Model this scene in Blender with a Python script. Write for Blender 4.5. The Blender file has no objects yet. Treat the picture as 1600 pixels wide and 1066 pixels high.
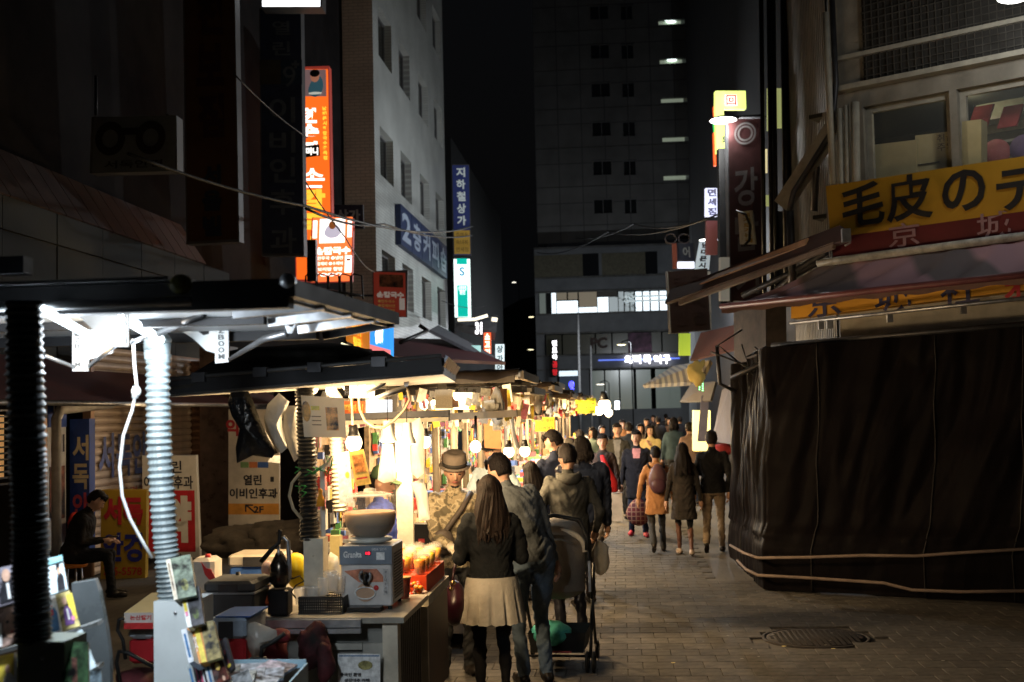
import bpy, math, random
import numpy as np
from mathutils import Vector, Matrix, noise
random.seed(7)
V = Vector
S = bpy.context.scene
# ------------------------------------------------------------------ camera
F = 1900.0; CZ = 2.05; ROLL = 0.0227; PITCH = math.radians(3.34); YAW = math.radians(5.03)
cam_d = bpy.data.cameras.new('camera'); cam = bpy.data.objects.new('camera', cam_d)
S.collection.objects.link(cam); S.camera = cam
cam_d.sensor_width = 36; cam_d.lens = 36*F/1600; cam_d.clip_start = .1; cam_d.clip_end = 2000
fw = V((-math.sin(YAW)*math.cos(PITCH), math.cos(YAW)*math.cos(PITCH), math.sin(PITCH)))
rt0 = V((math.cos(YAW), math.sin(YAW), 0)); up0 = rt0.cross(fw)
# image axes after roll
RT = rt0*math.cos(ROLL) + up0*math.sin(-ROLL)*-1*-1
RT = rt0*math.cos(ROLL) - up0*math.sin(ROLL)
UP = rt0*math.sin(ROLL) + up0*math.cos(ROLL)
CP = V((0, 0, CZ))
cam.matrix_world = Matrix(((RT.x, UP.x, -fw.x, CP.x), (RT.y, UP.y, -fw.y, CP.y), (RT.z, UP.z, -fw.z, CP.z), (0, 0, 0, 1)))
cam_d.dof.use_dof = True; cam_d.dof.focus_distance = 9.0; cam_d.dof.aperture_fstop = 3.5
# ------------------------------------------------------------------ world: night sky glow
W = bpy.data.worlds.new('World'); S.world = W; W.use_nodes = True
nt = W.node_tree; nt.nodes.clear()
sky = nt.nodes.new('ShaderNodeTexSky'); sky.sky_type = 'NISHITA'; sky.sun_disc = False
sky.sun_elevation = math.radians(-4); sky.sun_rotation = math.radians(200)
bg = nt.nodes.new('ShaderNodeBackground'); bg.inputs[1].default_value = 0.05
bg2 = nt.nodes.new('ShaderNodeBackground'); bg2.inputs[0].default_value = (.75, .85, 1, 1); bg2.inputs[1].default_value = 0.0022
ad = nt.nodes.new('ShaderNodeAddShader'); wo = nt.nodes.new('ShaderNodeOutputWorld')
nt.links.new(sky.outputs[0], bg.inputs[0]); nt.links.new(bg.outputs[0], ad.inputs[0]); nt.links.new(bg2.outputs[0], ad.inputs[1])
nt.links.new(ad.outputs[0], wo.inputs[0])
S.view_settings.view_transform = 'Standard'; S.view_settings.look = 'None'; S.view_settings.gamma = 1
S.view_settings.exposure = 0; S.view_settings.use_curve_mapping = False
S.render.engine = 'CYCLES'
S.cycles.use_denoising = True; S.cycles.use_adaptive_sampling = False; S.cycles.sample_clamp_direct = 6; S.cycles.max_bounces = 6; S.cycles.transparent_max_bounces = 12
S.cycles.diffuse_bounces = 3; S.cycles.glossy_bounces = 3; S.cycles.transmission_bounces = 5
S.cycles.sample_clamp_indirect = 1.2; S.cycles.caustics_reflective = False; S.cycles.caustics_refractive = False

def ray(px, py): return fw + RT*((px-800)/F) + UP*((533-py)/F)
def P(px, py, d): return CP + ray(px, py)*d
def G(px, py, z=0.0):
    r = ray(px, py); return CP + r*((z-CZ)/r.z)
def VX(px, py, X):
    r = ray(px, py); return CP + r*(X/r.x)
def VY(px, py, Y):
    r = ray(px, py); return CP + r*(Y/r.y)
def VP(px, py, A, n):
    r = ray(px, py); return CP + r*((A-CP).dot(n)/r.dot(n))

# ------------------------------------------------------------------ object helpers
LOC = {}
def link(o, w=None):
    S.collection.objects.link(o); LOC[o.name] = V(w) if w is not None else V((0, 0, 0)); return o
def tag(o, label=None, cat=None, group=None, kind=None):
    if label: o['label'] = label
    if cat: o['category'] = cat
    if group: o['group'] = group
    if kind: o['kind'] = kind
    return o
def thing(name, label, cat, loc=(0, 0, 0), group=None, rotz=0.0):
    o = bpy.data.objects.new(name, None); link(o, loc); o.location = loc; o.rotation_euler = (0, 0, rotz)
    o.empty_display_size = .1
    return tag(o, label, cat, group)
def kids(o): return [c for c in bpy.data.objects if c.parent == o]
CHILD = {}
def copy_tree(o, parent=None, loc=None, rot=None, label=None, group=None, scale=None):
    c = o.copy(); S.collection.objects.link(c); LOC[c.name] = V(loc) if loc is not None else LOC.get(o.name, V((0, 0, 0))).copy()
    if parent is not None:
        c.parent = parent; CHILD.setdefault(parent.name, []).append(c)
    if loc is not None: c.location = loc
    if rot is not None: c.rotation_euler = rot
    if scale is not None: c.scale = scale if hasattr(scale, '__len__') else (scale,)*3
    if label: c['label'] = label
    if group: c['group'] = group
    for ch in list(CHILD.get(o.name, [])): copy_tree(ch, c)
    return c

class MB:
    def __init__(s, T=None): s.v = []; s.f = []; s.mi = []; s.sm = []; s.c = 0; s.T = T; s.smooth = False
    def add(s, vs, fs, mi=None, smooth=None):
        b = len(s.v)
        if s.T is not None: vs = [s.T @ V(v) for v in vs]
        s.v += [tuple(v) for v in vs]; s.f += [tuple(b+i for i in f) for f in fs]
        s.mi += [s.c if mi is None else mi]*len(fs); s.sm += [s.smooth if smooth is None else smooth]*len(fs); return s
    def box(s, c, size, ax=None, mi=None):
        c = V(c); hx, hy, hz = [q/2 for q in size]
        X, Y, Z = ax if ax else (V((1, 0, 0)), V((0, 1, 0)), V((0, 0, 1)))
        vs = [c + X*(hx*a) + Y*(hy*b) + Z*(hz*d) for d in (-1, 1) for a, b in ((-1, -1), (1, -1), (1, 1), (-1, 1))]
        return s.add(vs, [(3, 2, 1, 0), (4, 5, 6, 7), (0, 1, 5, 4), (1, 2, 6, 5), (2, 3, 7, 6), (3, 0, 4, 7)], mi, False)
    def bb(s, lo, hi, mi=None):
        lo, hi = V(lo), V(hi); return s.box((lo+hi)/2, hi-lo, None, mi)
    def bevbox(s, c, size, r=.01, ax=None, mi=None):
        c = V(c); hx, hy, hz = [q/2 for q in size]; r = min(r, hx*.9, hy*.9, hz*.9)
        X, Y, Z = ax if ax else (V((1, 0, 0)), V((0, 1, 0)), V((0, 0, 1)))
        rings = []
        for z, k in ((-hz, r), (-hz+r, 0), (hz-r, 0), (hz, r)):
            a, b = hx-k, hy-k
            rings.append([(a-r, -b), (a, -b+r), (a, b-r), (a-r, b), (-a+r, b), (-a, b-r), (-a, -b+r), (-a+r, -b)])
            rings[-1] = [c + X*x + Y*y + Z*z for x, y in rings[-1]]
        vs = [v for q in rings for v in q]; fs = []
        for i in range(3):
            for j in range(8):
                k = (j+1) % 8; fs.append((i*8+j, i*8+k, i*8+8+k, i*8+8+j))
        fs.append(tuple(range(7, -1, -1))); fs.append(tuple(range(24, 32)))
        return s.add(vs, fs, mi, False)
    def slab(s, a, b, c, d, t, mi=None):          # quad a b c d (ccw seen from front) with thickness t behind it
        a, b, c, d = map(V, (a, b, c, d)); n = (b-a).cross(d-a).normalized()*t
        return s.add([a, b, c, d, a-n, b-n, c-n, d-n], [(0, 1, 2, 3), (7, 6, 5, 4), (0, 4, 5, 1), (1, 5, 6, 2), (2, 6, 7, 3), (3, 7, 4, 0)], mi, False)
    def quad(s, a, b, c, d, mi=None): return s.add([a, b, c, d], [(0, 1, 2, 3)], mi, False)
    def tube(s, pts, r, n=8, mi=None, caps=True, smooth=True):
        pts = [V(p) for p in pts]; rs = r if hasattr(r, '__len__') else [r]*len(pts)
        vs = []; fs = []; a = None
        for i, p in enumerate(pts):
            t = (pts[min(i+1, len(pts)-1)] - pts[max(i-1, 0)])
            t = t.normalized() if t.length > 1e-9 else V((0, 0, 1))
            if a is None: a = t.orthogonal().normalized()
            a = (a - t*a.dot(t)); a = a.normalized() if a.length > 1e-6 else t.orthogonal().normalized()
            b = t.cross(a)
            vs += [p + (a*math.cos(6.28318*k/n) + b*math.sin(6.28318*k/n))*rs[i] for k in range(n)]
        for i in range(len(pts)-1):
            for k in range(n):
                l = (k+1) % n; fs.append((i*n+k, i*n+l, i*n+n+l, i*n+n+k))
        if caps: fs.append(tuple(range(n-1, -1, -1))); fs.append(tuple((len(pts)-1)*n+k for k in range(n)))
        return s.add(vs, fs, mi, smooth)
    def cyl(s, p0, p1, r0, r1=None, n=12, mi=None, smooth=True): return s.tube([p0, p1], [r0, r0 if r1 is None else r1], n, mi, True, smooth)
    def lathe(s, c, prof, n=20, ax=None, mi=None, smooth=True, close=True):
        c = V(c); X, Y, Z = ax if ax else (V((1, 0, 0)), V((0, 1, 0)), V((0, 0, 1)))
        vs = []; fs = []
        for r, z in prof: vs += [c + X*(r*math.cos(6.28318*k/n)) + Y*(r*math.sin(6.28318*k/n)) + Z*z for k in range(n)]
        for i in range(len(prof)-1):
            for k in range(n):
                l = (k+1) % n; fs.append((i*n+k, i*n+l, i*n+n+l, i*n+n+k))
        if close: fs.append(tuple(range(n-1, -1, -1))); fs.append(tuple((len(prof)-1)*n+k for k in range(n)))
        return s.add(vs, fs, mi, smooth)
    def ell(s, c, rx, ry, rz, n=14, m=9, ax=None, mi=None, fn=None):
        prof = [(math.sin(math.pi*i/m), -math.cos(math.pi*i/m)) for i in range(m+1)]
        c = V(c); X, Y, Z = ax if ax else (V((1, 0, 0)), V((0, 1, 0)), V((0, 0, 1)))
        vs = []; fs = []
        for r, z in prof[1:-1]:
            for k in range(n):
                x, y, zz = r*math.cos(6.28318*k/n), r*math.sin(6.28318*k/n), z
                q = V((x*rx, y*ry, zz*rz))
                if fn: q = fn(q)
                vs.append(c + X*q.x + Y*q.y + Z*q.z)
        lo, hi = V((0, 0, -rz)), V((0, 0, rz))
        if fn: lo, hi = fn(lo), fn(hi)
        vs += [c + X*lo.x + Y*lo.y + Z*lo.z, c + X*hi.x + Y*hi.y + Z*hi.z]
        R = m-1
        for i in range(R-1):
            for k in range(n):
                l = (k+1) % n; fs.append((i*n+k, i*n+l, i*n+n+l, i*n+n+k))
        for k in range(n):
            l = (k+1) % n; fs.append((R*n, l, k)); fs.append((R*n+1, (R-1)*n+k, (R-1)*n+l))
        return s.add(vs, fs, mi, True)
    def prism(s, poly, dvec, mi=None):             # polygon points + extrusion vector
        poly = [V(p) for p in poly]; n = len(poly); d = V(dvec)
        fs = [tuple(range(n)), tuple(range(2*n-1, n-1, -1))] + [(i, i+n, (i+1) % n+n, (i+1) % n) for i in range(n)]
        return s.add(poly + [p+d for p in poly], fs, mi, False)
    def build(s, name, mats, parent=None, origin=None, base=True):
        if not s.v: return None
        if origin is None:
            if parent is not None: origin = LOC[parent.name]
            else:
                a = np.array(s.v); origin = V(((a[:, 0].min()+a[:, 0].max())/2, (a[:, 1].min()+a[:, 1].max())/2, a[:, 2].min()))
        origin = V(origin); me = bpy.data.meshes.new(name)
        me.from_pydata([(x-origin.x, y-origin.y, z-origin.z) for x, y, z in s.v], [], s.f)
        for m in (mats if isinstance(mats, (list, tuple)) else [mats]): me.materials.append(m)
        me.polygons.foreach_set('material_index', s.mi); me.polygons.foreach_set('use_smooth', s.sm); me.update()
        o = bpy.data.objects.new(name, me); link(o, origin)
        if parent is not None:
            o.parent = parent; o.location = origin - LOC[parent.name]; CHILD.setdefault(parent.name, []).append(o)
        else: o.location = origin
        return o

# ------------------------------------------------------------------ materials
MATS = {}
def mat(name, col, rough=.6, metal=0.0, var=.18, scale=6.0, bump=.0, emit=0.0, ecol=None, trans=0.0, spec=.28, alpha=1.0, bscale=None, coat=0.0, sss=0):
    if name in MATS: return MATS[name]
    m = bpy.data.materials.new(name); m.use_nodes = True; t = m.node_tree; b = t.nodes['Principled BSDF']
    b.inputs['Base Color'].default_value = (*col, 1); b.inputs['Roughness'].default_value = rough; b.inputs['Metallic'].default_value = metal
    b.inputs['Specular IOR Level'].default_value = spec
    if trans: b.inputs['Transmission Weight'].default_value = trans; b.inputs['IOR'].default_value = 1.3
    if alpha < 1: b.inputs['Alpha'].default_value = alpha
    if coat: b.inputs['Coat Weight'].default_value = coat
    if emit:
        b.inputs['Emission Color'].default_value = (*(ecol or col), 1); b.inputs['Emission Strength'].default_value = emit
    if var or bump:
        tc = t.nodes.new('ShaderNodeTexCoord'); nz = t.nodes.new('ShaderNodeTexNoise'); nz.inputs['Scale'].default_value = scale
        nz.inputs['Detail'].default_value = 6; nz.inputs['Roughness'].default_value = .62
        t.links.new(tc.outputs['Object'], nz.inputs['Vector'])
        if var and not emit:
            mr = t.nodes.new('ShaderNodeMapRange'); mr.inputs[1].default_value = .3; mr.inputs[2].default_value = .7
            mr.inputs[3].default_value = 1-var*1.6; mr.inputs[4].default_value = 1+var
            mx = t.nodes.new('ShaderNodeMix'); mx.data_type = 'RGBA'; mx.blend_type = 'MULTIPLY'; mx.inputs[0].default_value = 1
            mx.inputs[6].default_value = (*col, 1); t.links.new(nz.outputs[0], mr.inputs[0]); t.links.new(mr.outputs[0], mx.inputs[7])
            t.links.new(mx.outputs[2], b.inputs['Base Color'])
            mr2 = t.nodes.new('ShaderNodeMapRange'); mr2.inputs[3].default_value = max(.05, rough-.15); mr2.inputs[4].default_value = min(1, rough+.15)
            t.links.new(nz.outputs[0], mr2.inputs[0]); t.links.new(mr2.outputs[0], b.inputs['Roughness'])
        if bump:
            n2 = t.nodes.new('ShaderNodeTexNoise'); n2.inputs['Scale'].default_value = bscale or scale*5; n2.inputs['Detail'].default_value = 4
            t.links.new(tc.outputs['Object'], n2.inputs['Vector'])
            bp = t.nodes.new('ShaderNodeBump'); bp.inputs['Strength'].default_value = bump; bp.inputs['Distance'].default_value = .02
            t.links.new(n2.outputs[0], bp.inputs['Height']); t.links.new(bp.outputs[0], b.inputs['Normal'])
    MATS[name] = m; return m

def tile_mat(name, c1, c2, mortar, tw, th, gap, rough=.45, bump=.4, axis='XZ', offset=.5, dirt=.25):
    if name in MATS: return MATS[name]
    m = mat(name, c1, rough, var=0, bump=0); t = m.node_tree; b = t.nodes['Principled BSDF']
    tc = t.nodes.new('ShaderNodeTexCoord'); sp = t.nodes.new('ShaderNodeSeparateXYZ'); cb = t.nodes.new('ShaderNodeCombineXYZ')
    t.links.new(tc.outputs['Object'], sp.inputs[0])
    src = {'XZ': (0, 2), 'YZ': (1, 2), 'XY': (0, 1)}[axis]
    t.links.new(sp.outputs[src[0]], cb.inputs[0]); t.links.new(sp.outputs[src[1]], cb.inputs[1])
    bk = t.nodes.new('ShaderNodeTexBrick'); bk.offset = offset
    bk.inputs['Color1'].default_value = (*c1, 1); bk.inputs['Color2'].default_value = (*c2, 1); bk.inputs['Mortar'].default_value = (*mortar, 1)
    bk.inputs['Scale'].default_value = 1; bk.inputs['Mortar Size'].default_value = gap; bk.inputs['Brick Width'].default_value = tw; bk.inputs['Row Height'].default_value = th
    bk.inputs['Mortar Smooth'].default_value = .1
    t.links.new(cb.outputs[0], bk.inputs['Vector'])
    nz = t.nodes.new('ShaderNodeTexNoise'); nz.inputs['Scale'].default_value = .6; nz.inputs['Detail'].default_value = 8
    t.links.new(tc.outputs['Object'], nz.inputs['Vector'])
    mr = t.nodes.new('ShaderNodeMapRange'); mr.inputs[1].default_value = .3; mr.inputs[2].default_value = .7; mr.inputs[3].default_value = 1-dirt; mr.inputs[4].default_value = 1+dirt*.4
    t.links.new(nz.outputs[0], mr.inputs[0])
    mx = t.nodes.new('ShaderNodeMix'); mx.data_type = 'RGBA'; mx.blend_type = 'MULTIPLY'; mx.inputs[0].default_value = 1
    t.links.new(bk.outputs['Color'], mx.inputs[6]); t.links.new(mr.outputs[0], mx.inputs[7]); t.links.new(mx.outputs[2], b.inputs['Base Color'])
    bp = t.nodes.new('ShaderNodeBump'); bp.inputs['Strength'].default_value = bump; bp.inputs['Distance'].default_value = .01; bp.invert = True
    t.links.new(bk.outputs['Fac'], bp.inputs['Height']); t.links.new(bp.outputs[0], b.inputs['Normal'])
    return m

def emis(name, col, st, base=None):
    m = mat(name, base or col, .5, emit=st, ecol=col, var=0)
    if any(k in name for k in ('bulb', 'streetlamp', 'cool_tube', 'cool_led', 'letter', 'fig_', 'slot', 'digits')): m.cycles.emission_sampling = 'NONE'
    return m
blackm = mat('black_metal', (.012, .012, .013), .4, .3, bump=.05)
darkg = mat('dark_grey_metal', (.05, .05, .055), .45, .5, bump=.08)
alu = mat('brushed_aluminium', (.45, .46, .48), .35, .85, scale=12)
whitep = mat('white_painted_metal', (.72, .74, .74), .4, var=.08, scale=3, bump=.03)
creamp = mat('cream_painted_wood', (.55, .5, .4), .6, var=.2, bump=.12)
glassd = mat('dark_window_glass', (.012, .014, .016), .08, var=.3, spec=.8)
rubber = mat('black_rubber', (.01, .01, .01), .6, var=.3)
wire = mat('black_cable', (.008, .008, .008), .6, var=0)
def clear_plastic(name='clear_plastic', col=(.9, .92, .95)):
    return mat(name, col, .08, var=0, alpha=.28, spec=.8)

# ------------------------------------------------------------------ text
_tc = {}
def text_geo(body, bold=0.0, spacing=1.0, lines=1.0, align='CENTER'):
    key = (body, bold, spacing, lines, align)
    if key in _tc: return _tc[key]
    cu = bpy.data.curves.new('txt', 'FONT'); cu.body = body; cu.size = 1; cu.align_x = align; cu.resolution_u = 3
    cu.offset = bold; cu.space_character = spacing; cu.space_line = lines; cu.fill_mode = 'FRONT'
    o = bpy.data.objects.new('txt', cu); S.collection.objects.link(o)
    dg = bpy.context.evaluated_depsgraph_get(); ev = o.evaluated_get(dg); me = ev.to_mesh()
    vs = np.array([v.co[:] for v in me.vertices]) if len(me.vertices) else np.zeros((0, 3)); fs = [tuple(p.vertices) for p in me.polygons]
    ev.to_mesh_clear(); bpy.data.objects.remove(o); bpy.data.curves.remove(cu)
    _tc[key] = (vs, fs); return vs, fs
def text(mb, body, c, right, up, w=None, h=None, bold=0.0, mi=None, lift=.014, depth=0.0, spacing=1.0, lines=1.0, stretch=True, align='CENTER'):
    """letters centred at c, fitted into w x h, lying in the plane right/up, lifted off the surface"""
    vs, fs = text_geo(body, bold, spacing, lines, align)
    if not len(vs): return
    lo, hi = vs.min(0), vs.max(0); sz = hi-lo; mid = (lo+hi)/2
    sx = w/sz[0] if w else None; sy = h/sz[1] if h else None
    if sx is None: sx = sy
    if sy is None: sy = sx
    if not stretch: sx = sy = min(sx, sy)
    right = V(right).normalized(); up = V(up).normalized(); n = right.cross(up); c = V(c)+n*lift
    pts = [c + right*((v[0]-mid[0])*sx) + up*((v[1]-mid[1])*sy) for v in vs]
    if depth:
        N = len(pts); edge = {}
        for f in fs:
            for i in range(len(f)):
                a, b = f[i], f[(i+1) % len(f)]
                if (b, a) in edge: del edge[(b, a)]
                else: edge[(a, b)] = 1
        pts2 = [p+n*depth for p in pts]
        mb.add(pts+pts2, [tuple(i+N for i in f) for f in fs] + [(a, b, b+N, a+N) for a, b in edge], mi, False)
    else: mb.add(pts, fs, mi, False)
def vtext(mb, chars, top, bottom, right, w, **k):
    """one character under another, from top point to bottom point"""
    top, bottom = V(top), V(bottom); n = len(chars); up = (top-bottom).normalized(); L = (top-bottom).length
    for i, ch in enumerate(chars):
        if ch == ' ': continue
        c = top - up*(L*(i+.5)/n); text(mb, ch, c, right, up, w=w, h=L/n*.8, **k)

def area_pt(name, loc, energy, col, r=.05):
    l = bpy.data.lights.new(name, 'POINT'); l.energy = energy; l.color = col; l.shadow_soft_size = r
    o = bpy.data.objects.new(name, l); S.collection.objects.link(o); o.location = loc; return o
WARM = (1.0, .69, .36); COOL = (.82, .92, 1.0)

def grid_wall(mb, O, U, Vv, Wd, Ht, holes, depth, mi=0, mir=None):
    """wall sheet in the plane O + u*U + v*Vv with rectangular openings; reveals go back by depth"""
    U, Vv, O = V(U).normalized(), V(Vv).normalized(), V(O); n = U.cross(Vv)
    us = sorted({0, Wd} | {x for h in holes for x in (h[0], h[2])}); vs_ = sorted({0, Ht} | {x for h in holes for x in (h[1], h[3])})
    us = [u for u in us if 0 <= u <= Wd]; vs_ = [v for v in vs_ if 0 <= v <= Ht]
    for i in range(len(us)-1):
        for j in range(len(vs_)-1):
            cu, cv = (us[i]+us[i+1])/2, (vs_[j]+vs_[j+1])/2
            if any(h[0] < cu < h[2] and h[1] < cv < h[3] for h in holes): continue
            mb.quad(O+U*us[i]+Vv*vs_[j], O+U*us[i+1]+Vv*vs_[j], O+U*us[i+1]+Vv*vs_[j+1], O+U*us[i]+Vv*vs_[j+1], mi)
    for a, b, c, d in holes:
        p = [O+U*a+Vv*b, O+U*c+Vv*b, O+U*c+Vv*d, O+U*a+Vv*d]
        for k in range(4): mb.quad(p[k], p[(k+1) % 4], p[(k+1) % 4]-n*depth, p[k]-n*depth, mi if mir is None else mir)
# ================================================================== ground
asph = mat('joint_sand', (.045, .042, .04), .9, var=.3, bump=.2)
pavem = [mat('paver_grey_%d' % i, c, 1-.14, var=.3, scale=9, bump=.16, bscale=70, spec=.12) for i, c in enumerate([(.078, .072, .065), (.087, .08, .072), (.07, .064, .058)])]
far_pave = tile_mat('paving_far', (.085, .075, .065), (.092, .082, .07), (.066, .06, .053), .24, .26, .008, .86, .2, 'XY')
g = MB()
g.quad((-300, -30, -.03), (300, -30, -.03), (300, 600, -.03), (-300, 600, -.03)); tag(g.build('ground', asph, origin=(0, 0, -.03)), kind='structure')
# block paving: real blocks near, then a joined mass, then material
BW, BH = .24, .26
pv = MB(); pv.quad((-8, -2, -.008), (12, -2, -.008), (12, 62, -.008), (-8, 62, -.008)); pave = pv.build('pavement', far_pave, origin=(0, 0, -.008)); tag(pave, kind='structure')
brick_me = []
for k in range(6):
    b = MB(); hx, hy = BW/2-.0015, BH/2-.0015; e = .003
    top = [(-hx+e, -hy+e), (hx-e, -hy+e), (hx-e, hy-e), (-hx+e, hy-e)]; rim = [(-hx, -hy), (hx, -hy), (hx, hy), (-hx, hy)]
    tl = [random.uniform(-.0015, .0015) for _ in range(2)]
    b.add([(x, y, -.012) for x, y in rim]+[(x, y, .0-.004) for x, y in rim]+[(x, y, .001+x*tl[0]*4+y*tl[1]*4) for x, y in top],
          [(0, 1, 5, 4), (1, 2, 6, 5), (2, 3, 7, 6), (3, 0, 4, 7), (4, 5, 9, 8), (5, 6, 10, 9), (6, 7, 11, 10), (7, 4, 8, 11), (8, 9, 10, 11)])
    brick_me.append((b, pavem[k % 3]))
cells = []
mh = G(1275, 997)
for j in range(int(8.6/BH), int(22/BH)):
    for i in range(-16, 18):
        x = i*BW + (j % 2)*BW/2; y = j*BH
        q = V((x, y, 0))-CP; d = q.dot(fw); px = 800+F*q.dot(RT)/d; py = 533-F*q.dot(UP)/d
        if px < -20 or px > 1630 or py > 1085: continue
        if (V((x, y, 0))-mh).length < .54: continue
        if x > 1.0 and y > 14.6: continue
        cells.append((y, x, px))
cells.sort(key=lambda c: (round(c[0], 2), c[1]))
vis = [c for c in cells if c[2] > 655]; near = vis[:300]; ns = set(near)
protos = []
for n_, (y, x, _) in enumerate(near):
    k = random.randrange(6)
    if k < len(brick_me) and len(protos) <= 5 and n_ < 6:
        b, m = brick_me[n_]; o = b.build('paving_block', m, pave, origin=LOC['pavement']); protos.append(o); o.location = (x, y, .008)
    else:
        o = protos[k % len(protos)].copy(); S.collection.objects.link(o); o.location = (x, y, .008)
rest = MB()
for y, x, _ in cells:
    if (y, x, _) in ns: continue
    k = random.randrange(3); b = brick_me[k][0]; rest.c = k
    rest.add([(v[0]+x, v[1]+y, v[2]) for v in b.v], b.f)
tag(rest.build('paving_blocks', pavem, pave), kind='stuff')
# manhole
iron = mat('cast_iron', (.028, .023, .021), .85, .1, var=.4, scale=20, bump=.3)
t = thing('manhole_cover', 'round dark iron manhole cover set in the grey paving in front of the tarpaulin', 'manhole cover', (mh.x, mh.y, 0))
b = MB(); b.lathe(mh, [(.47, -.01), (.47, .008), (.44, .008), (.44, .002), (.43, .002), (.001, .002)], 48, close=False); b.build('frame_ring', iron, t)
b = MB(); b.lathe(mh, [(.43, .0), (.43, .006), (.001, .007)], 48, close=False)
for i in range(-8, 9):
    for j in range(-8, 9):
        if i*i+j*j < 66: b.bb((mh.x+i*.048-.015, mh.y+j*.048-.015, .006), (mh.x+i*.048+.015, mh.y+j*.048+.015, .0085))
b.build('lid', iron, t)
litter = mat('litter_paper', (.6, .5, .2), .8)
for (px, py, nm, lb) in ((1225, 1010, 'dry_leaf', 'small yellow dry leaf on the paving just left below the manhole'), (1302, 1014, 'paper_scrap', 'tiny pale paper scrap on the paving below the manhole'), (1052, 1036, 'cigarette_butt', 'tiny pale cigarette butt on the paving right of the pram')):
    c = G(px, py, .006); b = MB(); b.prism([c+V((.02*math.cos(a), .014*math.sin(a), .002*math.sin(3*a))) for a in [k*1.05 for k in range(6)]], (0, 0, .003)); tag(b.build(nm, litter), lb, nm.split('_')[-1])

b = MB()
for k in range(70):
    c = G(random.uniform(880, 1580), random.uniform(900, 1066)); c.z = .0125; r_ = random.uniform(.008, .02); b.add([c+V((r_*math.cos(a)*random.uniform(.7, 1.2), r_*math.sin(a), 0)) for a in [j*.7 for j in range(9)]], [tuple(range(9))], k % 2)
tag(b.build('gum_spots', [mat('old_gum', (.03, .028, .026), .8), mat('pale_gum', (.2, .19, .17), .8)]), 'scattered flattened gum spots and specks on the paving', 'litter', kind='stuff')
# ================================================================== white tiled building (left, middle distance)
wt = tile_mat('white_wall_tile', (.62, .64, .60), (.56, .58, .54), (.42, .42, .40), .30, .10, .012, .4, .5, 'YZ')
bt = tile_mat('brown_wall_tile', (.74, .64, .53), (.70, .60, .50), (.5, .43, .35), .30, .10, .012, .5, .5, 'XZ')
concr = mat('dark_concrete', (.12, .12, .115), .9, var=.3, scale=2, bump=.2)
WX = -7.25
c0 = P(588, 400, 36.5); Y0 = VX(588, 400, WX).y; Y1 = VX(698, 400, WX).y
bld = thing('apartment_building', 'tall white and brown tiled building with rows of dark windows', 'building', ((WX-3), Y0, 0))
def wpt(px, py): return VX(px, py, WX)
cols = [(wpt(594, 240).y, wpt(614.5, 240).y), (wpt(626.5, 280).y, wpt(643, 280).y), (wpt(656.5, 300).y, wpt(671, 300).y), (wpt(681, 330).y, wpt(693.5, 330).y)]
rows = [(wpt(594, 113-75).z, wpt(594, 9-0).z), (wpt(595, 272).z, wpt(595, 198).z), (wpt(600, 450).z, wpt(600, 388).z)]
zb = wpt(594, 272).z; zt = wpt(594, 197).z; zb0 = wpt(593, 88).z; zt0 = wpt(593, 10).z; zb2 = zb-(zb0-zb); zt2 = zt-(zt0-zt); zb2 = zt2-(zt-zb)
zr = [(zb2, zt2), (zb, zt), (zb0, zt0), (zb0+(zb0-zb), zt0+(zt0-zt))]
H_ = 22.0; b = MB(); b.c = 0
holes = [(a-Y0, z0, c-Y0, z1) for a, c in cols for z0, z1 in zr]
# side wall faces +X : U = +Y, V = +Z gives normal +X
grid_wall(b, (WX, Y0, 0), (0, 1, 0), (0, 0, 1), Y1-Y0, H_, holes, .32)
b.quad((WX-9, Y1, 0), (WX, Y1, 0), (WX, Y1, H_), (WX-9, Y1, H_)); b.quad((WX-9, Y0, H_), (WX, Y0, H_), (WX, Y1, H_), (WX-9, Y1, H_))
b.build('side_wall', wt, bld, origin=(WX-3, Y0, 0))
b = MB()
fz = lambda px, py: VY(px, py, Y0)
h1a, h1b = fz(470, 69), fz(529, -40); h2a, h2b = fz(521, 265), fz(532, 180)
fx0 = WX-6
grid_wall(b, (fx0, Y0, 0), (1, 0, 0), (0, 0, 1), WX-fx0, H_, [(h1a.x-fx0, h1a.z, h1b.x-fx0, h1b.z), (h2a.x-fx0, h2a.z, h2b.x-fx0, h2b.z)], .3)
b.build('front_wall', bt, bld, origin=(WX-3, Y0, 0))
wfr = mat('window_frame_grey', (.2, .2, .2), .5, .3)
wlit = 0
for ci, (a, c) in enumerate(cols):
    for ri, (z0, z1) in enumerate(zr):
        f = MB(); x = WX-.26; t_ = .06
        f.bb((x-.03, a, z0), (x+.03, a+t_, z1)); f.bb((x-.03, c-t_, z0), (x+.03, c, z1)); f.bb((x-.03, a+t_, z0), (x+.03, c-t_, z0+t_)); f.bb((x-.03, a+t_, z1-t_), (x+.03, c-t_, z1)); f.bb((x-.025, (a+c)/2-.025, z0+t_), (x+.025, (a+c)/2+.025, z1-t_))
        w = f.build('window', wfr, bld, origin=(x, a, z0)); p = MB(); p.quad((x-.01, a, z0), (x-.01, c, z0), (x-.01, c, z1), (x-.01, a, z1)); p.build('pane', glassd, w)
for (p0, p1) in ((h1a, h1b), (h2a, h2b)):
    f = MB(); y = Y0+.26; f.bb((p0.x, y-.03, p0.z), (p1.x, y+.03, p0.z+.06)); f.bb((p0.x, y-.03, p1.z-.06), (p1.x, y+.03, p1.z)); w = f.build('window', wfr, bld, origin=(p0.x, y, p0.z))
    p = MB(); p.quad((p0.x, y, p0.z), (p1.x, y, p0.z), (p1.x, y, p1.z), (p0.x, y, p1.z)); p.build('pane', glassd, w)
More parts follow.
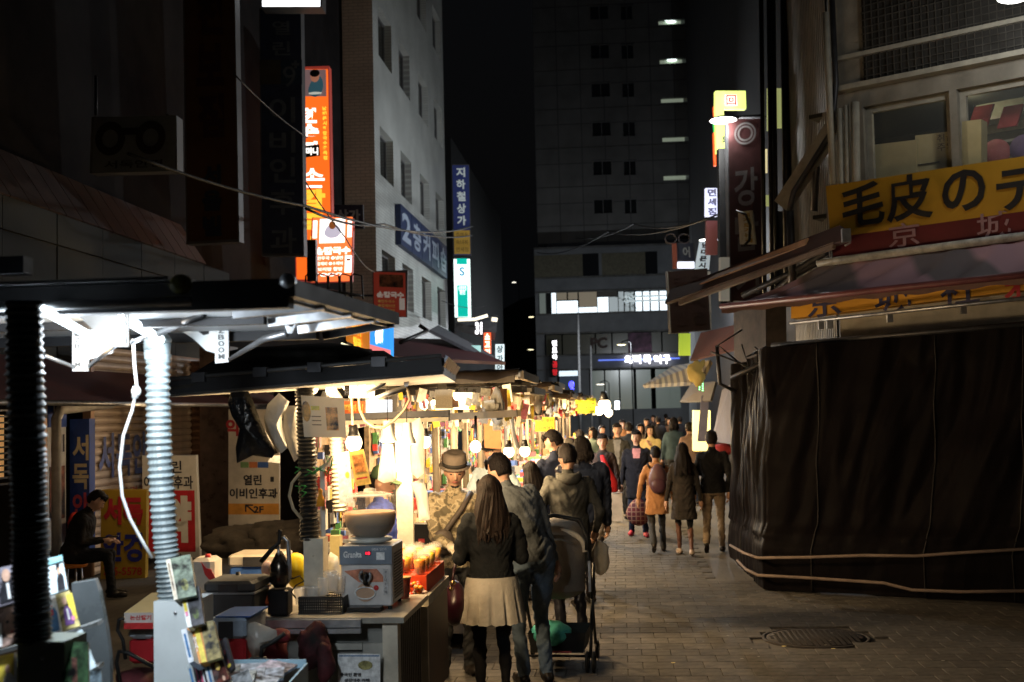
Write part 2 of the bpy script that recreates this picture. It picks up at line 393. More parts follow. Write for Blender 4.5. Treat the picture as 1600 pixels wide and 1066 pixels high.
# hanging fluorescent seen in one window
f = MB(); q = wpt(599, 255); f.cyl((WX-.2, q.y, q.z+.05), (WX-.2, q.y+.25, q.z+.05), .03, n=8); f.cyl((WX-.2, q.y, q.z-.12), (WX-.2, q.y+.25, q.z-.12), .03, n=8); f.build('window_lamp', emis('lamp_glow_white', (.9, 1, .95), 2.2), bld)
# horizontal band ledges
# blue shop letters on the side wall: five panels
bluep = mat('navy_sign_panel', (.03, .045, .11), .5, var=.15); wlet = mat('pale_blue_lettering', (.36, .42, .52), .5, var=.1)
s5 = thing('shop_sign', 'long slanting blue panel sign with white Korean letters on the white tiled wall', 'sign', (WX+.1, wpt(617, 380).y, wpt(617, 380).z))
pa, pb = wpt(617, 320), wpt(691, 372); zt_, zb_ = wpt(620, 322).z, wpt(620, 384).z; ya, yb = wpt(617, 350).y, wpt(691, 400).y
for i, ch in enumerate('2층커피숍'):
    u0 = ya+(yb-ya)*(i*.2 if i else 0); u1 = ya+(yb-ya)*(i+1)*.2-.06
    bx = MB(); bx.bb((WX+.02, u0, zb_), (WX+.2, u1, zt_)); o = bx.build('panel', bluep, s5)
    tx = MB(); text(tx, ch, ((WX+.2), (u0+u1)/2, (zb_+zt_)/2), (0, 1, 0), (0, 0, 1), w=(u1-u0)*.8, h=(zt_-zb_)*.72, bold=.03, lift=.01); tx.build('lettering', wlet, o)

# ================================================================== dark buildings further on the left, and hill
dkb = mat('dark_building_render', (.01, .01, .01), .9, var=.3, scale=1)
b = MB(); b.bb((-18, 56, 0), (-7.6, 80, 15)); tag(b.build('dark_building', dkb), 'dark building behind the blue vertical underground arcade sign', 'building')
hill = mat('hill_foliage_dark', (.03, .04, .025), .95, var=.5, scale=.5)
n = 40; vs = []; fs = []
for i in range(n+1):
    for j in range(9):
        x = -140+i*7; hgt = (26+18*noise.noise(V((i*.12, 3, 0))))*math.sin(min(1, j/7)*1.57)
        vs.append((x, 180+j*14, hgt+noise.noise(V((i*.9, j*.9, 0)))*3*(j > 0)))
for i in range(n):
    for j in range(8): a = i*9+j; fs.append((a, a+9, a+10, a+1))
b = MB(); b.add(vs, fs, 0, True); tag(b.build('hill', hill), kind='structure')

# ================================================================== grey tower at the street end
TY = 98.0
tw = tile_mat('tower_cladding', (.19, .19, .185), (.17, .17, .165), (.11, .11, .11), 1.9, 3.25, .05, .7, .3, 'XZ', offset=0)
pod = mat('podium_cladding', (.16, .17, .18), .7, var=.15, scale=.8)
tv = lambda px, py: VY(px, py, TY)
tow = thing('office_tower', 'tall grey concrete tower with small square windows and lit stair slots', 'building', (tv(990, 640).x, TY, 0))
x0, x1 = tv(838, 300).x, tv(1180, 300).x; zpod = tv(950, 378).z; ztop = tv(950, -60).z
holes = []; wins = []
for py in (5, 66, 126, 187, 248, 308):
    for (a, c) in ((921, 951), (969, 989)):
        p0, p1 = tv(a+(py-5)*.02, py+26), tv(c+(py-5)*.022, py+1); holes.append((p0.x-x0, p0.z-zpod, p1.x-x0, p1.z-zpod)); wins.append((p0, p1, 0))
slots = []
for k, py in enumerate((31, 92, 153, 214, 274)):
    p0, p1 = tv(1029+k*2, py+8), tv(1064+k*2, py-1); p2 = tv(1118+k*0, py+8)
    holes.append((p0.x-x0, p0.z-zpod, (p2.x if k < 2 else p1.x+.9)-x0, p1.z-zpod)); slots.append((p0, p1, p2 if k < 2 else V((p1.x+.9, 0, 0)), k))
for z in range(1, 3):
    for (a, c) in ((921, 951), (969, 989)): pass
b = MB(); grid_wall(b, (x0, TY, zpod), (1, 0, 0), (0, 0, 1), x1-x0, ztop-zpod, holes, .5)
b.quad((x0, TY, zpod), (x0, TY, ztop), (x0, TY+14, ztop), (x0, TY+14, zpod)); b.quad((x0, TY, ztop), (x1, TY, ztop), (x1, TY+14, ztop), (x0, TY+14, ztop))
b.build('tower_wall', tw, tow, origin=(x0, TY, zpod))
# recessed joints between cladding floors stand proud as string courses
for k in range(6):
    z = tv(950, 46+61*k).z; s_ = MB(); s_.bb((x0, TY-.05, z-.03), (x1, TY-.003, z+.03)); s_.build('string_course', concr, tow)
for p0, p1, _ in wins:
    f = MB(); f.bb((p0.x, TY+.3, p0.z), (p0.x+.08, TY+.36, p1.z)); f.bb((p1.x-.08, TY+.3, p0.z), (p1.x, TY+.36, p1.z)); f.bb((p0.x+.08, TY+.3, p1.z-.08), (p1.x-.08, TY+.36, p1.z)); f.bb(((p0.x+p1.x)/2-.03, TY+.3, p0.z), ((p0.x+p1.x)/2+.03, TY+.36, p1.z-.08))
    w = f.build('window', wfr, tow); p = MB(); p.quad((p0.x, TY+.4, p0.z), (p1.x, TY+.4, p0.z), (p1.x, TY+.4, p1.z), (p0.x, TY+.4, p1.z)); p.build('pane', glassd, w)
slit = emis('stair_slot_lit', (.62, .72, .55), .24); slit2 = emis('stair_slot_dim', (.6, .7, .6), .02)
for p0, p1, p2, k in slots:
    f = MB(); f.bb((p0.x, TY+.4, p0.z), (p1.x, TY+.46, p1.z)); w = f.build('stair_window', slit, tow)
    f = MB(); f.bb((p1.x, TY+.4, p0.z), (p2.x, TY+.45, p1.z)); f.build('stair_window', slit2, tow)
    if k < 2:
        f = MB(); c = tv((1049, 1050)[k], (33, 93)[k]); f.ell(c+V((0, .2, 0)), .42, .12, .12); 
        if k == 0: f.ell(tv(1041, 32)+V((0, .2, .15)), .18, .1, .15)
        f.build('ceiling_lamp', emis('lamp_glow_cool', (.85, 1, .95), 2.0), w)
# podium
py_ = TY-3.5; pvv = lambda px, py: VY(px, py, py_)
px0, px1 = pvv(837, 500).x, pvv(1200, 500).x; zt_ = pvv(950, 386).z
podt = thing('podium_building', 'low wide office block below the tower with a lit second floor', 'building', ((px0+px1)/2, py_, 0))
zz = lambda py: pvv(950, py).z
bands = [(zz(395), zz(430)), (zz(455), zz(488)), (zz(520), zz(553)), (zz(577), zz(640))]
wn = [[(912, 938), (1010, 1030)], [(842, 1046)], [(850, 1060)], [(868, 905), (918, 1060)]]
holes = []
for (za, zb_), ws in zip([(b_[1], b_[0]) for b_ in bands], wn):
    for a, c in ws: holes.append((pvv(a, 500).x-px0, za, pvv(c, 500).x-px0, zb_))
b = MB(); grid_wall(b, (px0, py_, 0), (1, 0, 0), (0, 0, 1), px1-px0, zt_, holes, .25); b.quad((px0, py_, zt_), (px1, py_, zt_), (px1, TY, zt_), (px0, TY, zt_)); b.quad((px0, py_, 0), (px0, py_, zt_), (px0, TY+14, zt_), (px0, TY+14, 0))
b.build('podium_wall', pod, podt, origin=(px0, py_, 0))
beige = mat('podium_beige_band', (.13, .12, .085), .8, var=.2)
s_ = MB(); s_.bb((px0, py_-.06, zz(431)), (pvv(910, 400).x, py_-.003, zz(396))); s_.bb((pvv(940, 400).x, py_-.06, zz(431)), (pvv(1008, 400).x, py_-.003, zz(396))); s_.build('beige_band', beige, podt)
for py in (385, 432, 454, 489, 519, 554, 576):
    s_ = MB(); s_.bb((px0, py_-.18, zz(py)-.06), (px1, py_-.003, zz(py)+.06)); s_.build('string_course', concr, podt)
inn = mat('office_interior_wall', (.7, .7, .66), .8); lux = emis('office_lit_white', (.82, .93, 1.0), 1.5); luxd = emis('office_blind_lit', (.5, .42, .3), .16); luxm = emis('office_lit_dim', (.6, .68, .7), .35)
a0 = pvv(842, 470).x; 
def cell(pa, pb, ya, yb, m, nm='window'):
    f = MB(); f.bb((pvv(pa, 470).x+.03, py_+.2, zz(yb)), (pvv(pb, 470).x-.03, py_+.26, zz(ya))); return f.build(nm, m, podt)
cell(842, 853, 455, 487, emis('office_lit_green', (.35, .4, .36), .14)); cell(853, 861, 455, 487, glassd)
for i, (a, c, y_, m) in enumerate([(861, 869, 455, lux), (869, 903, 468, lux), (903, 933, 479, lux), (933, 951, 464, lux), (951, 966, 464, luxm), (966, 975, 456, luxm)]): cell(a, c, y_, 487, m)
cell(869, 886, 455, 466, luxd, 'blind'); cell(887, 903, 455, 466, luxd, 'blind'); cell(904, 933, 455, 478, luxd, 'blind'); cell(933, 965, 455, 463, mat('grey_blind', (.12, .11, .1), .8), 'blind')
for i, (a, c) in enumerate([(975, 992), (992, 1004), (1004, 1016), (1016, 1030), (1030, 1044)]): cell(a+.6, c-.6, 457, 487, luxm if i == 0 else lux)
for (pa, ya, yb) in ((975, 470, 473), (1004, 463, 466)):
    f = MB(); f.bb((pvv(975, 470).x, py_+.1, zz(yb)), (pvv(1044, 470).x, py_+.17, zz(ya))); f.build('window_rail', emis('office_lit_grey', (.6, .68, .7), .6), podt)
# potted plant in the window
f = MB(); c = pvv(984, 472)
for k in range(60):
    a = V((random.gauss(0, .38), random.uniform(0, .12), random.gauss(0.15, .42))); e = a+V((random.uniform(-.25, .25), 0, random.uniform(-.3, .2)))
    f.add([c+a+V((0, .05, 0)), c+a+V((.06, .05, .06)), c+e+V((0, .05, 0))], [(0, 1, 2)])
f.cyl(c+V((0, .08, -.8)), c+V((0, .08, 0)), .04)
tag(f.build('potted_plant', mat('window_plant_leaf', (.02, .04, .02), .8)), 'dark bushy plant silhouetted in the bright office window', 'plant')
# dark PC storey and small signs
for i, a in enumerate(range(851, 1058, 26)): cell(a, a+25, 521, 552, mat('dim_shop_glass', (.05, .05, .04), .2, emit=.006, ecol=(.6, .65, .4), var=0), 'window')
tx = MB(); text(tx, 'PC', pvv(936, 536)+V((0, -.05, 0)), (1, 0, 0), (0, 0, 1), h=.85, bold=.04, lift=.1); tx.build('lettering', mat('dark_brown_letters', (.04, .02, .015), .6), podt)
pic = thing('poster', 'dim purplish poster in the dark upper windows of the low block', 'poster', pvv(1000, 545)); f = MB(); q = pvv(1000, 536); f.bb((q.x-.9, py_-.08, q.z-.8), (q.x+.9, py_-.02, q.z+.8)); f.build('sheet', mat('purple_poster', (.10, .05, .08), .6, var=.7, scale=1.5), pic)
for i, a in enumerate((919, 942, 965, 990, 1020, 1042)):
    cell(a, a+(22 if i < 3 else 24), 579, 640, mat('shop_glass_lit', (.1, .12, .1), .2, emit=.10, ecol=(.62, .75, .66), var=0), 'shop_window')
cell(870, 903, 578, 586, emis('sign_white_glow', (.75, .9, 1), 1.1), 'light_strip'); cell(870, 903, 587, 640, mat('blue_shopfront', (.03, .05, .09), .4, emit=.03, ecol=(.3, .5, .8), var=0), 'shop_window')
# letters
sg = thing('shop_sign', 'white glowing Korean letters above a blue light line on the low block', 'sign', pvv(1000, 570)+V((0, -.3, 0)))
f = MB(); f.bb((pvv(935, 560).x, py_-.25, zz(564)), (pvv(1062, 560).x, py_-.19, zz(562))); f.build('light_line', emis('blue_led', (.15, .25, 1), .9), sg)
f = MB()
for ch, px in zip('떡볶육아구', (982, 995, 1011, 1027, 1041)): text(f, '의적목억구'[(982, 995, 1011, 1027, 1041).index(px)], pvv(px, 562)+V((0, -.35, 0)), (1, 0, 0), (0, 0, 1), w=.62, h=.68, bold=.04, depth=.06)
f.build('lettering', emis('white_channel_letter', (1, .97, 1), 3.2), sg)
sv = thing('blade_sign', 'narrow vertical white and red sign on the low block corner', 'sign', pvv(867, 590)+V((0, -1, 0)))
f = MB(); q0, q1 = VY(863, 588, py_-1), VY(871, 531, py_-1); f.bb((q0.x, py_-1.1, q0.z), (q1.x, py_-.9, q1.z)); f.build('box', mat('dark_sign_box', (.02, .02, .02), .5), sv)
f = MB(); vtext(f, '민토야', V(((q0.x+q1.x)/2, py_-1.1, q1.z)), V(((q0.x+q1.x)/2, py_-1.1, (q0.z+q1.z)/2-.2)), (1, 0, 0), .36, lift=.03, bold=.04); f.build('lettering', emis('white_channel_letter', (1, .97, 1), 3.2), sv)
f = MB(); vtext(f, '곰탕', V(((q0.x+q1.x)/2, py_-1.1, (q0.z+q1.z)/2-.2)), V(((q0.x+q1.x)/2, py_-1.1, q0.z)), (1, 0, 0), .38, lift=.03, bold=.04); f.build('lettering', emis('red_sign_glow', (1, .02, .03), .5), sv)

# dark mid building on the right in front of the tower
b = MB(); mY = 62
q0, q1, q2, q3 = VY(1088, 600, mY), VY(1090, 170, mY), VY(1117, 145, mY), VY(1200, 130, mY)
b.prism([(q0.x, mY, 0), (q3.x+3, mY, 0), (q3.x+3, mY, q3.z), (q2.x, mY, q2.z), (q1.x, mY, q1.z)], (0, 8, 0)); tag(b.build('grey_building', mat('mid_grey_render', (.13, .135, .13), .85, var=.2, scale=.7)), 'plain grey building with a sloping top edge between tower and dark sign', 'building')

# ================================================================== far lamps
def street_lamp_head(px, py, d, label, col, st, r=.14, group=None, energy=0, pole=None):
    c = P(px, py, d); t = thing('street_lamp', label, 'street lamp', c, group)
    b = MB(); b.lathe(c, [(r*.25, .06), (r, .0), (r*1.0, -.015)], 16); b.build('lamp_shade', darkg, t)
    b = MB(); b.ell(c+V((0, 0, -.03)), r*.95, r*.95, .045, 14, 8); b.build('lamp_glass', emis('streetlamp_glow_'+label.split()[0], col, st), t)
    if pole is not None:
        b = MB(); b.tube([c+V((0, 0, .05)), c+V((0, 0, .12)), c+V((pole[0]*.6, 0, .25)), c+V((pole[0], 0, .05)), V((c.x+pole[0], c.y, pole[1]))], .035, 8); b.build('pole', blackm, t)
    if energy: area_pt('lamp_light', c+V((0, 0, -.22)), energy, (.88, .94, 1) if d > 30 else col, .12)
    return t
for i, (px, py, d, lb) in enumerate(((803, 441, 150, 'upper distant yellowish street lamp in the dark gap between the buildings'), (830, 495, 120, 'distant yellow street lamp left of the low block at its lit floor'), (829, 546, 115, 'distant yellow street lamp left of the low block near the bottom'), (758, 451, 140, 'pale distant light bar right of the green pharmacy sign'), (971, 538, 75, 'yellowish lamp in front of the dark windows of the low block'), (938, 600, 85, 'flat round lamp low before the shop windows of the low block'))):
    street_lamp_head(px, py, d, lb, (1, .9, .55) if i in (1, 2, 4) else (1, .95, .8), 2.5, .3 if i != 3 else .5, energy=2100 if i == 4 else 0, pole=(.6, 0))
# slender pole in front of the low block
b = MB(); q = P(906, 640, 80); b.tube([(q.x, q.y, 0), P(903, 492, 80)], [.11, .07], 8); tag(b.build('utility_pole', mat('pole_grey', (.2, .2, .2), .7)), 'slender grey pole standing before the low block', 'pole')
b = MB(); q = P(924, 640, 82); b.tube([(q.x, q.y, 0), P(923, 540, 82)], [.09, .06], 8); tag(b.build('utility_pole', mat('pole_grey', (.2, .2, .2), .7)), 'shorter grey pole right of the slender one', 'pole')
# ================================================================== left side: shops, signs
LX = -7.0
lw = mat('stone_panel', (.028, .03, .029), .9, var=.2, scale=1.5, bump=.1)
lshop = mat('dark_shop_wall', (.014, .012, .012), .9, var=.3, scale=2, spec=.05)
shp = thing('shop_building', 'dark shop building with rolled shutters and a sloping tiled canopy', 'building', (LX-2, 20, 0))
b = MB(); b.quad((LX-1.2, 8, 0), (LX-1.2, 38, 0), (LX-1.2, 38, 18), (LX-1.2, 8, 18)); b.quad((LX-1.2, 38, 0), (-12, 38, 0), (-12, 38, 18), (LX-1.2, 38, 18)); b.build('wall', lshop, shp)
# upper stone panels (a band of separate panels) and tile canopy above
pan = lambda px, py: VX(px, py, LX-.3)
zA, zB, zC = pan(120, 440).z, pan(120, 345).z, pan(120, 300).z
y = 11.0; k = 0
while y < 21.2:
    for (z0, z1) in ((zA-1.1, (zA+zB)/2-.012), ((zA+zB)/2+.012, zB)):
        b = MB(); b.bb((LX-.34, y+.008, z0), (LX-.3+random.uniform(0, .01), y+1.4, z1)); b.build('stone_panel', lw, shp)
    y += 1.415
b = MB(); b.bb((LX-1.2, 10, zA-1.1), (LX-.345, 21.3, zB)); b.build('fascia_core', concr, shp)
tl = mat('canopy_tile_brown', (.05, .03, .024), .6, var=.35, scale=5, bump=.1)
y = 11.0
while y < 20.8:
    b = MB(); b.slab((LX-.28, y+.012, zB+.02), (LX-.28, y+.49, zB+.02), (LX-.75, y+.49, zC+.35), (LX-.75, y+.012, zC+.35), .04); b.build('canopy_tile', tl, shp); y += .5
# maroon awning low over the shops
mar = mat('maroon_canvas', (.07, .016, .018), .8, var=.2, bump=.1)
b = MB(); z1, z0 = VX(150, 560, LX+.2).z, VX(150, 628, LX+1.0).z
b.slab((LX+1.0, 10.5, z0), (LX+1.0, 22, z0), (LX-.3, 22, z1), (LX-.3, 10.5, z1), .02)
o = b.build('awning', mar); tag(o, 'long faded maroon awning over the shuttered shops behind the book stall', 'awning')
b = MB(); b.cyl((LX+1.0, 10.5, z0-.02), (LX+1.0, 22, z0-.02), .03); aw = b.build('front_bar', alu, o)
# shutters: slats as parts
shm = mat('shutter_slat_beige', (.42, .33, .26), .5, .1, var=.15, scale=3, bump=.05)
def shutter(name, label, y0, y1, z0, z1, X=LX, pitch=.105):
    t = thing('roller_shutter', label, 'shutter', (X, (y0+y1)/2, z0)); z = z0; first = None
    while z < z1:
        if first is None:
            b = MB(); n = 5; prof = [(.028*math.sin(math.pi*i/n), pitch*i/n*.96) for i in range(n+1)]
            vs = [(X+p, yy, z+h) for yy in (y0, y1) for p, h in prof]; b.add(vs, [(i, n+1+i, n+2+i, i+1) for i in range(n)], 0, False)
            first = b.build('slat', shm, t); zz0 = z
        else:
            o = first.copy(); S.collection.objects.link(o); o.location = first.location+V((0, 0, z-zz0))
        z += pitch
    for yy in (y0-.06, y1+.06):
        b = MB(); b.bb((X-.05, yy-.05, z0), (X+.06, yy+.05, z1+.1)); b.build('guide_rail', mat('rail_brown_metal', (.2, .12, .08), .35, .6), t)
    return t
ya = VX(141, 760, LX).y; yb = VX(232, 800, LX).y; yc = VX(318, 760, LX).y
shutter('s', 'beige rolled-down shutter with faded blue letters behind the yellow board', ya, yb, 0.02, 3.0)
shutter('s', 'shaded rolled-down shutter right of the white corrugated post', yb+.35, yc, 0.02, 3.0)
tx = MB(); yy = (VX(160, 700, LX).y+VX(226, 700, LX).y)/2; zz1 = VX(190, 710, LX).z
text(tx, '서독안', (LX+.035, (ya+yb)/2, zz1), (0, 1, 0), (0, 0, 1), w=(yb-ya)*.84, h=.62, bold=.03); text(tx, '안경전문', (LX+.035, (ya+yb)/2+.5, zz1-.55), (0, 1, 0), (0, 0, 1), w=1.3, h=.18, mi=1)
t = tag(tx.build('painted_letters', [mat('faded_blue_paint', (.07, .09, .22), .7), mat('faded_red_paint', (.3, .08, .06), .7)]), 'faded blue and red Korean letters painted across the beige shutter', 'lettering')
c = P(246, 640, 15.2); t = thing('light_bulb', 'unseen warm bulb added under the maroon awning, hidden behind the pale corrugated post', 'bulb', c); b = MB(); b.ell(c, .04, .04, .05); b.build('glass', emis('warm_awning_bulb', (1, .75, .42), 5), t); b = MB(); b.cyl(c+V((0, 0, .045)), c+V((0, 0, .16)), .015); b.build('socket', blackm, t); area_pt('added_awning_lamp', c-V((0, 0, .08)), 26, WARM, .05)  # unseen bulb added to light the shutter
# glossy doorway with amber reflections, far left lit grille window
brz = mat('bronze_door_frame', (.2, .12, .08), .15, .9, var=.2)
b = MB(); y0_, y1_ = VX(287, 700, LX).y, VX(312, 700, LX).y; b.bb((LX-.02, y0_+.3, 0), (LX+.2, y0_+.55, 3)); b.bb((LX-.02, y1_, 0), (LX+.16, y1_+.3, 3)); tag(b.build('door_frame', brz), 'glossy bronze door frame catching warm light beside the shutter', 'door frame')
gr = thing('grille_window', 'small warm lit window with a horizontal grille at the far left', 'window', VX(20, 760, LX)); ga, gb = VX(-20, 650, LX), VX(38, 700, LX)
b = MB(); b.bb((LX-.3, ga.y, 1.4), (LX-.25, gb.y, 2.15)); b.build('pane', emis('warm_window_glow', (1, .6, .25), .16), gr)
zz_ = 1.35; f0 = None
while zz_ < 2.2:
    b = MB(); b.bb((LX-.05, ga.y, zz_), (LX-.02, gb.y, zz_+.02)); b.build('grille_bar', darkg, gr); zz_ += .07
# drainpipe, blue vertical sign, lens poster board
pip = mat('dull_pipe_paint', (.3, .28, .25), .6)
b = MB(); q = VX(88, 700, LX+.2); b.tube([(q.x, q.y, 0), (q.x, q.y, 2.1), (q.x, q.y+.1, 2.2), (q.x, q.y+1.6, 2.28)], .06, 10); tag(b.build('drainpipe', pip), 'pale painted drainpipe bending right at its top by the seated man', 'pipe')
b = MB(); q = VX(64, 700, LX+.3); b.bb((q.x-.05, q.y-.05, 0), (q.x+.05, q.y+.05, 2.1)); tag(b.build('door_post', mat('orange_lit_wood', (.4, .22, .13), .6)), 'slim reddish wooden post lit from the side just right of the black post', 'post')  # orange side light is put into the wood colour
pb = thing('poster_board', 'tall shop board with a blue round emblem and a portrait poster', 'board', VX(82, 860, LX)); q0, q1 = VX(68, 700, LX), VX(97, 700, LX)
b = MB(); b.bb((LX, q0.y, .5), (LX+.05, q1.y, 2.35)); b.build('panel', mat('board_grey', (.42, .42, .44), .6), pb)
zc = VX(80, 640, LX).z
b = MB(); b.bb((LX+.05, q0.y, zc-.22), (LX+.06, q1.y, zc+.3)); b.build('blue_header', mat('deep_blue_print', (.02, .05, .22), .5), pb)
b = MB(); cy = (q0.y+q1.y)/2; text(b, 'ⓔ', (LX+.065, cy, zc+.03), (0, 1, 0), (0, 0, 1), w=(q1.y-q0.y)*.6, h=.34, bold=.03); text(b, 'sil', (LX+.065, cy, zc-.42), (0, 1, 0), (0, 0, 1), w=(q1.y-q0.y)*.6, h=.22, bold=.02, mi=1); b.build('lettering', [whitep, mat('print_dark', (.02, .02, .03), .6)], pb)
b = MB(); b.bb((LX+.05, q0.y+.05, zc-1.35), (LX+.06, q1.y-.05, zc-.7)); b.build('portrait_print', mat('portrait_print', (.25, .1, .07), .6, var=.9, scale=3), pb)
b = MB(); b.lathe(V((LX+.2, cy+.2, zc-1.45)), [(.01, -.03), (.17, -.03), (.17, .03), (.01, .03)], 20, ax=(V((0, 1, 0)), V((0, 0, 1)), V((1, 0, 0)))); tag(b.build('round_lamp_sign', mat('red_disc', (.45, .03, .02), .5)), 'small red disc sign beside the head of the seated man', 'sign')
bs = thing('blade_sign', 'blue vertical shop sign with pale and red letters behind the seated man', 'sign', (-6.6, 14.8, .6))
q0, q1 = VY(110, 655, 14.9), VY(141, 880, 14.9); b = MB(); b.bb((q0.x, 14.88, q1.z), (q1.x, 15.05, q0.z)); b.build('box', mat('deep_blue_print', (.02, .05, .22), .5), bs)
b = MB(); L_ = q0.z-q1.z; cx = (q0.x+q1.x)/2+.02
for k, ch in enumerate('서독안경'): text(b, ch, (cx, 14.88, q0.z-L_*(.2+.2*k)), (1, 0, 0), (0, 0, 1), w=.21, h=.32, bold=.03, mi=0 if k < 2 else 1)
b.build('lettering', [mat('letter_pale_yellow', (.6, .5, .3), .6), mat('letter_red_pink', (.55, .08, .1), .6)], bs)
# standing boards
def board(name, label, pts, d, t=.1, m=None):
    a, b_, c, e = [P(x, y, d) for x, y in pts]; th = thing(name, label, 'sign', (b_+a)/2)
    b = MB(); b.slab(a, b_, c, e, t); b.build('box', m, th); return th, (a, b_, c, e)
yel = mat('sign_yellow_face', (.32, .2, .02), .5, var=.12, scale=3)
th, (a, b_, c, e) = board('standing_sign', 'standing yellow shop board with red and navy Korean letters and a phone number', [(157, 905), (227, 905), (229, 766), (158, 766)], 15.9, .12, yel)
R_ = (b_-a).normalized(); U_ = (e-a).normalized(); w_ = (b_-a).length; h_ = (e-a).length; at = lambda u, v: a+R_*(w_*u)+U_*(h_*v)
b = MB(); text(b, '서독', at(.5, .77), R_, U_, w=w_*.88, h=h_*.32, bold=.05, mi=0); text(b, '안경', at(.5, .36), R_, U_, w=w_*.88, h=h_*.33, bold=.04, mi=1); text(b, '755-5578', at(.5, .09), R_, U_, w=w_*.86, h=h_*.09, bold=.02, mi=0)
b.build('lettering', [mat('sign_red_ink', (.38, .02, .03), .6), mat('sign_navy_ink', (.02, .025, .2), .6)], th)
th, (a, b_, c, e) = board('standing_sign', 'white and red standing pharmacy board partly hidden by the white corrugated post', [(225, 872), (312, 872), (306, 712), (222, 712)], 17.2, .12, mat('sign_white_face', (.6, .58, .55), .5, var=.08))
R_ = (b_-a).normalized(); U_ = (e-a).normalized(); w_ = (b_-a).length; h_ = (e-a).length; at = lambda u, v: a+R_*(w_*u)+U_*(h_*v)
n_ = R_.cross(U_)
b = MB(); b.slab(at(0, .06)+n_*.004, at(.93, .06)+n_*.004, at(.93, .66)+n_*.004, at(0, .66)+n_*.004, .003); b.build('red_panel', mat('sign_red_panel', (.45, .02, .03), .5), th)
b = MB(); text(b, '열린', at(.5, .89), R_, U_, w=w_*.42, h=h_*.12, bold=.02, mi=0); text(b, '이비인후과', at(.47, .74), R_, U_, w=w_*.88, h=h_*.13, bold=.02, mi=0); text(b, '약', at(.62, .38), R_, U_, w=w_*.5, h=h_*.46, bold=.08, mi=1, lift=.012); text(b, '안국', at(.7, .02), R_, U_, w=w_*.3, h=h_*.05, mi=0)
b.build('lettering', [mat('print_dark', (.02, .02, .03), .6), mat('sign_white_face', (.6, .58, .55), .5)], th)
# clinic sign 2F
th, (a, b_, c, e) = board('wall_sign', 'tall white clinic sign with an orange band and an arrow to the second floor', [(357, 832), (436, 832), (436, 640), (357, 640)], 18.5, .1, mat('sign_white_face2', (.62, .56, .48), .5, var=.1))
R_ = (b_-a).normalized(); U_ = (e-a).normalized(); w_ = (b_-a).length; h_ = (e-a).length; at = lambda u, v: a+R_*(w_*u)+U_*(h_*v); n_ = R_.cross(U_)
v_ = lambda py: (832-py)/192
b = MB(); b.slab(at(0, v_(804))+n_*.004, at(1, v_(804))+n_*.004, at(1, v_(787))+n_*.004, at(0, v_(787))+n_*.004, .003); b.build('orange_band', mat('sign_orange_band', (.62, .28, .05), .5), th)
b = MB(); text(b, '열린', at(.48, v_(750)), R_, U_, w=w_*.36, h=h_*.085, bold=.03, mi=0); text(b, '이비인후과', at(.5, v_(771)), R_, U_, w=w_*.95, h=h_*.085, bold=.03, mi=0); text(b, '2F', at(.6, v_(796)), R_, U_, w=w_*.2, h=h_*.055, bold=.03, mi=0)
for q in (((.34, .172), (.48, .172), (.48, .182), (.34, .182)), ((.34, .206), (.355, .222), (.49, .166), (.46, .158))): pass
a0 = at(.33, v_(790.5)); b.slab(a0+n_*.008-U_*.0, a0+R_*.12+n_*.008, a0+R_*.12+U_*.022+n_*.008, a0+U_*.022+n_*.008, .003); b.slab(a0+n_*.010-U_*.09, a0+R_*.022+n_*.010-U_*.09, a0+R_*.022+U_*.022+n_*.010, a0+U_*.022+n_*.010, .003); b.slab(a0+R_*.02+n_*.012-U_*.005, a0+R_*.15-U_*.115+n_*.012, a0+R_*.168-U_*.10+n_*.012, a0+R_*.035+U_*.012+n_*.012, .003)
for k, mi in enumerate((2, 3, 4)): b.slab(at(.24+.17*k, v_(731))+n_*.006, at(.40+.17*k+.05*(k == 2), v_(731))+n_*.006, at(.40+.17*k+.05*(k == 2), v_(722))+n_*.006, at(.24+.17*k, v_(722))+n_*.006, .003, mi)
b.slab(at(.83, v_(753))+n_*.006, at(.9, v_(753))+n_*.006, at(.9, v_(745))+n_*.006, at(.83, v_(745))+n_*.006, .003, 0)
text(b, '약', at(.1, v_(668)), R_, U_, w=w_*.3, h=h_*.14, bold=.04, mi=5)
b.build('lettering', [mat('print_dark', (.02, .02, .03), .6), whitep, mat('logo_green', (.2, .35, .15), .6), mat('logo_orange', (.6, .2, .08), .6), mat('logo_blue', (.05, .12, .4), .6), mat('sign_red_ink', (.38, .02, .03), .6)], th)
# doorway dark columns beside
b = MB(); q = P(340, 760, 19.3); b.bb((q.x-.28, q.y, 0), (q.x+.22, q.y+.4, 3.2)); tag(b.build('column', mat('dark_brown_stone', (.08, .055, .045), .3, var=.3)), 'dark polished column left of the white clinic sign', 'column')
b = MB(); q = P(474, 780, 21); b.bb((q.x-.5, q.y, 0), (q.x+1.2, q.y+.3, 3.2)); tag(b.build('shopfront_wall', lshop), 'dark shopfront wall behind the juice stall', 'wall')
# dark junk under the sign: folded tarpaulin
b = MB()
for k in range(3):
    q = P(400+k*45, 846, 15.5); b.ell(q, .75, .45, .22+.04*k, 30, 18, fn=lambda v: v*(1+.3*noise.noise(v*4)-.35*abs(noise.noise(V((v.x*3, v.y*8, v.z*14))))))
tag(b.build('folded_tarpaulin', mat('old_tarp', (.09, .075, .06), .8, var=.3, bump=.3)), 'heap of folded brownish tarpaulin on the pavement below the clinic sign', 'tarpaulin')

